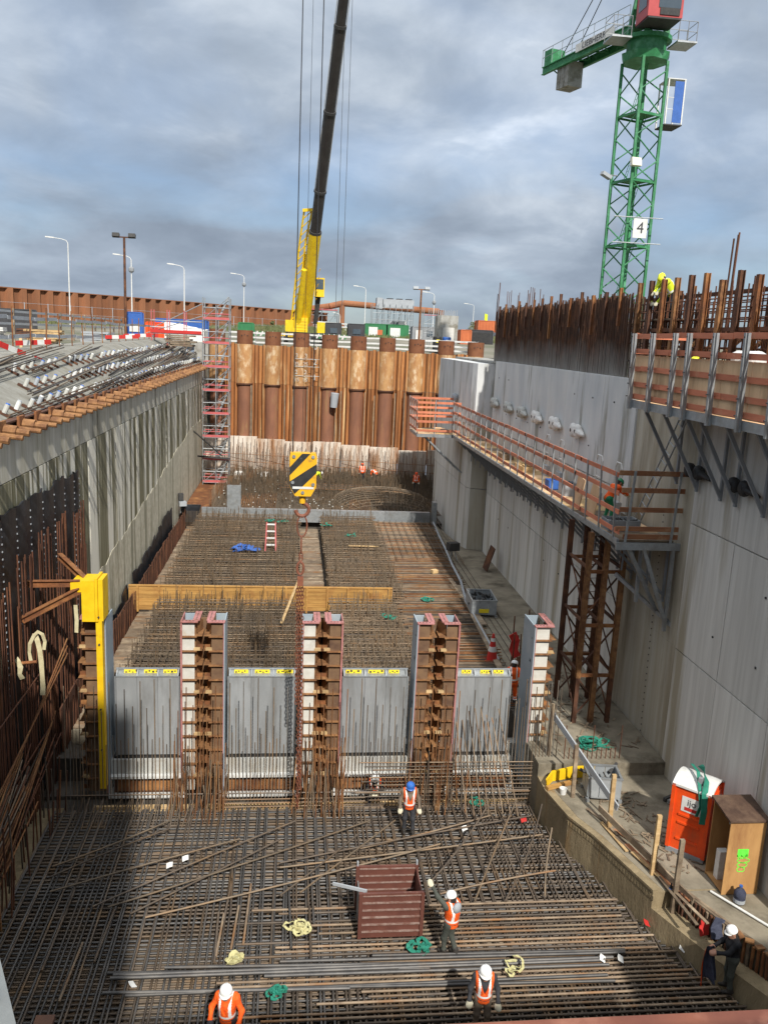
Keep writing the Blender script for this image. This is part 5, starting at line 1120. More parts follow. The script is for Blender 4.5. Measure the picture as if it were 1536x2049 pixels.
# ================================================================== CRANES
# ---- green tower crane behind the right wall
tcx, tcy = 22.05, 56.6
tc1 = thing('tower_crane', 'green lattice tower crane with red cab behind the right wall', 'tower crane', (tcx, tcy, 13.4))
ang0 = math.atan2(-1.27, -.61); rr = 1.41
CN = [Vector((tcx+rr*math.cos(ang0+i*math.pi/2), tcy+rr*math.sin(ang0+i*math.pi/2), 0)) for i in range(4)]
up3 = lambda v, z: Vector((v.x, v.y, z))
for c in CN: MB().beam(up3(c, 13.4), up3(c, 33.3), .17, .17, (0, 1, 0)).build('mast_leg', 'green', tc1)
sec = 4.1; z = 13.6; k = 0
while z < 33.2:
    for i in range(4):
        a, b = CN[i], CN[(i+1) % 4]
        MB().beam(up3(a, z), up3(b, z), .10, .12).build('ring_beam', 'green', tc1)
        for j in range(3):
            za = z+j*sec/3; zb = z+(j+1)*sec/3
            if zb > 33.5: continue
            p, q = (a, b) if (j+k) % 2 else (b, a); MB().tube(up3(p, za), up3(q, zb), .045, 6).build('diagonal', 'green', tc1)
    pf = MB(); c = [up3(v, z+.1) for v in CN]; m4 = sum(c, Vector())/4; c = [m4+(v-m4)*.9 for v in c]
    pf.add(c+[v+Vector((0, 0, .05)) for v in c], [(3, 2, 1, 0), (4, 5, 6, 7), (0, 1, 5, 4), (1, 2, 6, 5), (2, 3, 7, 6), (3, 0, 4, 7)]); pf.build('rest_platform', 'green', tc1)
    la, lb2 = m4+Vector((-.5, .3, 0)), m4+Vector((.45, .1, sec))
    ld = MB()
    for s in (-.2, .2): ld.tube(la+Vector((0, s, 0)), lb2+Vector((0, s, 0)), .02, 5)
    for j in range(12): t = j/12; p = la+(lb2-la)*t; ld.tube(p+Vector((0, -.2, 0)), p+Vector((0, .2, 0)), .014, 4)
    ld.build('ladder', 'green', tc1); z += sec; k += 1
MB().tube((tcx, tcy, 33.25), (tcx, tcy, 33.70), 1.45, 8, 1.6).build('slew_base', 'green', tc1); MB().tube((tcx, tcy, 33.70), (tcx, tcy, 34.45), 1.25, 20).build('slew_drum', 'green', tc1); MB().tube((tcx, tcy, 34.45), (tcx, tcy, 34.70), 1.55, 20).build('slew_ring', 'green', tc1)
for a in range(4):
    t = ang0+a*math.pi/2; p = Vector((tcx+1.2*math.cos(t), tcy+1.2*math.sin(t), 34.70)); q = Vector((tcx+.75*math.cos(t), tcy+.75*math.sin(t), 37.70)); MB().beam(p, q, .3, .3, (0, 1, 0)).build('turret_leg', 'green', tc1)
MB().box(tcx-.7, tcx+.7, tcy-.6, tcy+.6, 37.00, 37.70).build('turret_head', 'green', tc1)
MB().tube((tcx, tcy, 37.70), (tcx+.2, tcy-.2, 45.10), .3, 6, .1).build('tower_top', 'green', tc1)
for sx in (-1, 1):      # side platforms with rails
    cx_ = tcx+sx*2.15; pl = MB().box(cx_-.65, cx_+.65, tcy-1.3, tcy+.3, 34.25, 34.35).build('side_platform', 'galv', tc1)
    m = MB()
    for x in (cx_-.6, cx_, cx_+.6):
        for y in (tcy-1.25, tcy+.25): m.tube((x, y, 34.30), (x, y, 35.50), .025, 5)
    for z in (34.90, 35.50): m.path([(cx_-.6, tcy-1.25, z), (cx_+.6, tcy-1.25, z), (cx_+.6, tcy+.25, z), (cx_-.6, tcy+.25, z), (cx_-.6, tcy-1.25, z)], .022, 5)
    m.build('railing', 'galv', pl)
cb2 = MB().box(tcx-1.25, tcx+.95, tcy-2.9, tcy-1.0, 35.00, 37.60).build('cab', 'crane_red', tc1)
MB().box(tcx-.6, tcx+.8, tcy-2.93, tcy-2.905, 35.50, 37.40).build('window', 'glass', cb2); MB().box(tcx-1.275, tcx-1.255, tcy-2.6, tcy-1.4, 35.60, 37.40).build('window', 'glass', cb2)
MB().box(tcx-.5, tcx+.75, tcy-2.96, tcy-2.94, 35.10, 35.50).build('grille', 'black', cb2); MB().box(tcx-1.2, tcx+.9, tcy-2.9, tcy-1.0, 34.90, 34.99).build('cab_floor', 'dark', cb2)
jd = Vector((-.29, .957, 0)).normalized(); jn = Vector((-jd.y, jd.x, 0)); jn = jn if jn.dot(Vector((-20, -58, 0))) > 0 else -jn
j0, j1 = Vector((tcx, tcy, 35.40))+jd*.9, Vector((tcx, tcy, 35.40))+jd*11.0
for s in (-.75, .75):
    o = jn*s; MB().ibeam(j0+o, j1+o, .25, .55, .06).build('counter_jib_beam', 'green', tc1)
for i in range(10):
    t0, t1 = i/10, (i+1)/10; p, q = j0+(j1-j0)*t0, j0+(j1-j0)*t1; s = .7 if i % 2 else -.7; MB().tube(p+jn*s, q-jn*s, .05, 5).build('counter_jib_brace', 'green', tc1)
pf = MB(); a, b = j0+jn*.65+Vector((0, 0, .32)), j1+jn*.65+Vector((0, 0, .32)); c, d = j1-jn*.65+Vector((0, 0, .32)), j0-jn*.65+Vector((0, 0, .32)); v = [a, b, c, d]; v += [x+Vector((0, 0, .05)) for x in v]
pf.add(v, [(3, 2, 1, 0), (4, 5, 6, 7), (0, 1, 5, 4), (1, 2, 6, 5), (2, 3, 7, 6), (3, 0, 4, 7)]); pf.build('counter_jib_deck', 'green', tc1)
rl = MB()
for s in (-1, 1):
    for i in range(9): p = j0+(j1-j0)*(i/8)+jn*.85*s; rl.tube(p+Vector((0, 0, .3)), p+Vector((0, 0, 1.45)), .025, 5)
    for h_ in (.9, 1.45): rl.tube(j0+jn*.85*s+Vector((0, 0, h_)), j1+jn*.85*s+Vector((0, 0, h_)), .022, 5)
rl.tube(j1+jn*.85+Vector((0, 0, 1.45)), j1-jn*.85+Vector((0, 0, 1.45)), .022, 5); rl.build('counter_jib_railing', 'galv', tc1)
for i in range(3):
    p = j1-jd*(2.0+i*.5); MB().obox(p+Vector((0, 0, -.85)), (.45, 1.25, 1.7), math.atan2(jd.y, jd.x)).build('counterweight', 'concrete', tc1)
MB().obox(j1-jd*.3+Vector((0, 0, .9)), (.9, 1.2, 1.1), math.atan2(jd.y, jd.x)).build('winch_box', 'green', tc1)
for s in (-.5, .5): MB().tube(j1-jd*2+jn*s+Vector((0, 0, .5)), (tcx+.2, tcy-.2, 44.90), .035, 5).build('pendant', 'dark', tc1)
sg = MB().obox(j0+jd*3.6+jn*.93+Vector((0, 0, .35)), (4.2, .05, .52), math.atan2(jd.y, jd.x)).build('name_board', 'white', tc1)
Xa = -jd; Zt = Vector((0, 0, 1)); mt_ = Matrix((Xa, Zt, Xa.cross(Zt))).transposed()
text('LIEBHERR', .55, 'box_black', j0+jd*3.6+jn*.965+Vector((0, 0, .35)), mt_.to_euler(), tc1, sx=1.15)
# sign, lamps and hoist cabin on the mast
MB().box(tcx-.45, tcx+.48, tcy-2.0, tcy-1.95, 22.2, 23.4).build('number_board', 'white', tc1); text('4', 1.0, 'box_black', (tcx+.02, tcy-2.01, 22.8), FACE_S, tc1)
for z in (21.9, 23.5): MB().tube((tcx-1.7, tcy-1.75, z), (tcx+1.6, tcy-1.75, z), .035, 6).build('clamp_tube', 'galv', tc1)
MB().obox((tcx-.55, tcy-1.6, 26.9), (.7, .25, .5), .2, -.2).build('floodlight', 'lamp_glass', tc1)
fl2 = thing('mast_floodlight', 'grey floodlight on a short arm left of the green mast', 'floodlight', (tcx-2.1, tcy-.8, 26)); MB().obox((tcx-2.2, tcy-.9, 26.1), (.7, .4, .22), .2, 0, .4).build('head', 'far_grey', fl2); MB().tube((tcx-1.3, tcy-.5, 26.2), (tcx-2.0, tcy-.8, 26.15), .04, 6).build('arm', 'galv', fl2)
hc = thing('hoist_cabin', 'small white framed hoist cabin with blue panel on the side of the green mast', 'hoist cabin', (tcx+2.1, tcy, 30.2))
x0, x1, y0, y1, z0, z1 = tcx+1.55, tcx+2.65, tcy-.5, tcy+.9, 29.6, 32.3
for x in (x0, x1):
    for y in (y0, y1): MB().box(x-.04, x+.04, y-.04, y+.04, z0, z1).build('frame_post', 'white', hc)
MB().box(x0+.45, x1-.045, y0-.02, y0+.02, z0+.1, z1-.1).build('door_panel', 'blue_paint', hc); MB().box(x0-.05, x1+.05, y0-.05, y1+.05, z0-.08, z0-.005).build('floor', 'dark', hc); MB().box(x0-.05, x1+.05, y0-.05, y1+.05, z1+.005, z1+.06).build('roof', 'white', hc)
for z in (z0+.9, z0+1.6): MB().tube((x0, y0, z), (x0+.45, y0, z), .025, 5).build('bar', 'white', hc)

# ---- yellow mobile crane beyond the tubular piles
mc1 = thing('mobile_crane', 'yellow mobile crane with a long black telescopic boom beyond the tubular piles', 'mobile crane', (1, 95, 13.9))
MB().box(-1.15, 3.1, 94.0, 97.0, 14.6, 15.3).build('carrier_frame', 'black', mc1)
for i in range(6): MB().tube((-1.3 if i % 2 else 2.7, 94.5+(i//2)*1.2, 14.5), (-.9 if i % 2 else 3.1, 94.5+(i//2)*1.2, 14.5), .5, 14).build('wheel', 'black', mc1)
MB().box(-1.2, -.1, 94.2, 96.5, 15.35, 16.6).build('engine_cover', 'crane_yellow', mc1); MB().box(2.3, 3.15, 94.2, 96.5, 15.35, 16.5).build('side_body', 'crane_yellow', mc1)
MB().box(-.05, 1.25, 93.7, 95.0, 15.35, 16.9).build('winch_housing', 'crane_yellow', mc1)
for i in range(4): MB().box(.05, 1.15, 93.66, 93.695, 15.5+i*.32, 15.62+i*.32).build('louvre', 'yellow', mc1)
MB().box(-.9, 2.9, 93.5, 93.69, 14.7, 15.25).build('bumper', 'black', mc1)
for i in range(5): MB().box(-.85+i*.2, -.76+i*.2, 93.47, 93.495, 14.75, 15.2).build('stripe', 'yellow', mc1)
root = Vector((.95, 95, 17.2)); bd = (Vector((3.36, 78, 43.03))-root).normalized(); sd_ = bd.cross(Vector((0, -1, .2))).normalized()
def bseg(a, b, wd, name, mat): 
    m = MB(); P, Q, u, v = m.frame(root+bd*a, root+bd*b, sd_); n = 10; vs = []
    for c in (P, Q):
        for i in range(n): t = 2*math.pi*(i+.5)/n; vs.append(c+u*math.cos(t)*wd*.42+v*math.sin(t)*wd*.42)
    m.add(vs, [(i, (i+1) % n, n+(i+1) % n, n+i) for i in range(n)]+[tuple(range(n-1, -1, -1)), tuple(range(n, 2*n))]); return m.build(name, mat, mc1)
bseg(-.8, 9.9, 1.55, 'boom_base', 'crane_yellow')
for i, (a, b, wd) in enumerate([(9.9, 14.2, 1.30), (14.2, 21.8, 1.22), (21.8, 29.0, 1.14), (29.0, 38.0, 1.06), (38, 48, .98), (48, 62, .9)]):
    bseg(a, b, wd, 'boom_section', 'boom'); bseg(a-.12, a+.12, wd+.28, 'boom_collar', 'dark')
for s in (-1, 1): MB().tube(root+bd*14.2+sd_*.56*s, root+bd*62+sd_*.42*s, .035, 5).build('boom_guy', 'sill_white', mc1)
# luffing ram, fly jib folded beside the boom base, cab, cab rail
MB().tube((.2, 94.2, 15.8), root+bd*6.2+sd_*.0+Vector((-.7, -.6, -.6)), .30, 10).build('luffing_ram', 'crane_yellow', mc1); MB().tube((-.2, 94.4, 15.8), (.9, 92.4, 23.5), .22, 10).build('luffing_ram', 'crane_yellow', mc1)
for a, b in [((-.55, 94.6, 16.6), (.15, 91.8, 24.5)), ((.05, 94.4, 16.6), (.75, 91.6, 24.5)), ((.15, 91.8, 24.5), (.55, 90.5, 27.6)), ((.75, 91.6, 24.5), (1.35, 90.3, 27.6))]: MB().beam(a, b, .16, .16).build('fly_jib_chord', 'crane_yellow', mc1)
for i in range(14):
    t = i/14; t2 = (i+1)/14; a = Vector((-.55, 94.6, 16.6)).lerp(Vector((.55, 90.5, 27.6)), t); b = Vector((.05, 94.4, 16.6)).lerp(Vector((1.35, 90.3, 27.6)), t2); MB().tube(a, b, .06, 5).build('fly_jib_lace', 'crane_yellow', mc1)
MB().beam((.4, 90.4, 27.6), (1.5, 90.2, 27.7), .2, .3).build('fly_jib_head', 'crane_yellow', mc1)
cbn = MB().box(1.9, 2.95, 93.6, 95.2, 19.2, 21.2).build('cab', 'crane_yellow', mc1); MB().box(2.0, 2.85, 93.56, 93.595, 20.0, 21.05).build('window', 'glass', cbn)
MB().beam((2.1, 94.8, 16.3), (2.35, 94.6, 19.2), .5, .5, (0, 1, 0)).build('cab_arm', 'black', mc1)
m = MB()
for i in range(6): m.beam(root+bd*(1+i*.9)+sd_*.9, root+bd*(1.4+i*.9)+sd_*1.0, .05, .05)
m.build('ladder', 'yellow', mc1)
MB().beam((-2.2, 94.3, 15.0), (-.9, 94.3, 15.0), .3, .35).build('outrigger', 'yellow', mc1); MB().beam((2.9, 94.3, 15.0), (4.3, 94.3, 15.0), .3, .35).build('outrigger', 'yellow', mc1)
tip = root+bd*62; jt = Vector((.33, 24.4, 92)); fj = MB()
for k in range(14):
    a, b = tip.lerp(jt, k/14), tip.lerp(jt, (k+1)/14)
    for o in ((-.5, 0, .4), (.5, 0, .4), (0, 0, -.5)): fj.tube(a+Vector(o), b+Vector(o), .07, 5)
    fj.tube(a+Vector((-.5, 0, .4)), b+Vector((0, 0, -.5)), .045, 4); fj.tube(a+Vector((.5, 0, .4)), b+Vector((0, 0, -.5)), .045, 4)
fj.build('luffing_jib', 'crane_yellow', mc1)
for x in (4.4, 5.1): MB().tube((x, 97, 17), (x+.0, 96.0, 74), .03, 5).build('rear_rope', 'rope_far', mc1)
MB().beam((4.75, 96.2, 74), tip, .2, .2).build('rope_frame', 'crane_yellow', mc1)
# hook block, ropes and chain
hk = thing('hook_block', 'yellow and black striped crane hook block hanging over the gates', 'hook block', (.3, 24.4, 9.9))
y0, y1 = 24.22, 24.58
poly = [(-.08, 11.62), (.66, 11.62), (.70, 11.5), (.69, 10.62), (.54, 10.34), (.08, 10.34), (-.08, 10.62), (-.10, 11.5)]
def vprism(pl, ya, yb, name, mat):
    m = MB(); n = len(pl); m.add([(x, ya, z) for x, z in pl]+[(x, yb, z) for x, z in pl], [tuple(range(n)), tuple(range(2*n-1, n-1, -1))]+[(i, n+i, n+(i+1) % n, (i+1) % n) for i in range(n)]); return m.build(name, mat, hk)
vprism(poly, y0, y1, 'block_body', 'hook_yellow')
for pl in ([(-.09, 11.06), (-.09, 10.80), (.69, 11.42), (.69, 11.60), (.56, 11.615)], [(-.085, 10.64), (.68, 10.98), (.68, 11.22), (-.09, 10.72)]): pass
for pl in ([(-.095, 11.20), (-.095, 10.95), (.50, 11.61), (.26, 11.61)], [(-.085, 10.78), (-.075, 10.63), (.06, 10.40), (.695, 11.05), (.695, 11.32)]): vprism(pl, y0-.006, y0-.002, 'stripe', 'black')
for x, z in ((.02, 11.52), (.58, 11.52), (.3, 10.45), (.6, 10.7), (0, 10.75)): MB().tube((x, y0-.03, z), (x, y0-.008, z), .05, 10).build('bolt', 'galv', hk)
MB().box(.0, .62, y0-.012, y0-.007, 10.56, 10.63).build('sticker', 'white', hk)
MB().tube((.3, 24.4, 10.34), (.3, 24.4, 10.1), .09, 10).build('hook_shank', 'hook_yellow', hk)
m = MB(); m.path([Vector((.3+.2*math.sin(a), 24.4, 9.9+.2*math.cos(a))) for a in np.linspace(0, 4.6, 12)], .055, 8); m.build('hook', 'chain', hk)
for x0_, x1_ in ((-.02, -.0), (.52, .62)): MB().tube((x0_, 24.4, 11.6), (x1_, 24.4, 92), .014, 6).build('hoist_rope', 'rope', hk)
MB().tube((.25, 24.4, 11.6), (.28, 24.4, 92), .006, 5).build('signal_cable', 'rope', hk)
chn = thing('lifting_chain', 'rusty red lifting chain with shackle hanging from the hook block', 'chain', (.33, 24.35, -.3))
def ring(c, rx, rz_, r, ax, name, mat, n=12):
    m = MB(); pts = [Vector(c)+Vector(((rx*math.cos(a)) if ax == 'x' else 0, (rx*math.cos(a)) if ax == 'y' else 0, rz_*math.sin(a))) for a in np.linspace(0, 2*math.pi, n+1)]; m.path(pts, r, 6); return m.build(name, mat, chn)
ring((.31, 24.4, 9.4), .15, .34, .025, 'x', 'ring', 'chain'); ring((.30, 24.4, 8.8), .08, .25, .025, 'y', 'ring', 'chain')
for z in np.arange(8.5, 8.3, -.1): ring((.3, 24.4, z), .05, .09, .018, 'x', 'link', 'chain')
ring((.29, 24.4, 8.08), .10, .2, .04, 'x', 'shackle', 'chain')
MB().obox((.30, 24.4, 7.68), (.18, .14, .3)).build('shackle_body', 'chain', chn)
for k in range(3):
    z = 7.5; i = 0; x = .22+.075*k; zend = (3.6, -.2, .6)[k]
    m = MB(); 
    while z > zend:
        ax = Vector((.045, 0, 0)) if i % 2 else Vector((0, .045, 0)); c = Vector((x+.012*(7.5-z), 24.4+.03*k, z)); n = 6
        pts = [c+ax*math.cos(a)+Vector((0, 0, .078*math.sin(a))) for a in np.linspace(0, 2*math.pi, n+1)]
        for p, q in zip(pts[:-1], pts[1:]): m.tube(p, q, .017, 4, cap=False)
        z -= .115; i += 1
    m.build('chain_leg', 'chain', chn)

# ================================================================== SCAFFOLD STAIR, LEFT FAR
sc1 = thing('scaffold_stair', 'pink and silver scaffold stair tower at the far left corner of the pit', 'scaffold', (-6.7, 74, 1.75))
SX, SY = (-7.85, -6.75, -5.65), (73.2, 74.7); ztop = 17.2
for x in SX:
    for y in SY:
        z = 1.75
        while z < ztop-.1: z1 = min(z+2, ztop+(.6 if x != SX[1] else 0)); MB().tube((x, y, z), (x, y, z1), .045, 6).build('standard', 'galv', sc1); z = z1+.005
random.seed(91)
for k in range(8):
    z = 1.95+k*2.0
    if z > 17: break
    for y in SY:
        for a, b in zip(SX[:-1], SX[1:]): 
            for dz in (0, .5, 1.0): MB().tube((a, y, z+dz), (b, y, z+dz), .04, 5).build('ledger', 'scaf_pink' if dz == .5 else 'galv', sc1)
    for x in SX: MB().tube((x, SY[0], z), (x, SY[1], z), .04, 5).build('transom', 'scaf_pink', sc1); MB().tube((x, SY[0], z+1), (x, SY[1], z+1), .035, 5).build('transom', 'galv', sc1)
    MB().box(SX[0], SX[2], SY[0]-.04, SY[0]-.015, z+.02, z+.22).build('toe_board', 'scaf_pink', sc1)
    MB().box(SX[0]+.05, SX[1]-.05, SY[0]+.05, SY[1]-.05, z, z+.05).build('deck', 'galv', sc1)
    if z < 16:
        MB().tube((SX[0], SY[0]-.03, z), (SX[2], SY[0]-.03, z+1.95), .03, 5).build('brace', 'galv', sc1)
        fl3 = MB().beam((SX[1]+.15, SY[0]+.3, z), (SX[2]-.1, SY[0]+.3, z+1.95), .05, .14).build('stair_string', 'galv', sc1)
        for s in range(8): t = (s+.5)/8; xx = SX[1]+.15+(SX[2]-.1-SX[1]-.15)*t; MB().box(xx-.1, xx+.1, SY[0]+.32, SY[1]-.1, z+1.95*t-.02, z+1.95*t+.02).build('tread', 'galv', fl3)
for a, b in [((-7.9, 73.1, 16.2), (-12.6, 73.5, 14.6)), ((-7.9, 73.1, 17.2), (-11.8, 73.5, 15.2))]: MB().tube(a, b, .045, 6).build('raker', 'galv', sc1)
for p in ((-7.85, 73.15, 4.0), (-6.6, 73.15, 2.6)): pass
brg = thing('access_bridge', 'scaffold bridge with pink rails from the left ground to the stair tower', 'scaffold', (-10, 74, 14.2))
MB().box(-12.2, -7.95, 73.2, 74.6, 14.6, 14.68).build('deck', 'galv', brg)
for z in (15.15, 15.7): 
    for y in (73.2, 74.6): MB().tube((-12.2, y, z), (-7.95, y, z), .04, 6).build('rail', 'galv', brg)
for x in (-12.1, -10.8, -9.4): 
    for y in (73.2, 74.6): MB().tube((x, y, 13.6), (x, y, 16.6), .045, 6).build('post', 'scaf_pink', brg)
MB().box(-12.2, -7.95, 73.14, 73.17, 14.68, 14.95).build('toe_board', 'red_paint', brg)
# brace bars and lamp at the stair foot
MB().beam((-8.3, 73, 4.3), (-5.5, 72.9, 4.15), .12, .14).build('strut_beam', 'dark', label='dark beam across the foot of the scaffold stair', category='steel beam')
MB().beam((-8.35, 70, 6.9), (-6.2, 72.9, 4.4), .09, .09).build('diagonal_prop', 'dark', label='dark diagonal prop from the left wall to the stair foot', category='prop')
bg_ = MB(); bg_.lathe([(.3, 0), (.5, .15), (.55, .5), (.4, .8), (.15, .85)], (-4.9, 76.0, 1.75), 10); bg_.build('rubble_bag', 'bag', smooth=False, label='white rubble bag at the foot of the scaffold stair', category='bag')
bg_ = MB(); bg_.lathe([(.5, 0), (.9, .1), (1.0, .4), (.5, .6)], (-2.6, 77.0, 1.75), 10); bg_.build('rubble_bag', 'bag', smooth=False, label='flat pale sheet heap on the far slab before the piles', category='bag')
wl_ = thing('work_lamp', 'small lamp on a stand against the left wall at the end of the far ledge', 'work lamp', (-8.05, 60, 2.6)); MB().obox((-8.0, 60, 3.2), (.35, .4, .5), .3).build('head', 'dark', wl_); MB().obox((-7.85, 59.8, 2.75), (.5, .6, .3), .3).build('housing', 'far_grey', wl_); MB().tube((-8.0, 60, 2.0), (-8.0, 60, 3.0), .03, 6).build('pole', 'galv', wl_)

# ================================================================== GROUND ABOVE, LEFT SIDE
random.seed(93)
rail = thing('edge_railing', 'rust posts with grey boards fencing the top of the left apron', 'fence', (-13, 55, 13.5))
y = 30.0
while y < 80:
    bar('post', (-12.9, y, 13.3), (-12.9+rnd(-.08, .08), y+rnd(-.1, .1), 15.5+rnd(-.05, .3)), .035, 'rust', rail)
    y += 2.6
for z in (14.35, 15.2):
    y = 28
    while y < 78: MB().beam((-12.95, y, z+rnd(-.06, .06)), (-12.95, y+3.9, z+rnd(-.06, .06)), .04, .17).build('board', 'far_grey', rail); y += 4
r2 = thing('edge_railing', 'second pale timber railing behind the grey boards at left', 'fence', (-20, 70, 13.6))
for i in range(14): y = 45+i*3.4; MB().beam((-19+.1*i, y, 13.6), (-19+.1*i, y, 15.9), .12, .1, (0, 1, 0)).build('post', 'timber_old', r2)
for z in (14.9, 15.7):
    for i in range(13): y = 45+i*3.4; MB().beam((-19+.1*i, y, z), (-18.9+.1*i, y+3.35, z), .04, .15).build('board', 'far_grey', r2)
for i, (x, y, z, ln, rz_, lab) in enumerate([(-12.2, 36.5, 14.1, 2.6, 1.15, 'red and white barrier board leaning at the near left edge'), (-12.6, 58, 14.3, 2.2, .4, 'red and white barrier board behind the apron crest, middle'), (-12.6, 64, 14.4, 2.0, .1, 'red and white barrier board behind the apron crest, far one'), (-13.6, 43, 14.0, 2.0, .9, 'red and white barrier board lying near the apron crest')]):
    t = thing('barrier_board', lab, 'barrier', (x, y, z), 'red and white barrier boards'); d = Vector((math.cos(rz_), math.sin(rz_), -.3 if i == 0 else .05)).normalized()
    for k in range(5): MB().beam(Vector((x, y, z))+d*(ln*k/5), Vector((x, y, z))+d*(ln*(k+1)/5-.005), .04, .24).build('stripe', 'red_paint' if k % 2 == 0 else 'white', t)
def cont(name, c, sx, sy, h, mat, lab, rz_=0, doors=None, cat='container'):
    t = thing(name, lab, cat, c); rm2 = Matrix.Translation(c) @ Matrix.Rotation(rz_, 4, 'Z')
    def P(mb, n, m_, par=t): mb.v = [tuple(rm2 @ Vector(p)) for p in mb.v]; return mb.build(n, m_, par)
    P(MB().box(-sx/2+.04, sx/2-.04, -sy/2+.04, sy/2-.04, .08, h-.03), 'box_body', mat)
    for a in (-1, 1):
        for b in (-1, 1): P(MB().box(a*sx/2-.08, a*sx/2+.08, b*sy/2-.08, b*sy/2+.08, 0, h), 'corner_post', mat)
    P(MB().box(-sx/2, sx/2, -sy/2, sy/2, h-.02, h+.08), 'roof', mat); P(MB().box(-sx/2+.08, sx/2-.08, -sy/2-.03, -sy/2+.03, 0, .14), 'sill', mat)
    n = int(sx/.45)
    for i in range(n): xx = -sx/2+.2+i*(sx-.4)/n; P(MB().box(xx, xx+.12, -sy/2-.0, -sy/2+.039, .2, h-.15), 'corrugation', mat)
    for (x0, x1, z0, z1, m_) in (doors or []): P(MB().box(x0, x1, -sy/2-.06, -sy/2-.035, z0, z1), 'door', m_)
    return t
cont('site_container', (-16.5, 90, 14.3), 1.4, 2, 2.2, 'blue_paint', 'blue site container behind the left edge', .1, [(-.5, .5, .3, 1.0, 'white')])
cont('site_container', (-12.9, 99, 14.2), 5.5, 2.6, 1.9, 'blue_paint', 'long blue container behind the white sheeted load', 0)
cont('site_container', (-13.75, 85, 13.6), 1.6, 1.6, 1.95, 'toilet_orange', 'orange box near the scaffold bridge at left', .2, [(-.4, .3, .4, 1.5, 'red_paint')])
cont('site_container', (-25.5, 80, 13.9), 4, 2.5, 2.2, 'box_black', 'black hut behind the railing at left', .3)
cont('site_container', (-5.3, 92, 14.0), 1.5, 2.0, 2.0, 'green_box', 'small green box behind the piles beside the scaffold stair', 0)
tr = thing('sheeted_load', 'white sheeted load behind the scaffold bridge', 'load', (-12.5, 92, 14))
m = MB(); n = 10; rows = []
for i in range(n+1): t = i/n; rows.append(((-16+6.5*t, 91, 14.8+.4*math.sin(t*7)+rnd(-.1, .1)), (-16+6.5*t, 94, 15.5+.3*math.sin(t*5)+rnd(-.1, .1))))
m.sheet(rows, (0, 0, -1.6)); m.build('sheet', 'bag', tr)
for i in range(7): 
    x, y = -30+i*3.2+rnd(-1, 1), rnd(58, 80); t = thing('material_stack', ['pale timber stack leftmost on the left ground', 'grey board stack at left behind the railing', 'white frame stack at left behind the railing', 'dark steel stack at left behind the railing', 'pale plank stack nearer the orange box', 'grey panel stack beside the blue container', 'mixed timber stack right of the blue container'][i], 'stack', (x, y, 13.6))
    for k in range(6): MB().obox((x+rnd(-.2, .2), y, 13.7+k*.16), (rnd(1.6, 2.6), 1.4, .13), rnd(-.15, .15)).build('layer', ['timber', 'far_grey', 'white', 'rust_dark', 'timber', 'far_grey', 'timber_old'][i], t)
for i in range(8):
    x, y = -13.6-rnd(0, 3), 40+i*4.5; plank('loose_board', (x, y, 13.6), (x+rnd(-1.5, 1.5), y+rnd(.5, 2), 13.65+rnd(0, .8)), .14, .05, random.choice(['timber', 'red_paint', 'white', 'yellow']), label='short loose board behind the left apron, %s counting from the viewer' % ORD[i], category='board', group='loose boards behind the left apron')
tri = thing('safety_tripod', 'white timber tripod frame at the far left edge', 'frame', (-27, 75, 13.7))
for a in ((-1.2, 0), (.8, .5), (.5, -.6)): MB().beam((-27+a[0], 75+a[1], 13.7), (-26.2, 75, 16.9), .14, .1).build('leg', 'white', tri)
# far sheet pile wall
fs = thing('sheet_pile_wall', 'long rust brown corrugated sheet pile wall along the far left horizon', 'sheet pile wall', (-30, 130, 14.5))
A, B = Vector((-60, 97.5, 0)), Vector((6, 171, 0)); L_ = (B-A).length; dv_ = (B-A)/L_; nv = Vector((dv_.y, -dv_.x, 0)); s = 0; k = 0
while s < L_:
    a = A+dv_*s; b = A+dv_*(s+1.0); o = nv*(.45 if k % 2 else 0); o2 = nv*(0 if k % 2 else .45); sl_ = dv_*.22
    zt = 19.5; m = MB(); m.sheet([((a+o2).to_tuple()[:2]+(14.4,), (a+o2).to_tuple()[:2]+(zt,)), ((a+o+sl_).to_tuple()[:2]+(14.4,), (a+o+sl_).to_tuple()[:2]+(zt,)), ((b+o).to_tuple()[:2]+(14.4,), (b+o).to_tuple()[:2]+(zt,))], (0, .06, 0)); m.build('sheet', 'sheet_far', fs); s += 1.0; k += 1
MB().beam(A+dv_*0+nv*.2+Vector((0, 0, 19.55)), B+nv*.2+Vector((0, 0, 19.55)), .5, .12).build('capping', 'sheet_far', fs)
nf = thing('mesh_fence', 'thin wire fence with pale posts before the far sheet pile wall', 'fence', (-28, 118, 14.5))
for i in range(26): p = A+dv_*(3+i*3.4)+nv*6; MB().tube((p.x, p.y, 14.6), (p.x, p.y, 17.6), .05, 5).build('post', 'far_grey', nf)
for z in (15.4, 16.4, 17.5): p, q = A+dv_*3+nv*6, A+dv_*88+nv*6; MB().tube((p.x, p.y, z), (q.x, q.y, z), .018, 4).build('wire', 'far_grey', nf)
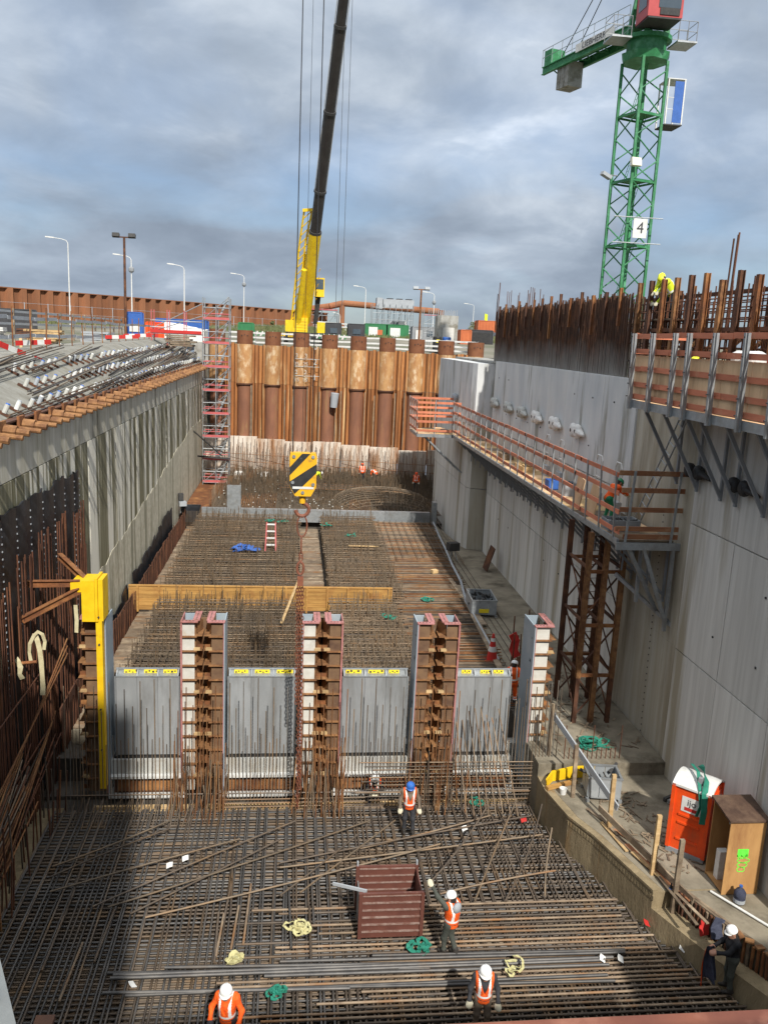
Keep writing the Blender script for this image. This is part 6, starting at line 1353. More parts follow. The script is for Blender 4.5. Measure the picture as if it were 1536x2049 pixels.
# grass verge
m = MB(); random.seed(95)
for i in range(5000):
    t = rnd(0, 1); p = A+dv_*(t*L_)+nv*rnd(1, 14); h_ = rnd(.15, .5); z = gz(p.x, p.y); a = rnd(0, 3.14); dx, dy = math.cos(a)*.12, math.sin(a)*.12
    m.add([(p.x-dx, p.y-dy, z), (p.x+dx, p.y+dy, z), (p.x+rnd(-.1, .1), p.y, z+h_)], [(0, 1, 2)])
for i in range(4000):
    x, y = rnd(-8, 45), rnd(122, 152); z = gz(x, y); h_ = rnd(.2, .7); a = rnd(0, 3.14); dx, dy = math.cos(a)*.2, math.sin(a)*.2; m.add([(x-dx, y-dy, z), (x+dx, y+dy, z), (x+rnd(-.1, .1), y, z+h_)], [(0, 1, 2)])
m.build('grass', 'grass', label='rough green grass on the far verge', category='grass', kind='stuff')
# lamp posts
def lamp(x, y, zt, arm, lab, cam_box=False):
    z0 = gz(x, y); t = thing('lamp_post', lab, 'lamp post', (x, y, z0), 'tall pale lamp posts'); MB().tube((x, y, z0), (x, y, zt-.5), .085, 8, .06).build('pole', 'white', t)
    m = MB(); s = 1 if arm > 0 else -1; pts = [Vector((x, y, zt-.5)), Vector((x+arm*.08, y, zt-.22)), Vector((x+arm*.3, y, zt-.06)), Vector((x+arm*.75, y, zt+.05))]; m.path(pts, .045, 6); m.build('arm', 'white', t)
    MB().beam((x+arm*.7, y, zt+.06), (x+arm*1.15, y, zt+.12), .25, .14).build('lamp_head', 'white', t)
    if cam_box: MB().lathe([(.2, 0), (.34, .2), (.34, .5), (.2, .7)], (x, y, zt-2.0), 8).build('camera_housing', 'box_grey', t)
lamp(-28.1, 110, 25.3, -2.3, 'tallest pale lamp post, farthest left'); lamp(-20.55, 110, 23.7, -1.9, 'pale lamp post with a dark box, beside the dark floodlight mast', True); lamp(-14.1, 110, 22.9, -1.8, 'pale lamp post between the floodlight mast and the scaffold stair'); lamp(-9.1, 150, 24.8, -2.0, 'slim pale lamp post with a dark box, just left of the yellow crane', True)
lamp(12, 150, 23.8, -1.9, 'pale lamp post right of the yellow crane, before the rusty pipe'); lamp(24.2, 150, 23.4, -1.9, 'pale lamp post just left of the grey concrete pillar', True); lamp(8.4, 165, 19.5, -1.2, 'short pale lamp post under the rusty pipe'); lamp(44, 210, 24.5, -2.2, 'distant pale lamp post right of the grey concrete pillar')
def flood(x, y, zt, lab, mat):
    z0 = gz(x, y); t = thing('floodlight_mast', lab, 'floodlight mast', (x, y, z0)); MB().tube((x, y, z0), (x, y, zt), .14, 8, .11).build('pole', mat, t); MB().beam((x-.8, y, zt), (x+.8, y, zt), .1, .12).build('crossbar', mat, t)
    for s in (-.75, .75): MB().obox((x+s, y-.1, zt+.15), (.65, .4, .35), 0, -.3).build('floodlight', 'far_grey' if mat == 'rust' else 'dark', t)
flood(-16.5, 85, 23.4, 'dark thin floodlight mast at left above the blue container', 'rust_dark'); flood(16.0, 110, 21.5, 'brown floodlight mast left of the grey concrete pillar', 'rust')

# ================================================================== BEYOND THE PILES
wf = thing('edge_barrier', 'white plank guard rail running behind the tops of the tubular piles', 'barrier', (4, 83, 13.5))
for i in range(10): x = -6.5+i*2.62; MB().tube((x, PY(x)+3.2, 13.4), (x, PY(x)+3.2, 15.2), .05, 6).build('post', 'galv', wf)
for z in (14.15, 14.55, 15.05):
    for i in range(9): x = -6.5+i*2.62; MB().beam((x, PY(x)+3.1, z+rnd(-.05, .05)), (x+2.6, PY(x+2.6)+3.1, z+rnd(-.05, .05)), .04, .16).build('board', 'white', wf)
for i, (x, lab) in enumerate([(-3.6, 'green and white striped barrier left of the yellow crane'), (3.9, 'green and white striped barrier right of the yellow crane')]):
    t = thing('striped_barrier', lab, 'barrier', (x, 90, 14), 'green and white barriers')
    for k in range(12): MB().obox((x-1.6+k*.27, 90, 15.0), (.13, .05, .55), 0, 0, .5).build('stripe', 'green_box' if k % 2 else 'white', t)
for (c, sx, h_, mt, lab, dr_) in [((12.6, 135, 15.1), 3.4, 2.15, 'green_box', 'green container with a white door, left of the pair', [(-1.2, .2, .3, 1.7, 'white'), (.2, 1.0, .5, 1.3, 'box_orange')]), ((16.0, 135, 15.1), 3.4, 2.15, 'green_box', 'green container with white panels, right of the pair', [(-1.2, .4, .3, 1.7, 'white')]), ((5.2, 120, 14.9), 2.1, 1.95, 'box_black', 'black hut with a window just right of the yellow crane', [(-.5, .5, .6, 1.3, 'glass')]), ((8.4, 120, 14.9), 2.2, 1.95, 'box_black', 'black hut with a window beside the green containers', [(-.5, .6, .6, 1.3, 'glass')]), ((17.4, 115, 14.9), 3.4, 1.9, 'box_grey', 'grey cabin left of the concrete pillar', [(-1.3, -.5, .3, 1.5, 'white'), (.2, 1.0, .7, 1.4, 'glass')]), ((22.0, 110, 14.5), 1.3, 2.1, 'box_orange', 'orange louvred container end right of the concrete pillar', []), ((24.4, 112, 14.5), 3.2, 2.2, 'box_black', 'dark open shed right of the orange container end', [(-1.4, 1.3, .2, 1.9, 'black')]), ((26.6, 118, 16.6), 2.6, 1.5, 'box_orange', 'bright orange box above the dark shed', [])]:
    cont('site_container', c, sx, 2.4, h_, mt, lab, 0, dr_)
wv = thing('white_barrier', 'long white road barrier on the dike beyond the site', 'barrier', (17, 150, 16))
for i in range(18): x = 3.5+i*1.7; y = 152-i*.7; MB().box(x, x+.12, y, y+.1, gz(x, y)-.1, 17.7-.09*i).build('post', 'white', wv)
for z in (17.0, 17.55):
    for i in range(17): x = 3.5+i*1.7; y = 152-i*.7; MB().beam((x, y-.08, z-.09*i), (x+1.69, y-.75, z-.09*(i+1)), .05, .2).build('plank', 'white', wv)
pp = thing('pipe_bridge', 'thick rusty pipeline crossing the far dike on legs', 'pipeline', (17, 170, 15))
MB().path([(3.0, 171, 20.3), (6.5, 170, 20.9), (9.2, 170, 21.6), (28.5, 170, 20.9)], .62, 12).build('pipe', 'sheet_far', pp, smooth=False)
for x in (9.0, 29): MB().tube((x, 170, 15), (x, 170, 21.2), .55, 12).build('leg', 'sheet_far', pp)
MB().tube((9.0, 169.9, 15.6), (9.0, 169.9, 16.6), .6, 12).build('leg_band', 'toilet_orange', pp)
ps = thing('pipe_scaffold', 'small pink railed scaffold at the left end of the rusty pipeline', 'scaffold', (5.5, 168, 15))
for x in (2.5, 5, 8): 
    for y in (167, 169): MB().tube((x, y, 15.5), (x, y, 20.4), .06, 5).build('standard', 'galv', ps)
for z in (17.5, 19, 20.2): MB().tube((2.5, 167, z), (8, 167, z), .05, 5).build('ledger', 'scaf_pink' if z > 20 else 'galv', ps)
for a in (2.5, 5.2): MB().tube((a, 167, 16), (a+2.6, 167, 19.8), .05, 5).build('brace', 'galv', ps)
MB().box(2.5, 8, 167, 169, 20.0, 20.1).build('deck', 'scaf_pink', ps)
gs = thing('covered_scaffold', 'grey sheeted scaffold block beyond the green containers', 'scaffold', (18.5, 160, 15.5))
MB().box(16.2, 22.0, 160, 163, 20.9, 22.4).build('sheeting', 'far_grey', gs); MB().box(15.0, 16.1, 160.2, 163, 20.6, 22.6).build('sheeting', 'far_grey', gs)
for x in (17.6, 19.4, 21.2): MB().box(x-.6, x+.5, 160.5, 162.5, 22.45, 22.6).build('roof_unit', 'box_black', gs)
for i in range(8):
    x = 14.2+i*1.1
    for y in (159.8, 163): MB().tube((x, y, 16.3), (x, y, 21.5), .06, 5).build('standard', 'galv', gs)
for z in (17.3, 18.6, 19.8, 20.8): MB().tube((14.2, 159.8, z), (21.9, 159.8, z), .05, 5).build('ledger', 'galv', gs)
for i in range(4): MB().tube((14.2+i*1.9, 159.7, 16.6), (16+i*1.9, 159.7, 20.4), .05, 5).build('brace', 'galv', gs)
s2 = thing('pillar_scaffold', 'narrow silver and pink scaffold on the left of the concrete pillar', 'scaffold', (15.6, 96, 14))
for x in (14.4, 15.2, 16.0):
    for y in (96, 97.5): MB().tube((x, y, 14), (x, y, 18.6), .045, 5).build('standard', 'galv', s2)
for z in (14.9, 15.9, 16.9, 17.9): MB().tube((14.4, 96, z), (16, 96, z), .04, 5).build('ledger', 'scaf_pink' if z > 17 else 'galv', s2); MB().tube((14.4, 95.97, z-.9), (16, 95.97, z), .035, 5).build('brace', 'galv', s2)
cp = thing('concrete_pillar', 'square grey concrete pillar with starter bars beyond the right end of the piles', 'pillar', (16, 90, 13.9))
m = MB(); m.prism([(14.95, 89.6), (15.25, 89.2), (17.1, 89.2), (17.1, 91.4), (14.95, 91.4)], 13.9, 17.75); m.build('shaft', 'concrete', cp)
MB().box(15.5, 16.7, 89.14, 89.19, 14.5, 16.5).build('shuttering_mark', 'wall_grey', cp)
for i in range(18): x = 15.2+(i % 9)*.22; y = 89.4+(i//9)*1.6; bar('starter_bar', (x, y, 17.7), (x+rnd(-.03, .03), y, 18.2+rnd(0, .2)), .03, 'far_grey', cp, 5)
for i, (x, m_, lab) in enumerate([(15.0, 'black', 'black drum with yellow label before the pillar scaffold'), (16.0, 'blue_paint', 'blue drum before the concrete pillar')]):
    t = thing('drum', lab, 'drum', (x-.6, 86, 13.9)); MB().lathe([(.4, 0), (.44, .1), (.44, 1.5), (.4, 1.6)], (x-.6, 86, 13.9), 14).build('body', m_, t); MB().box(x-.75, x-.4, 85.53, 85.55, 14.9, 15.2).build('label', 'sticker' if i == 0 else 'white', t)
vn = thing('white_van', 'white van parked on the dike behind the grey scaffold', 'van', (20, 168, 16.3))
m = MB(); pr2 = [(0, 16.7), (0, 18.0), (.5, 18.6), (3.2, 18.6), (3.4, 17.6), (3.4, 16.7)]; n = len(pr2); m.add([(18.3+x, 167, z) for x, z in pr2]+[(18.3+x, 169, z) for x, z in pr2], [tuple(range(n)), tuple(range(2*n-1, n-1, -1))]+[(i, n+i, n+(i+1) % n, (i+1) % n) for i in range(n)]); m.build('body', 'white', vn)
MB().box(18.9, 20.0, 166.96, 166.99, 17.8, 18.4).build('window', 'glass', vn)
for x in (19.0, 21.0): MB().tube((x, 166.9, 16.7), (x, 167.2, 16.7), .35, 12).build('wheel', 'black', vn)
fg = thing('flag_pole', 'small pole with a yellow flag right of the concrete pillar', 'flag', (27.2, 122, 15)); MB().tube((27.2, 122, 15), (27.2, 122, 19.4), .05, 6).build('pole', 'galv', fg); MB().sheet([((27.2, 122, 18.4), (27.2, 122, 19.3)), ((27.7, 122.1, 18.2), (27.7, 122.1, 19.2))], (0, .03, 0)).build('flag', 'lime_cloth', fg)
# shrubs on the far dike: clumps of small leaf faces
def shrub(c, rx, ry, rz_, n, lab):
    t = thing('shrub', lab, 'shrub', c, 'low shrubs on the far dike'); m = MB(); cl = [(Vector((rnd(-1, 1)*rx, rnd(-1, 1)*ry, rnd(.2, .9)*rz_)), rnd(.35, .7)) for _ in range(9)]
    for i in range(n):
        q, r_ = random.choice(cl); d = Vector((random.gauss(0, 1), random.gauss(0, 1), random.gauss(0, 1))).normalized()*r_*rz_*.7*rnd(.5, 1); p = Vector(c)+q+d; s = rnd(.08, .18)
        a = Vector((rnd(-1, 1), rnd(-1, 1), rnd(-1, 1))).normalized()*s; b = a.cross(Vector((rnd(-1, 1), rnd(-1, 1), rnd(-1, 1)))).normalized()*s; m.add([p-a, p+b, p+a], [(0, 1, 2)])
    m.build('crown', 'grass', t)
    for q, r_ in cl[:4]: MB().tube(Vector(c), Vector(c)+q, .05, 5, .02).build('stem', 'timber_old', t)
random.seed(97)
for (x, y, w_, h_, lab) in [(21, 128, 2.5, 1.6, 'round green shrub between the grey cabin and the concrete pillar'), (31, 150, 4, 2.2, 'wide green shrub on the dike above the dark shed'), (36, 155, 4, 2.4, 'green shrub on the dike at the edge of the rebar curtain'), (11, 140, 2, 1.4, 'small shrub left of the green containers'), (-1.5, 150, 3, 1.3, 'low shrub left of the yellow crane')]:
    shrub((x, y, gz(x, y)-.2), w_, 1.5, h_, 1600, lab)
# ================================================================== PEOPLE
def surf_nets(F, org, h):
    nx, ny, nz = F.shape; S = F < 0
    c = [(0, 0, 0), (1, 0, 0), (0, 1, 0), (1, 1, 0), (0, 0, 1), (1, 0, 1), (0, 1, 1), (1, 1, 1)]
    def sub(A, o): return A[o[0]:nx-1+o[0], o[1]:ny-1+o[1], o[2]:nz-1+o[2]]
    cnt = sum(sub(S, o).astype(np.int8) for o in c); act = (cnt > 0) & (cnt < 8)
    acc = np.zeros(act.shape+(3,)); num = np.zeros(act.shape)
    for a in c:
        for ax in range(3):
            if a[ax]: continue
            b = list(a); b[ax] = 1; fa, fb = sub(F, a), sub(F, b); cr = (fa < 0) != (fb < 0)
            t = np.where(cr, fa/np.where(cr, fa-fb, 1), 0)
            for d in range(3): acc[..., d] += np.where(cr, a[d]+(t if d == ax else 0), 0)
            num += cr
    I = np.argwhere(act); P = I+acc[act]/num[act][:, None]; idx = -np.ones(act.shape, int); idx[act] = np.arange(len(I))
    faces = []
    for ax in range(3):
        o = [0, 0, 0]; o[ax] = 1; sl0 = tuple(slice(0, n-(1 if d == ax else 0)) for d, n in enumerate((nx, ny, nz))); sl1 = tuple(slice(o[d], n) for d, n in enumerate((nx, ny, nz)))
        a, b = S[sl0], S[sl1]; E_ = np.argwhere(a != b); u, v = [(1, 2), (2, 0), (0, 1)][ax]
        ok = (E_[:, u] > 0) & (E_[:, v] > 0) & (E_[:, u] < (nx, ny, nz)[u]-1) & (E_[:, v] < (nx, ny, nz)[v]-1); E_ = E_[ok]
        q = []
        for du, dv2 in ((-1, -1), (0, -1), (0, 0), (-1, 0)):
            e = E_.copy(); e[:, u] += du; e[:, v] += dv2; q.append(idx[e[:, 0], e[:, 1], e[:, 2]])
        q = np.stack(q, 1); flip = ~a[E_[:, 0], E_[:, 1], E_[:, 2]]; q[flip] = q[flip][:, ::-1]; faces.append(q)
    return P*h+np.array(org), np.concatenate(faces)
def sdf(G, caps):
    D = None; Lb = None; k = .022; D0 = np.full(G.shape[:-1], 9.0); Lb = np.zeros(G.shape[:-1], int)
    acc = np.zeros(G.shape[:-1])
    for (a, b, ra, rb, lab) in caps:
        a = np.array(a, float); b = np.array(b, float); ab = b-a; t = np.clip(((G-a)@ab)/max(ab@ab, 1e-9), 0, 1)
        d = np.linalg.norm(G-(a+t[..., None]*ab), axis=-1)-(ra+(rb-ra)*t)
        m = d < D0; Lb[m] = lab; D0 = np.minimum(D0, d); acc += np.exp(-np.clip(d, -1, 1)/k)
    return -k*np.log(acc+1e-30), Lb
def mesh_from(G0, G1, h, caps, post=None):
    n = np.ceil((np.array(G1)-np.array(G0))/h).astype(int)+1
    g_ = np.stack(np.meshgrid(*[G0[i]+h*np.arange(n[i]) for i in range(3)], indexing='ij'), -1)
    F, Lb = sdf(g_, caps)
    if post is not None: F = post(F, g_)
    P, Q = surf_nets(F, G0, h); return P, Q
STAND = dict(pel=(0, 0, .96), chest=(0, .0, 1.30), neck=(0, .0, 1.49), head=(0, .03, 1.63), sL=(-.19, 0, 1.43), sR=(.19, 0, 1.43), eL=(-.25, -.02, 1.14), eR=(.25, -.02, 1.14), wL=(-.26, .06, .90), wR=(.26, .06, .90), hL=(-.095, 0, .92), hR=(.095, 0, .92), kL=(-.12, .03, .50), kR=(.12, .03, .50), aL=(-.13, 0, .09), aR=(.13, 0, .09), look=(0, 1, -.1))
def person(label, loc, heading, pose=None, top='cloth_dark', legs='cloth_dark', vest='orange_cloth', helmet='helmet_white', gloves='glove', boots='boot', h=.022, stripe_legs=False, sleeves=None, scale=1.0, chin_dark=False):
    J = dict(STAND); J.update(pose or {}); J = {k: np.array(v, float) for k, v in J.items()}
    o = thing('person', label, 'person', loc, None); o.rotation_euler = (0, 0, heading); o.scale = (scale*.965,)*3
    SK, TOP, LEG, BOOT, GLV, HAIR = range(6)
    lk = J['look']/np.linalg.norm(J['look']); hd = J['head']; upv = (hd-J['neck'])/np.linalg.norm(hd-J['neck']); rt = np.cross(lk, upv); rt /= np.linalg.norm(rt)
    caps = [(J['pel'], J['chest'], .145, .165, TOP), (J['chest'], (J['neck']*.75+J['chest']*.25), .16, .10, TOP), (J['sL'], J['sR'], .088, .088, TOP),
            (J['pel']+(-.06, 0, -.03), J['pel']+(.06, 0, -.03), .135, .135, LEG), (J['neck']-upv*.04, hd, .058, .058, SK),
            (hd-upv*.05+lk*.02, hd+upv*.05-lk*.01, .083, .098, SK), (hd-upv*.08+lk*.045, hd-upv*.09+lk*.055, .042, .04, SK), (hd+lk*.095-upv*.005, hd+lk*.118-upv*.035, .012, .018, SK),
            (hd+lk*.088-upv*.075-rt*.022, hd+lk*.088-upv*.075+rt*.022, .012, .012, SK),
            (hd+rt*.098, hd+rt*.1-upv*.03, .018, .014, SK), (hd-rt*.098, hd-rt*.1-upv*.03, .018, .014, SK), (hd-lk*.05-upv*.03, hd-lk*.05+upv*.04, .075, .085, HAIR)]
    for s in 'LR':
        sh, e, w_ = J['s'+s], J['e'+s], J['w'+s]; hp, kn, an = J['h'+s], J['k'+s], J['a'+s]
        caps += [(sh, e, .074, .056, TOP), (e, w_, .056, .040, TOP if sleeves is None else sleeves), (hp, kn, .105, .074, LEG), (kn, an, .072, .055, LEG)]
        fd = J.get('foot'+s, np.array([0, 1, 0.])); fd = fd/np.linalg.norm(fd); caps += [(an+(0, 0, -.02), an+(0, 0, .06), .06, .062, BOOT), (an-fd*.05+(0, 0, -.045), an+fd*.17+(0, 0, -.05), .045, .042, BOOT)]
        d = (w_-e)/np.linalg.norm(w_-e); sd = np.cross(d, [0, 1, 0.1]); sd /= np.linalg.norm(sd); sgn = 1 if s == 'L' else -1
        pn = np.cross(sd, d); palm = w_+d*.05; caps.append((w_, w_+d*.085, .034, .036, GLV))
        for i, (off, ln) in enumerate([(-.032, .062), (-.011, .076), (.011, .070), (.032, .054)]):
            b0 = w_+d*.095+sd*off; b1 = b0+d*ln*.55+sd*off*.15; b2 = b1+(d*.75+pn*.5)*ln*.55; caps += [(b0, b1, .0125, .0118, GLV), (b1, b2, .0118, .0105, GLV)]
        th = w_+d*.035+sd*.03*sgn; caps += [(th, th+d*.04+sd*.035*sgn, .015, .013, GLV), (th+d*.04+sd*.035*sgn, th+d*.075+sd*.036*sgn+pn*.01, .013, .011, GLV)]
    pts = np.array([c[0] for c in caps]+[c[1] for c in caps]); lo, hi = pts.min(0)-.2, pts.max(0)+.2
    P, Q = mesh_from(lo, hi, h, caps)
    cen = P[Q].mean(1); D = []
    for (a, b, ra, rb, lab) in caps:
        a = np.array(a, float); b = np.array(b, float); ab = b-a; t = np.clip(((cen-a)@ab)/max(ab@ab, 1e-9), 0, 1); D.append(np.linalg.norm(cen-(a+t[:, None]*ab), axis=1)-(ra+(rb-ra)*t))
    lab = np.array([c[4] for c in caps])[np.argmin(np.array(D), 0)]
    rel = cen-hd
    eye = (np.abs(np.abs(rel@rt)-.035) < .014) & (np.abs(rel@upv-.012) < .011) & (rel@lk > .05); mou = (np.abs(rel@rt) < .03) & (np.abs(rel@upv+.078) < .008) & (rel@lk > .05)
    lab = np.where((lab == SK) & (eye | mou), HAIR, lab)
    if chin_dark: lab = np.where((lab == SK) & (rel@upv < -.06), TOP, lab)
    me = bpy.data.meshes.new('body'); me.from_pydata(P.tolist(), [], Q.tolist())
    for m in ('skin', top, legs, boots, gloves, 'boot'): me.materials.append(MT[m])
    if stripe_legs:
        me.materials.append(MT['reflective']); 
        for s in 'LR':
            an, kn = J['a'+s], J['k'+s]; t = ((cen-an)@(kn-an))/((kn-an)@(kn-an)); lab = np.where((lab == LEG) & ((np.abs(t-.28) < .055) | (np.abs(t-.48) < .055)) & (np.linalg.norm(cen-an, axis=1) < .4), 6, lab)
    me.polygons.foreach_set('material_index', lab.astype(int).tolist()); me.polygons.foreach_set('use_smooth', [True]*len(Q))
    b = bpy.data.objects.new('body', me); COL.objects.link(b); b.parent = o
    if vest:
        ax = J['neck']-J['pel']; L0 = np.linalg.norm(ax); ax = ax/L0; rx = J['sR']-J['sL']; rx = rx-ax*(rx@ax); rx /= np.linalg.norm(rx); fx = np.cross(ax, rx)
        vc = [(J['pel']-ax*.08, J['chest'], .155, .165, 0), (J['chest'], (J['neck']*.75+J['chest']*.25), .16, .10, 0), (J['sL'], J['sR'], .088, .088, 0)]
        def post(F, g_):
            r = g_-J['pel']; t = r@ax; l = np.abs(r@rx); f_ = r@fx
            F = F-.028; F = np.maximum(F, -(t+.10)); F = np.maximum(F, l-.205)
            neck = np.sqrt((r@rx)**2+(f_-.05)**2)-.105; nk = np.maximum(neck, L0-.20-t+1.3*np.maximum(0, .0)); F = np.maximum(F, -np.where(t > L0-.16, neck, 9))
            vv = np.where((f_ > .02) & (t > L0-.34), np.abs(r@rx)-.10*(t-(L0-.34))/.3, 9); return np.maximum(F, -vv)
        P, Q = mesh_from(np.minimum(J['pel'], J['neck'])-.38, np.maximum(J['pel'], J['neck'])+.38, min(h, .022), vc, post)
        cen = P[Q].mean(1)-J['pel']; t = cen@ax; l = cen@rx
        st = (np.abs(t-.10) < .03) | ((np.abs(np.abs(l)-.115) < .027) & (t > .10)); dk = np.abs(t-.015) < .012
        vm = bpy.data.meshes.new('vest'); vm.from_pydata(P.tolist(), [], Q.tolist())
        for m in (vest, 'reflective', 'cloth_dark'): vm.materials.append(MT[m])
        vm.polygons.foreach_set('material_index', np.where(st, 1, np.where(dk, 2, 0)).astype(int).tolist()); vm.polygons.foreach_set('use_smooth', [True]*len(Q))
        b = bpy.data.objects.new('vest', vm); COL.objects.link(b); b.parent = o
    # helmet: shell, peak and rim
    m = MB(); m.lathe([(.137, .015), (.141, .018), (.140, .04), (.132, .085), (.108, .125), (.065, .15), (.02, .157)], (0, 0, 0), 20)
    m2 = MB(); n = 12
    pk = [(.145*math.cos(a), .137*math.sin(a)) for a in np.linspace(.35, math.pi-.35, n)]; pe = [(.150*math.cos(a), .137*math.sin(a)+.055*math.sin(a)) for a in np.linspace(.35, math.pi-.35, n)]
    vs = [(x, y, .02) for x, y in pk]+[(x, y, .006) for x, y in pe]; vs += [(x, y, z-.008) for x, y, z in vs]
    m2.add(vs, [(i, i+1, n+i+1, n+i) for i in range(n-1)]+[(2*n+i, 3*n+i, 3*n+i+1, 2*n+i+1) for i in range(n-1)]+[(n+i, n+i+1, 3*n+i+1, 3*n+i) for i in range(n-1)])
    m3 = MB(); m3.box(-.018, .018, -.10, .10, .12, .15)
    B_ = Matrix(((rt[0], lk[0], upv[0]), (rt[1], lk[1], upv[1]), (rt[2], lk[2], upv[2]))).to_4x4()
    lk2 = np.cross(upv, rt); B_ = Matrix(((rt[0], lk2[0], upv[0]), (rt[1], lk2[1], upv[1]), (rt[2], lk2[2], upv[2]))).to_4x4(); T_ = Matrix.Translation(Vector(hd+upv*.02)) @ B_
    for mb in (m2, m3): m.add(mb.v, mb.f)
    hm = bpy.data.meshes.new('helmet'); hm.from_pydata([tuple(T_ @ Vector(v)) for v in m.v], [], m.f); hm.materials.append(MT[helmet]); hm.polygons.foreach_set('use_smooth', [True]*len(hm.polygons))
    b = bpy.data.objects.new('helmet', hm); COL.objects.link(b); b.parent = o
    BASE[o.name] = Vector(loc); return o
DOWN = dict(head=(0, .08, 1.61), look=(0, .8, -.65), chest=(0, .03, 1.30), neck=(0, .04, 1.48))
person('worker in orange jacket and white helmet at the bottom edge, left of centre', (-1.1, 15.0, .12), R(165), dict(DOWN, eL=(-.34, .05, 1.17), wL=(-.33, .22, 1.0), eR=(.33, .06, 1.17), wR=(.30, .25, 1.02)), top='orange_cloth', legs='cloth_dark', gloves='cloth_dark', h=.018)
person('worker in orange vest and dark sleeves standing at the bottom edge, right of centre', (4.4, 15.25, .12), R(172), dict(DOWN, eL=(-.31, .0, 1.15), wL=(-.33, .12, .90), eR=(.30, .02, 1.15), wR=(.32, .10, .90)), top='cloth_dark', legs='cloth_brown', h=.018)
w3 = person('worker in orange vest waving one raised arm beside the brown crate', (4.12, 17.6, .12), R(38), dict(chest=(0, -.02, 1.30), head=(-.01, .03, 1.64), look=(-.1, 1, .15), sL=(-.19, .03, 1.46), eL=(-.28, .26, 1.66), wL=(-.32, .42, 1.88), eR=(.27, .0, 1.14), wR=(.22, .18, 1.0), kL=(-.12, .10, .50), aL=(-.12, .08, .09), kR=(.1, .06, .50), aR=(.11, -.12, .10)), top='cloth_green', legs='cloth_green', h=.018)
hdn = MB(); hdn.lathe([(.03, 0), (.11, .05), (.13, .16), (.09, .25), (.02, .28)], (0, 0, 0), 12); me = bpy.data.meshes.new('hood'); me.from_pydata([(p[0]*1.1, p[1]*.7-.16, p[2]+1.30) for p in hdn.v], [], hdn.f); me.materials.append(MT['far_grey']); me.polygons.foreach_set('use_smooth', [True]*len(me.polygons)); b = bpy.data.objects.new('hood', me); COL.objects.link(b); b.parent = w3
pk = MB().obox((.17, .06, .82), (.05, .10, .15)); me = bpy.data.meshes.new('red_pouch'); me.from_pydata(pk.v, [], pk.f); me.materials.append(MT['red_paint']); b = bpy.data.objects.new('red_pouch', me); COL.objects.link(b); b.parent = w3
person('worker in black sweater and white helmet holding a jacket by the right kerb', (10.62, 16.1, .12), R(78), dict(chest=(0, .03, 1.30), neck=(0, .04, 1.48), head=(0, .09, 1.62), look=(0, .9, -.3), eL=(-.24, .20, 1.20), wL=(-.16, .42, 1.12), eR=(.24, .20, 1.18), wR=(.16, .40, 1.08)), top='cloth_black', legs='cloth_green', vest=None, gloves='skin', h=.018)
jk = thing('jacket', 'navy jacket with orange lining held by the worker at the right kerb', 'jacket', (10.15, 16.1, .4))
def drape(u0, u1, name, mat, ph):
    m = MB(); nu, nv = 7, 7; pts = []
    for j in range(nv+1):
        for i in range(nu+1):
            u = u0+(u1-u0)*i/nu; v = j/nv; sp = .55+.45*v; pts.append(Vector((9.98+.42*(u-.1)*sp+.05*v*math.sin(5*u+ph), 16.12+.10*math.sin(9*u+ph)*(.3+v)+.05*math.sin(4*v+u), 1.30-.92*v+.05*math.sin(6*u)*v-.10*abs(u-.5)*(1-v))))
    k = len(pts); th = Vector((.01, .035, 0)); vs = pts+[p_+th for p_ in pts]; fs = []
    for j in range(nv):
        for i in range(nu):
            q = j*(nu+1)+i; fs += [(q, q+nu+1, q+nu+2, q+1), (k+q, k+q+1, k+q+nu+2, k+q+nu+1)]
    m.add(vs, fs); m.build(name, mat, jk, smooth=True)
drape(0.0, 1.0, 'shell', 'cloth_navy', 0); drape(-.16, .02, 'lining', 'orange_cloth', .4)
w5 = person('worker in blue helmet and orange vest standing before the sitting man', (3.78, 22.85, .12), R(178), dict(DOWN, eL=(-.30, .0, 1.15), wL=(-.32, .10, .90), eR=(.29, .02, 1.15), wR=(.30, .12, .92), aL=(-.14, .10, .09), kL=(-.13, .09, .5)), top='cloth_brown', legs='cloth_dark', helmet='helmet_blue', h=.02)
SIT = dict(pel=(0, 0, .5), chest=(0, .10, .82), neck=(0, .17, 1.0), head=(0, .25, 1.12), look=(0, .8, -.5), sL=(-.19, .15, .94), sR=(.19, .15, .94), hL=(-.1, .04, .47), hR=(.1, .04, .47), kL=(-.16, .46, .50), kR=(.15, .47, .52), aL=(-.16, .46, .10), aR=(.14, .5, .10), eL=(-.28, .26, .72), eR=(.27, .26, .70), wL=(-.14, .46, .66), wR=(.13, .46, .64))
person('worker in white helmet sitting on the timber bearer below the third gate', (3.0, 25.35, -.42), R(170), SIT, top='cloth_black', legs='cloth_dark', h=.02)
person('worker in full orange clothing seen from behind beside the blue grey column', (8.5, 28.9, 1.55), R(-8), dict(eL=(-.27, .08, 1.15), wL=(-.22, .28, 1.05), eR=(.26, .1, 1.15), wR=(.2, .3, 1.05), head=(.02, .06, 1.62), look=(.2, 1, -.35)), top='orange_cloth', legs='orange_cloth', stripe_legs=True, h=.022)
BEND = dict(pel=(0, -.12, .88), chest=(0, .22, 1.06), neck=(0, .40, 1.10), head=(0, .54, 1.09), look=(0, .4, -.9), sL=(-.19, .35, 1.08), sR=(.19, .35, 1.08), hL=(-.1, -.12, .85), hR=(.1, -.12, .85), kL=(-.13, .0, .48), kR=(.13, .02, .48), aL=(-.14, -.1, .09), aR=(.14, -.06, .09), eL=(-.24, .42, .80), eR=(.24, .42, .80), wL=(-.14, .52, .58), wR=(.14, .52, .58))
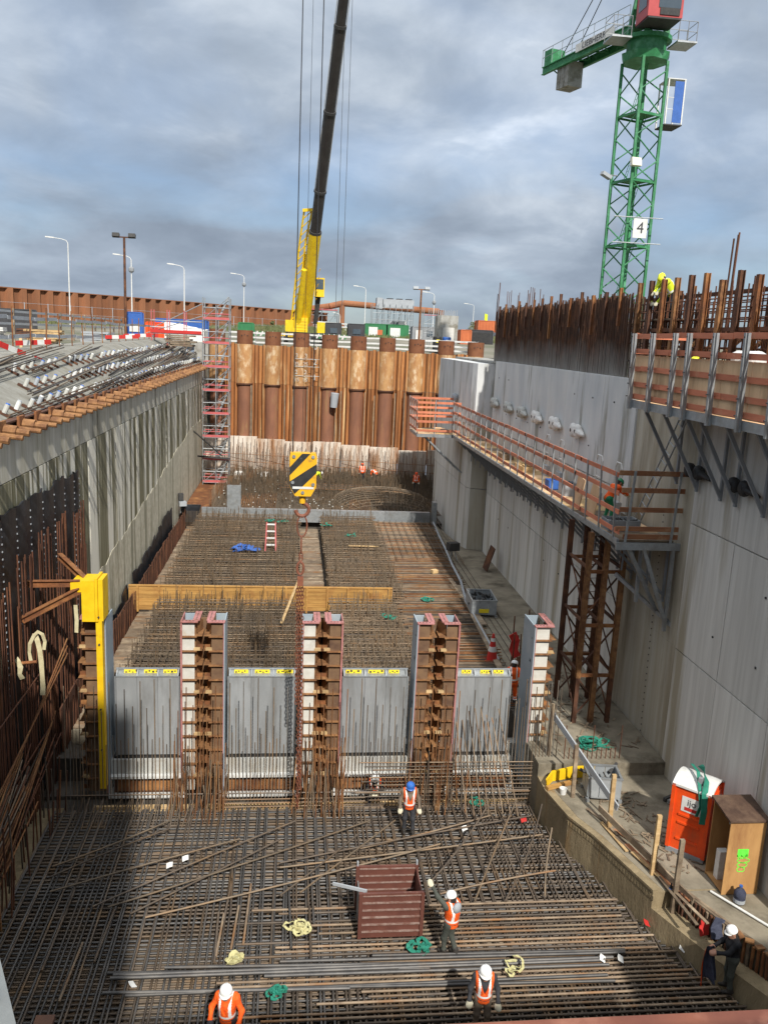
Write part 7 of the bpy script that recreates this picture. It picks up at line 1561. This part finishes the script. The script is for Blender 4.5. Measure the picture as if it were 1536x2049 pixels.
person('worker in lime jacket bending over the bars on the far slab', (2.0, 73.2, 2.0), R(-70), BEND, top='lime_cloth', legs='cloth_navy', vest=None, h=.03)
person('worker in orange vest at the pale strip, left of three by the piles', (1.7, 76.6, 2.0), R(20), dict(BEND), top='orange_cloth', legs='cloth_dark', helmet='toilet_orange', h=.03)
person('worker in orange vest at the pale strip, middle of three by the piles', (6.35, 75.4, 2.0), R(0), {}, top='orange_cloth', legs='cloth_dark', helmet='toilet_orange', h=.03)
person('worker in orange vest at the pale strip, right of three by the piles', (7.55, 75.0, 2.0), R(30), dict(BEND), top='orange_cloth', legs='cloth_brown', h=.03)
person('worker in orange vest standing near the pier on the far slab', (10.75, 71.0, 2.0), R(160), {}, top='orange_cloth', legs='cloth_dark', helmet='toilet_orange', h=.03)
person('worker in green helmet and orange jacket bending on the near end of the walkway', (11.35, 28.2, 8.94), R(-75), dict(BEND, pel=(0, -.12, .9), chest=(0, .10, 1.18), neck=(0, .2, 1.34), head=(0, .3, 1.44), sL=(-.19, .16, 1.3), sR=(.19, .16, 1.3), eL=(-.22, .4, 1.15), eR=(.22, .4, 1.15), wL=(-.12, .62, 1.02), wR=(.12, .62, 1.02), look=(0, .8, -.5)), top='orange_cloth', legs='helmet_green', helmet='helmet_green', vest=None, h=.022)
person('worker in lime jacket and helmet bending over the rusty posts on the right wall', (13.35, 29.7, 16.22), R(90), dict(BEND, pel=(0, -.12, .9), chest=(0, .1, 1.2), neck=(0, .22, 1.34), head=(0, .34, 1.38), sL=(-.19, .18, 1.3), sR=(.19, .18, 1.3), eL=(-.25, .38, 1.1), eR=(.25, .38, 1.1), wL=(-.2, .5, .92), wR=(.2, .5, .92)), top='lime_cloth', legs='cloth_black', helmet='helmet_lime', vest='lime_cloth', h=.022)
MB().box(13.12, 13.95, 28.6, 31.4, 16.12, 16.18).build('scaffold_board', 'timber_old', label='weathered scaffold board under the two lime clad workers', category='board')
person('second lime clad worker close behind the first on the right wall', (13.5, 30.5, 16.22), R(120), dict(BEND, pel=(0, -.1, .92), chest=(0, .06, 1.24), neck=(0, .14, 1.40), head=(0, .22, 1.50), sL=(-.19, .1, 1.36), sR=(.19, .1, 1.36)), top='lime_cloth', legs='cloth_dark', helmet='helmet_lime', vest=None, h=.024)
person('worker in yellow helmet half hidden behind the upper platform boards', (11.75, 23.2, 13.45), R(60), dict(BEND, pel=(0, -.1, .85), chest=(0, .1, 1.1), neck=(0, .2, 1.26), head=(0, .28, 1.36), sL=(-.19, .15, 1.22), sR=(.19, .15, 1.22)), top='orange_cloth', legs='cloth_dark', helmet='helmet_lime', vest=None, h=.024)

# ================================================================== SMALL THINGS ON THE NEAR MAT
cr = thing('steel_crate', 'dark red brown steel skip crate with ribbed front standing on the near mat', 'crate', (2.65, 18.75, .13))
x0, x1, y0, y1, z0, z1 = 1.93, 3.50, 18.25, 19.35, .13, 1.36
for i in range(6): 
    za = z0+i*(z1-z0)/6; zb = z0+(i+1)*(z1-z0)/6
    MB().box(x0+.03, x1-.03, y0, y0+.03, za+.006, zb-.006).build('front_board', 'crate_brown', cr); MB().box(x0+.05, x1-.05, y0-.04, y0-.001, zb-.03, zb+.005).build('rib', 'worn_edge', cr)
    MB().box(x0+.03, x1-.03, y1-.03, y1, za+.006, zb-.006).build('back_board', 'crate_brown', cr); MB().box(x0+.05, x1-.05, y1-.055, y1-.031, zb-.03, zb+.005).build('rib', 'worn_edge', cr)
    MB().box(x1-.03, x1, y0+.03, y1-.03, za+.006, zb-.006).build('side_board', 'crate_brown', cr)
MB().box(x0, x0+.03, y0+.03, y1-.03, z0, z1-.35).build('side_panel', 'galv', cr); MB().box(x0+.03, x1-.03, y0+.03, y1-.03, z0, z0+.04).build('floor', 'crate_brown', cr)
for x in (x0, x1):
    for y in (y0, y1): MB().box(x-.045, x+.045, y-.045, y+.045, z0, z1+.06).build('corner_post', 'crate_brown', cr)
for y in (y0, y1): MB().box(x0+.05, x1-.05, y-.035, y+.035, z1+.002, z1+.05).build('rim', 'crate_brown', cr)
for x in (x0, x1): MB().box(x-.02, x+.02, y1-.02, y1+.06, z1+.06, z1+.17).build('lug', 'far_grey', cr)
MB().beam((1.25, 18.75, 1.35), (2.1, 18.45, 1.32), .04, .08).build('side_flap', 'far_grey', cr)
def heap(name, c, mat, lab, n, r, seed, wd=.07, cat='slings'):
    random.seed(seed); m = MB()
    for i in range(n):
        p = Vector(c)+Vector((rnd(-r, r)*.7, rnd(-r, r)*.5, .02)); pts = [p]; a = rnd(0, 6.28)
        for k in range(11):
            a += rnd(.1, .95)*(1 if i % 2 else -1); p = p+Vector((math.cos(a)*r*.26, math.sin(a)*r*.22, rnd(-.05, .06))); p = p+(Vector(c)-p)*.06; p.z = max(c[2], p.z); pts.append(p)
        pr = []
        for j, q in enumerate(pts):
            d = pts[min(j+1, len(pts)-1)]-pts[max(j-1, 0)]; s = d.cross(Vector((rnd(-.6, .6), rnd(-.6, .6), 1))).normalized()*wd/2; pr.append((q-s, q+s))
        m.sheet(pr, (0, 0, .015))
    return m.build(name, mat, label=lab, category=cat)
heap('sling_heap', (.42, 18.6, .17), 'strap', 'pale green yellow sling heap left of the brown crate', 9, .30, 1, .06)
heap('cloth_scrap', (-1.15, 17.55, .2), 'strap', 'mustard rag lying on the long black bars', 5, .17, 2, .15, 'rag')
heap('sling_heap', (-.05, 16.45, .2), 'teal', 'teal sling tangle beside the orange worker at the bottom', 8, .22, 3, .06)
heap('sling_heap', (3.35, 17.75, .17), 'teal', 'teal sling lying at the feet of the waving worker', 5, .30, 4, .10)
heap('sling_heap', (5.55, 16.9, .24), 'strap', 'grey green sling loop beside the worker at the bottom right of centre', 4, .25, 5, .06)
heap('sling_heap', (6.3, 24.4, .1), 'teal', 'small green sling on the bars below the rightmost gate', 5, .25, 6, .05)
heap('sling_heap', (10.5, 25.5, 1.58), 'teal', 'heap of green slings at the foot of the rusty tower', 12, .5, 8, .07)
heap('blue_sheet', (-2.8, 49.6, 2.08), 'blue_paint', 'crumpled blue sheet lying on the left rebar cage', 10, .6, 7, .35, 'sheet')
for i, (x, y, z, lab) in enumerate([(-1.6, 57.5, 2.1, 'green sling hanging on the far edge of the left cage, left one'), (-.4, 57.2, 2.1, 'green sling hanging on the far edge of the left cage, right one'), (2.4, 56.5, 2.1, 'green sling at the far corner of the narrow middle cage'), (3.9, 53.5, 2.1, 'green sling on the farther narrow middle cage'), (4.6, 37.0, 2.1, 'green sling on the nearer narrow middle cage'), (7.3, 41.0, 1.7, 'short green sling on the flat bars right of the timber beam')]): heap('sling', (x, y, z), 'teal', lab, 3, .45, 20+i, .1, 'sling')
sf = thing('step_ladder', 'small pink and white step ladder standing on the left rebar cage', 'step ladder', (-1.25, 50, 2.0))
for s in (-.32, .32): MB().beam((-1.25+s, 49.5, 2.0), (-1.25+s*.8, 50.0, 3.7), .07, .05).build('stile', 'scaf_pink', sf); MB().beam((-1.25+s, 50.5, 2.0), (-1.25+s*.8, 50.05, 3.65), .06, .05).build('stile', 'scaf_pink', sf)
for k in range(4): z = 2.35+k*.4; MB().box(-1.5, -1.0, 49.55+k*.12, 49.75+k*.12, z, z+.05).build('step', 'white', sf)
plank('loose_plank', (3.6, 50.9, 2.1), (5.5, 50.7, 2.12), .16, .05, 'timber', label='pale plank lying on the narrow middle cage', category='plank')
plank('loose_plank', (-.35, 36.0, 2.2), (.45, 40.4, 3.0), .12, .05, 'timber', label='pale plank leaning on the orange timber stop end beside the chain', category='plank')
MB().obox((8.4, 46.5, 1.75), (.35, .3, .2), .4).build('timber_block', 'timber', label='small pale timber block on the flat bars of the middle bay', category='timber block')
for i, (x, y, mt, lab) in enumerate([(-3.2, 21.3, 'white', 'white paper scrap on the dark left mat, nearer the gates'), (-2.8, 21.6, 'white', 'second white paper scrap on the left mat beside the first'), (-3.4, 16.9, 'white', 'white tag on the long black bars at left'), (5.55, 22.8, 'white', 'white paper scrap on the mat below the rightmost gate'), (7.9, 17.15, 'white', 'white scrap near the right end of the long bars, left one'), (8.35, 17.12, 'white', 'white scrap near the right end of the long bars, right one'), (7.55, 23.2, 'red_paint', 'red and white packet on the mat by the kerb corner'), (9.55, 18.35, 'red_paint', 'red packet on the bar ends beside the kerb'), (10.1, 17.4, 'white', 'white scrap on the bar ends beside the kerb')]):
    random.seed(200+i); m = MB(); a = rnd(0, 3); d1, d2 = Vector((math.cos(a), math.sin(a), .3))*.09, Vector((-math.sin(a), math.cos(a), .5))*.07; p = Vector((x, y, .22)); m.sheet([(p-d1-d2, p-d1+d2), (p-d2*.9, p+d2*1.1), (p+d1*.9-d2, p+d1+d2*.8)], (0, 0, .006)); m.build('paper_scrap', mt, label=lab, category='scrap')
# steel edge beam in front of the viewpoint, and the block at bottom left
eb = thing('edge_beam', 'wide rust red steel beam crossing the bottom right edge of the picture', 'steel beam', (3.6, 5.6, 9.2))
MB().beam((1.15, 5.42, 9.42), (9.5, 5.42, 9.42), .7, .06).build('top_flange', 'beam_red', eb); MB().box(1.15, 9.5, 5.38, 5.44, 8.8, 9.39).build('web', 'beam_red', eb); MB().beam((1.15, 5.42, 8.78), (9.5, 5.42, 8.78), .7, .05).build('bottom_flange', 'beam_red', eb)
random.seed(99)
for i in range(26): x, y = rnd(1.6, 5), rnd(5.15, 5.7); MB().obox((x, y, 9.453), (rnd(.01, .05), rnd(.01, .03), .004), rnd(0, 3)).build('paint_fleck', 'white', eb)
lb3 = thing('concrete_block', 'pale concrete block corner with blue and yellow paint at the bottom left', 'concrete block', (-2.8, 6.2, 9.0))
MB().prism([(-3.2, 7.3), (-2.62, 6.95), (-2.02, 5.75), (-2.0, 4.6), (-3.2, 4.6)], 8.9, 9.5).build('block', 'block_grey', lb3)
MB().obox((-2.48, 6.28, 9.52), (.16, .34, .035), .5).build('paint_patch', 'blue_paint', lb3); MB().obox((-2.42, 6.13, 9.52), (.17, .06, .04), .5).build('paint_patch', 'yellow', lb3)
MB().box(-1.99, -1.84, 5.0, 6.06, 9.4, 9.44).build('steel_plate', 'rust_dark', label='small rusty plate beside the concrete block at bottom left', category='steel plate')
# unseen sheeted screen added behind the viewpoint to shade the foot of the left wall
sh = thing('added_shade_screen', 'unseen shade screen in sheeted scaffold form, added on the deck behind the viewpoint', 'scaffold', (-9, -5, 13.3))
for i in range(7): MB().box(-14+i*2, -14+(i+1)*2-.02, -4.5, -4.45, 13.32, 30.5).build('sheeting', 'far_grey', sh)
for i in range(8):
    for y in (-4.6, -6.2): MB().tube((-14+i*2, y, 13.32), (-14+i*2, y, 30.6), .05, 6).build('standard', 'galv', sh)
for k in range(8): MB().tube((-14, -4.6, 15.3+k*2), (0, -4.6, 15.3+k*2), .05, 6).build('ledger', 'galv', sh)
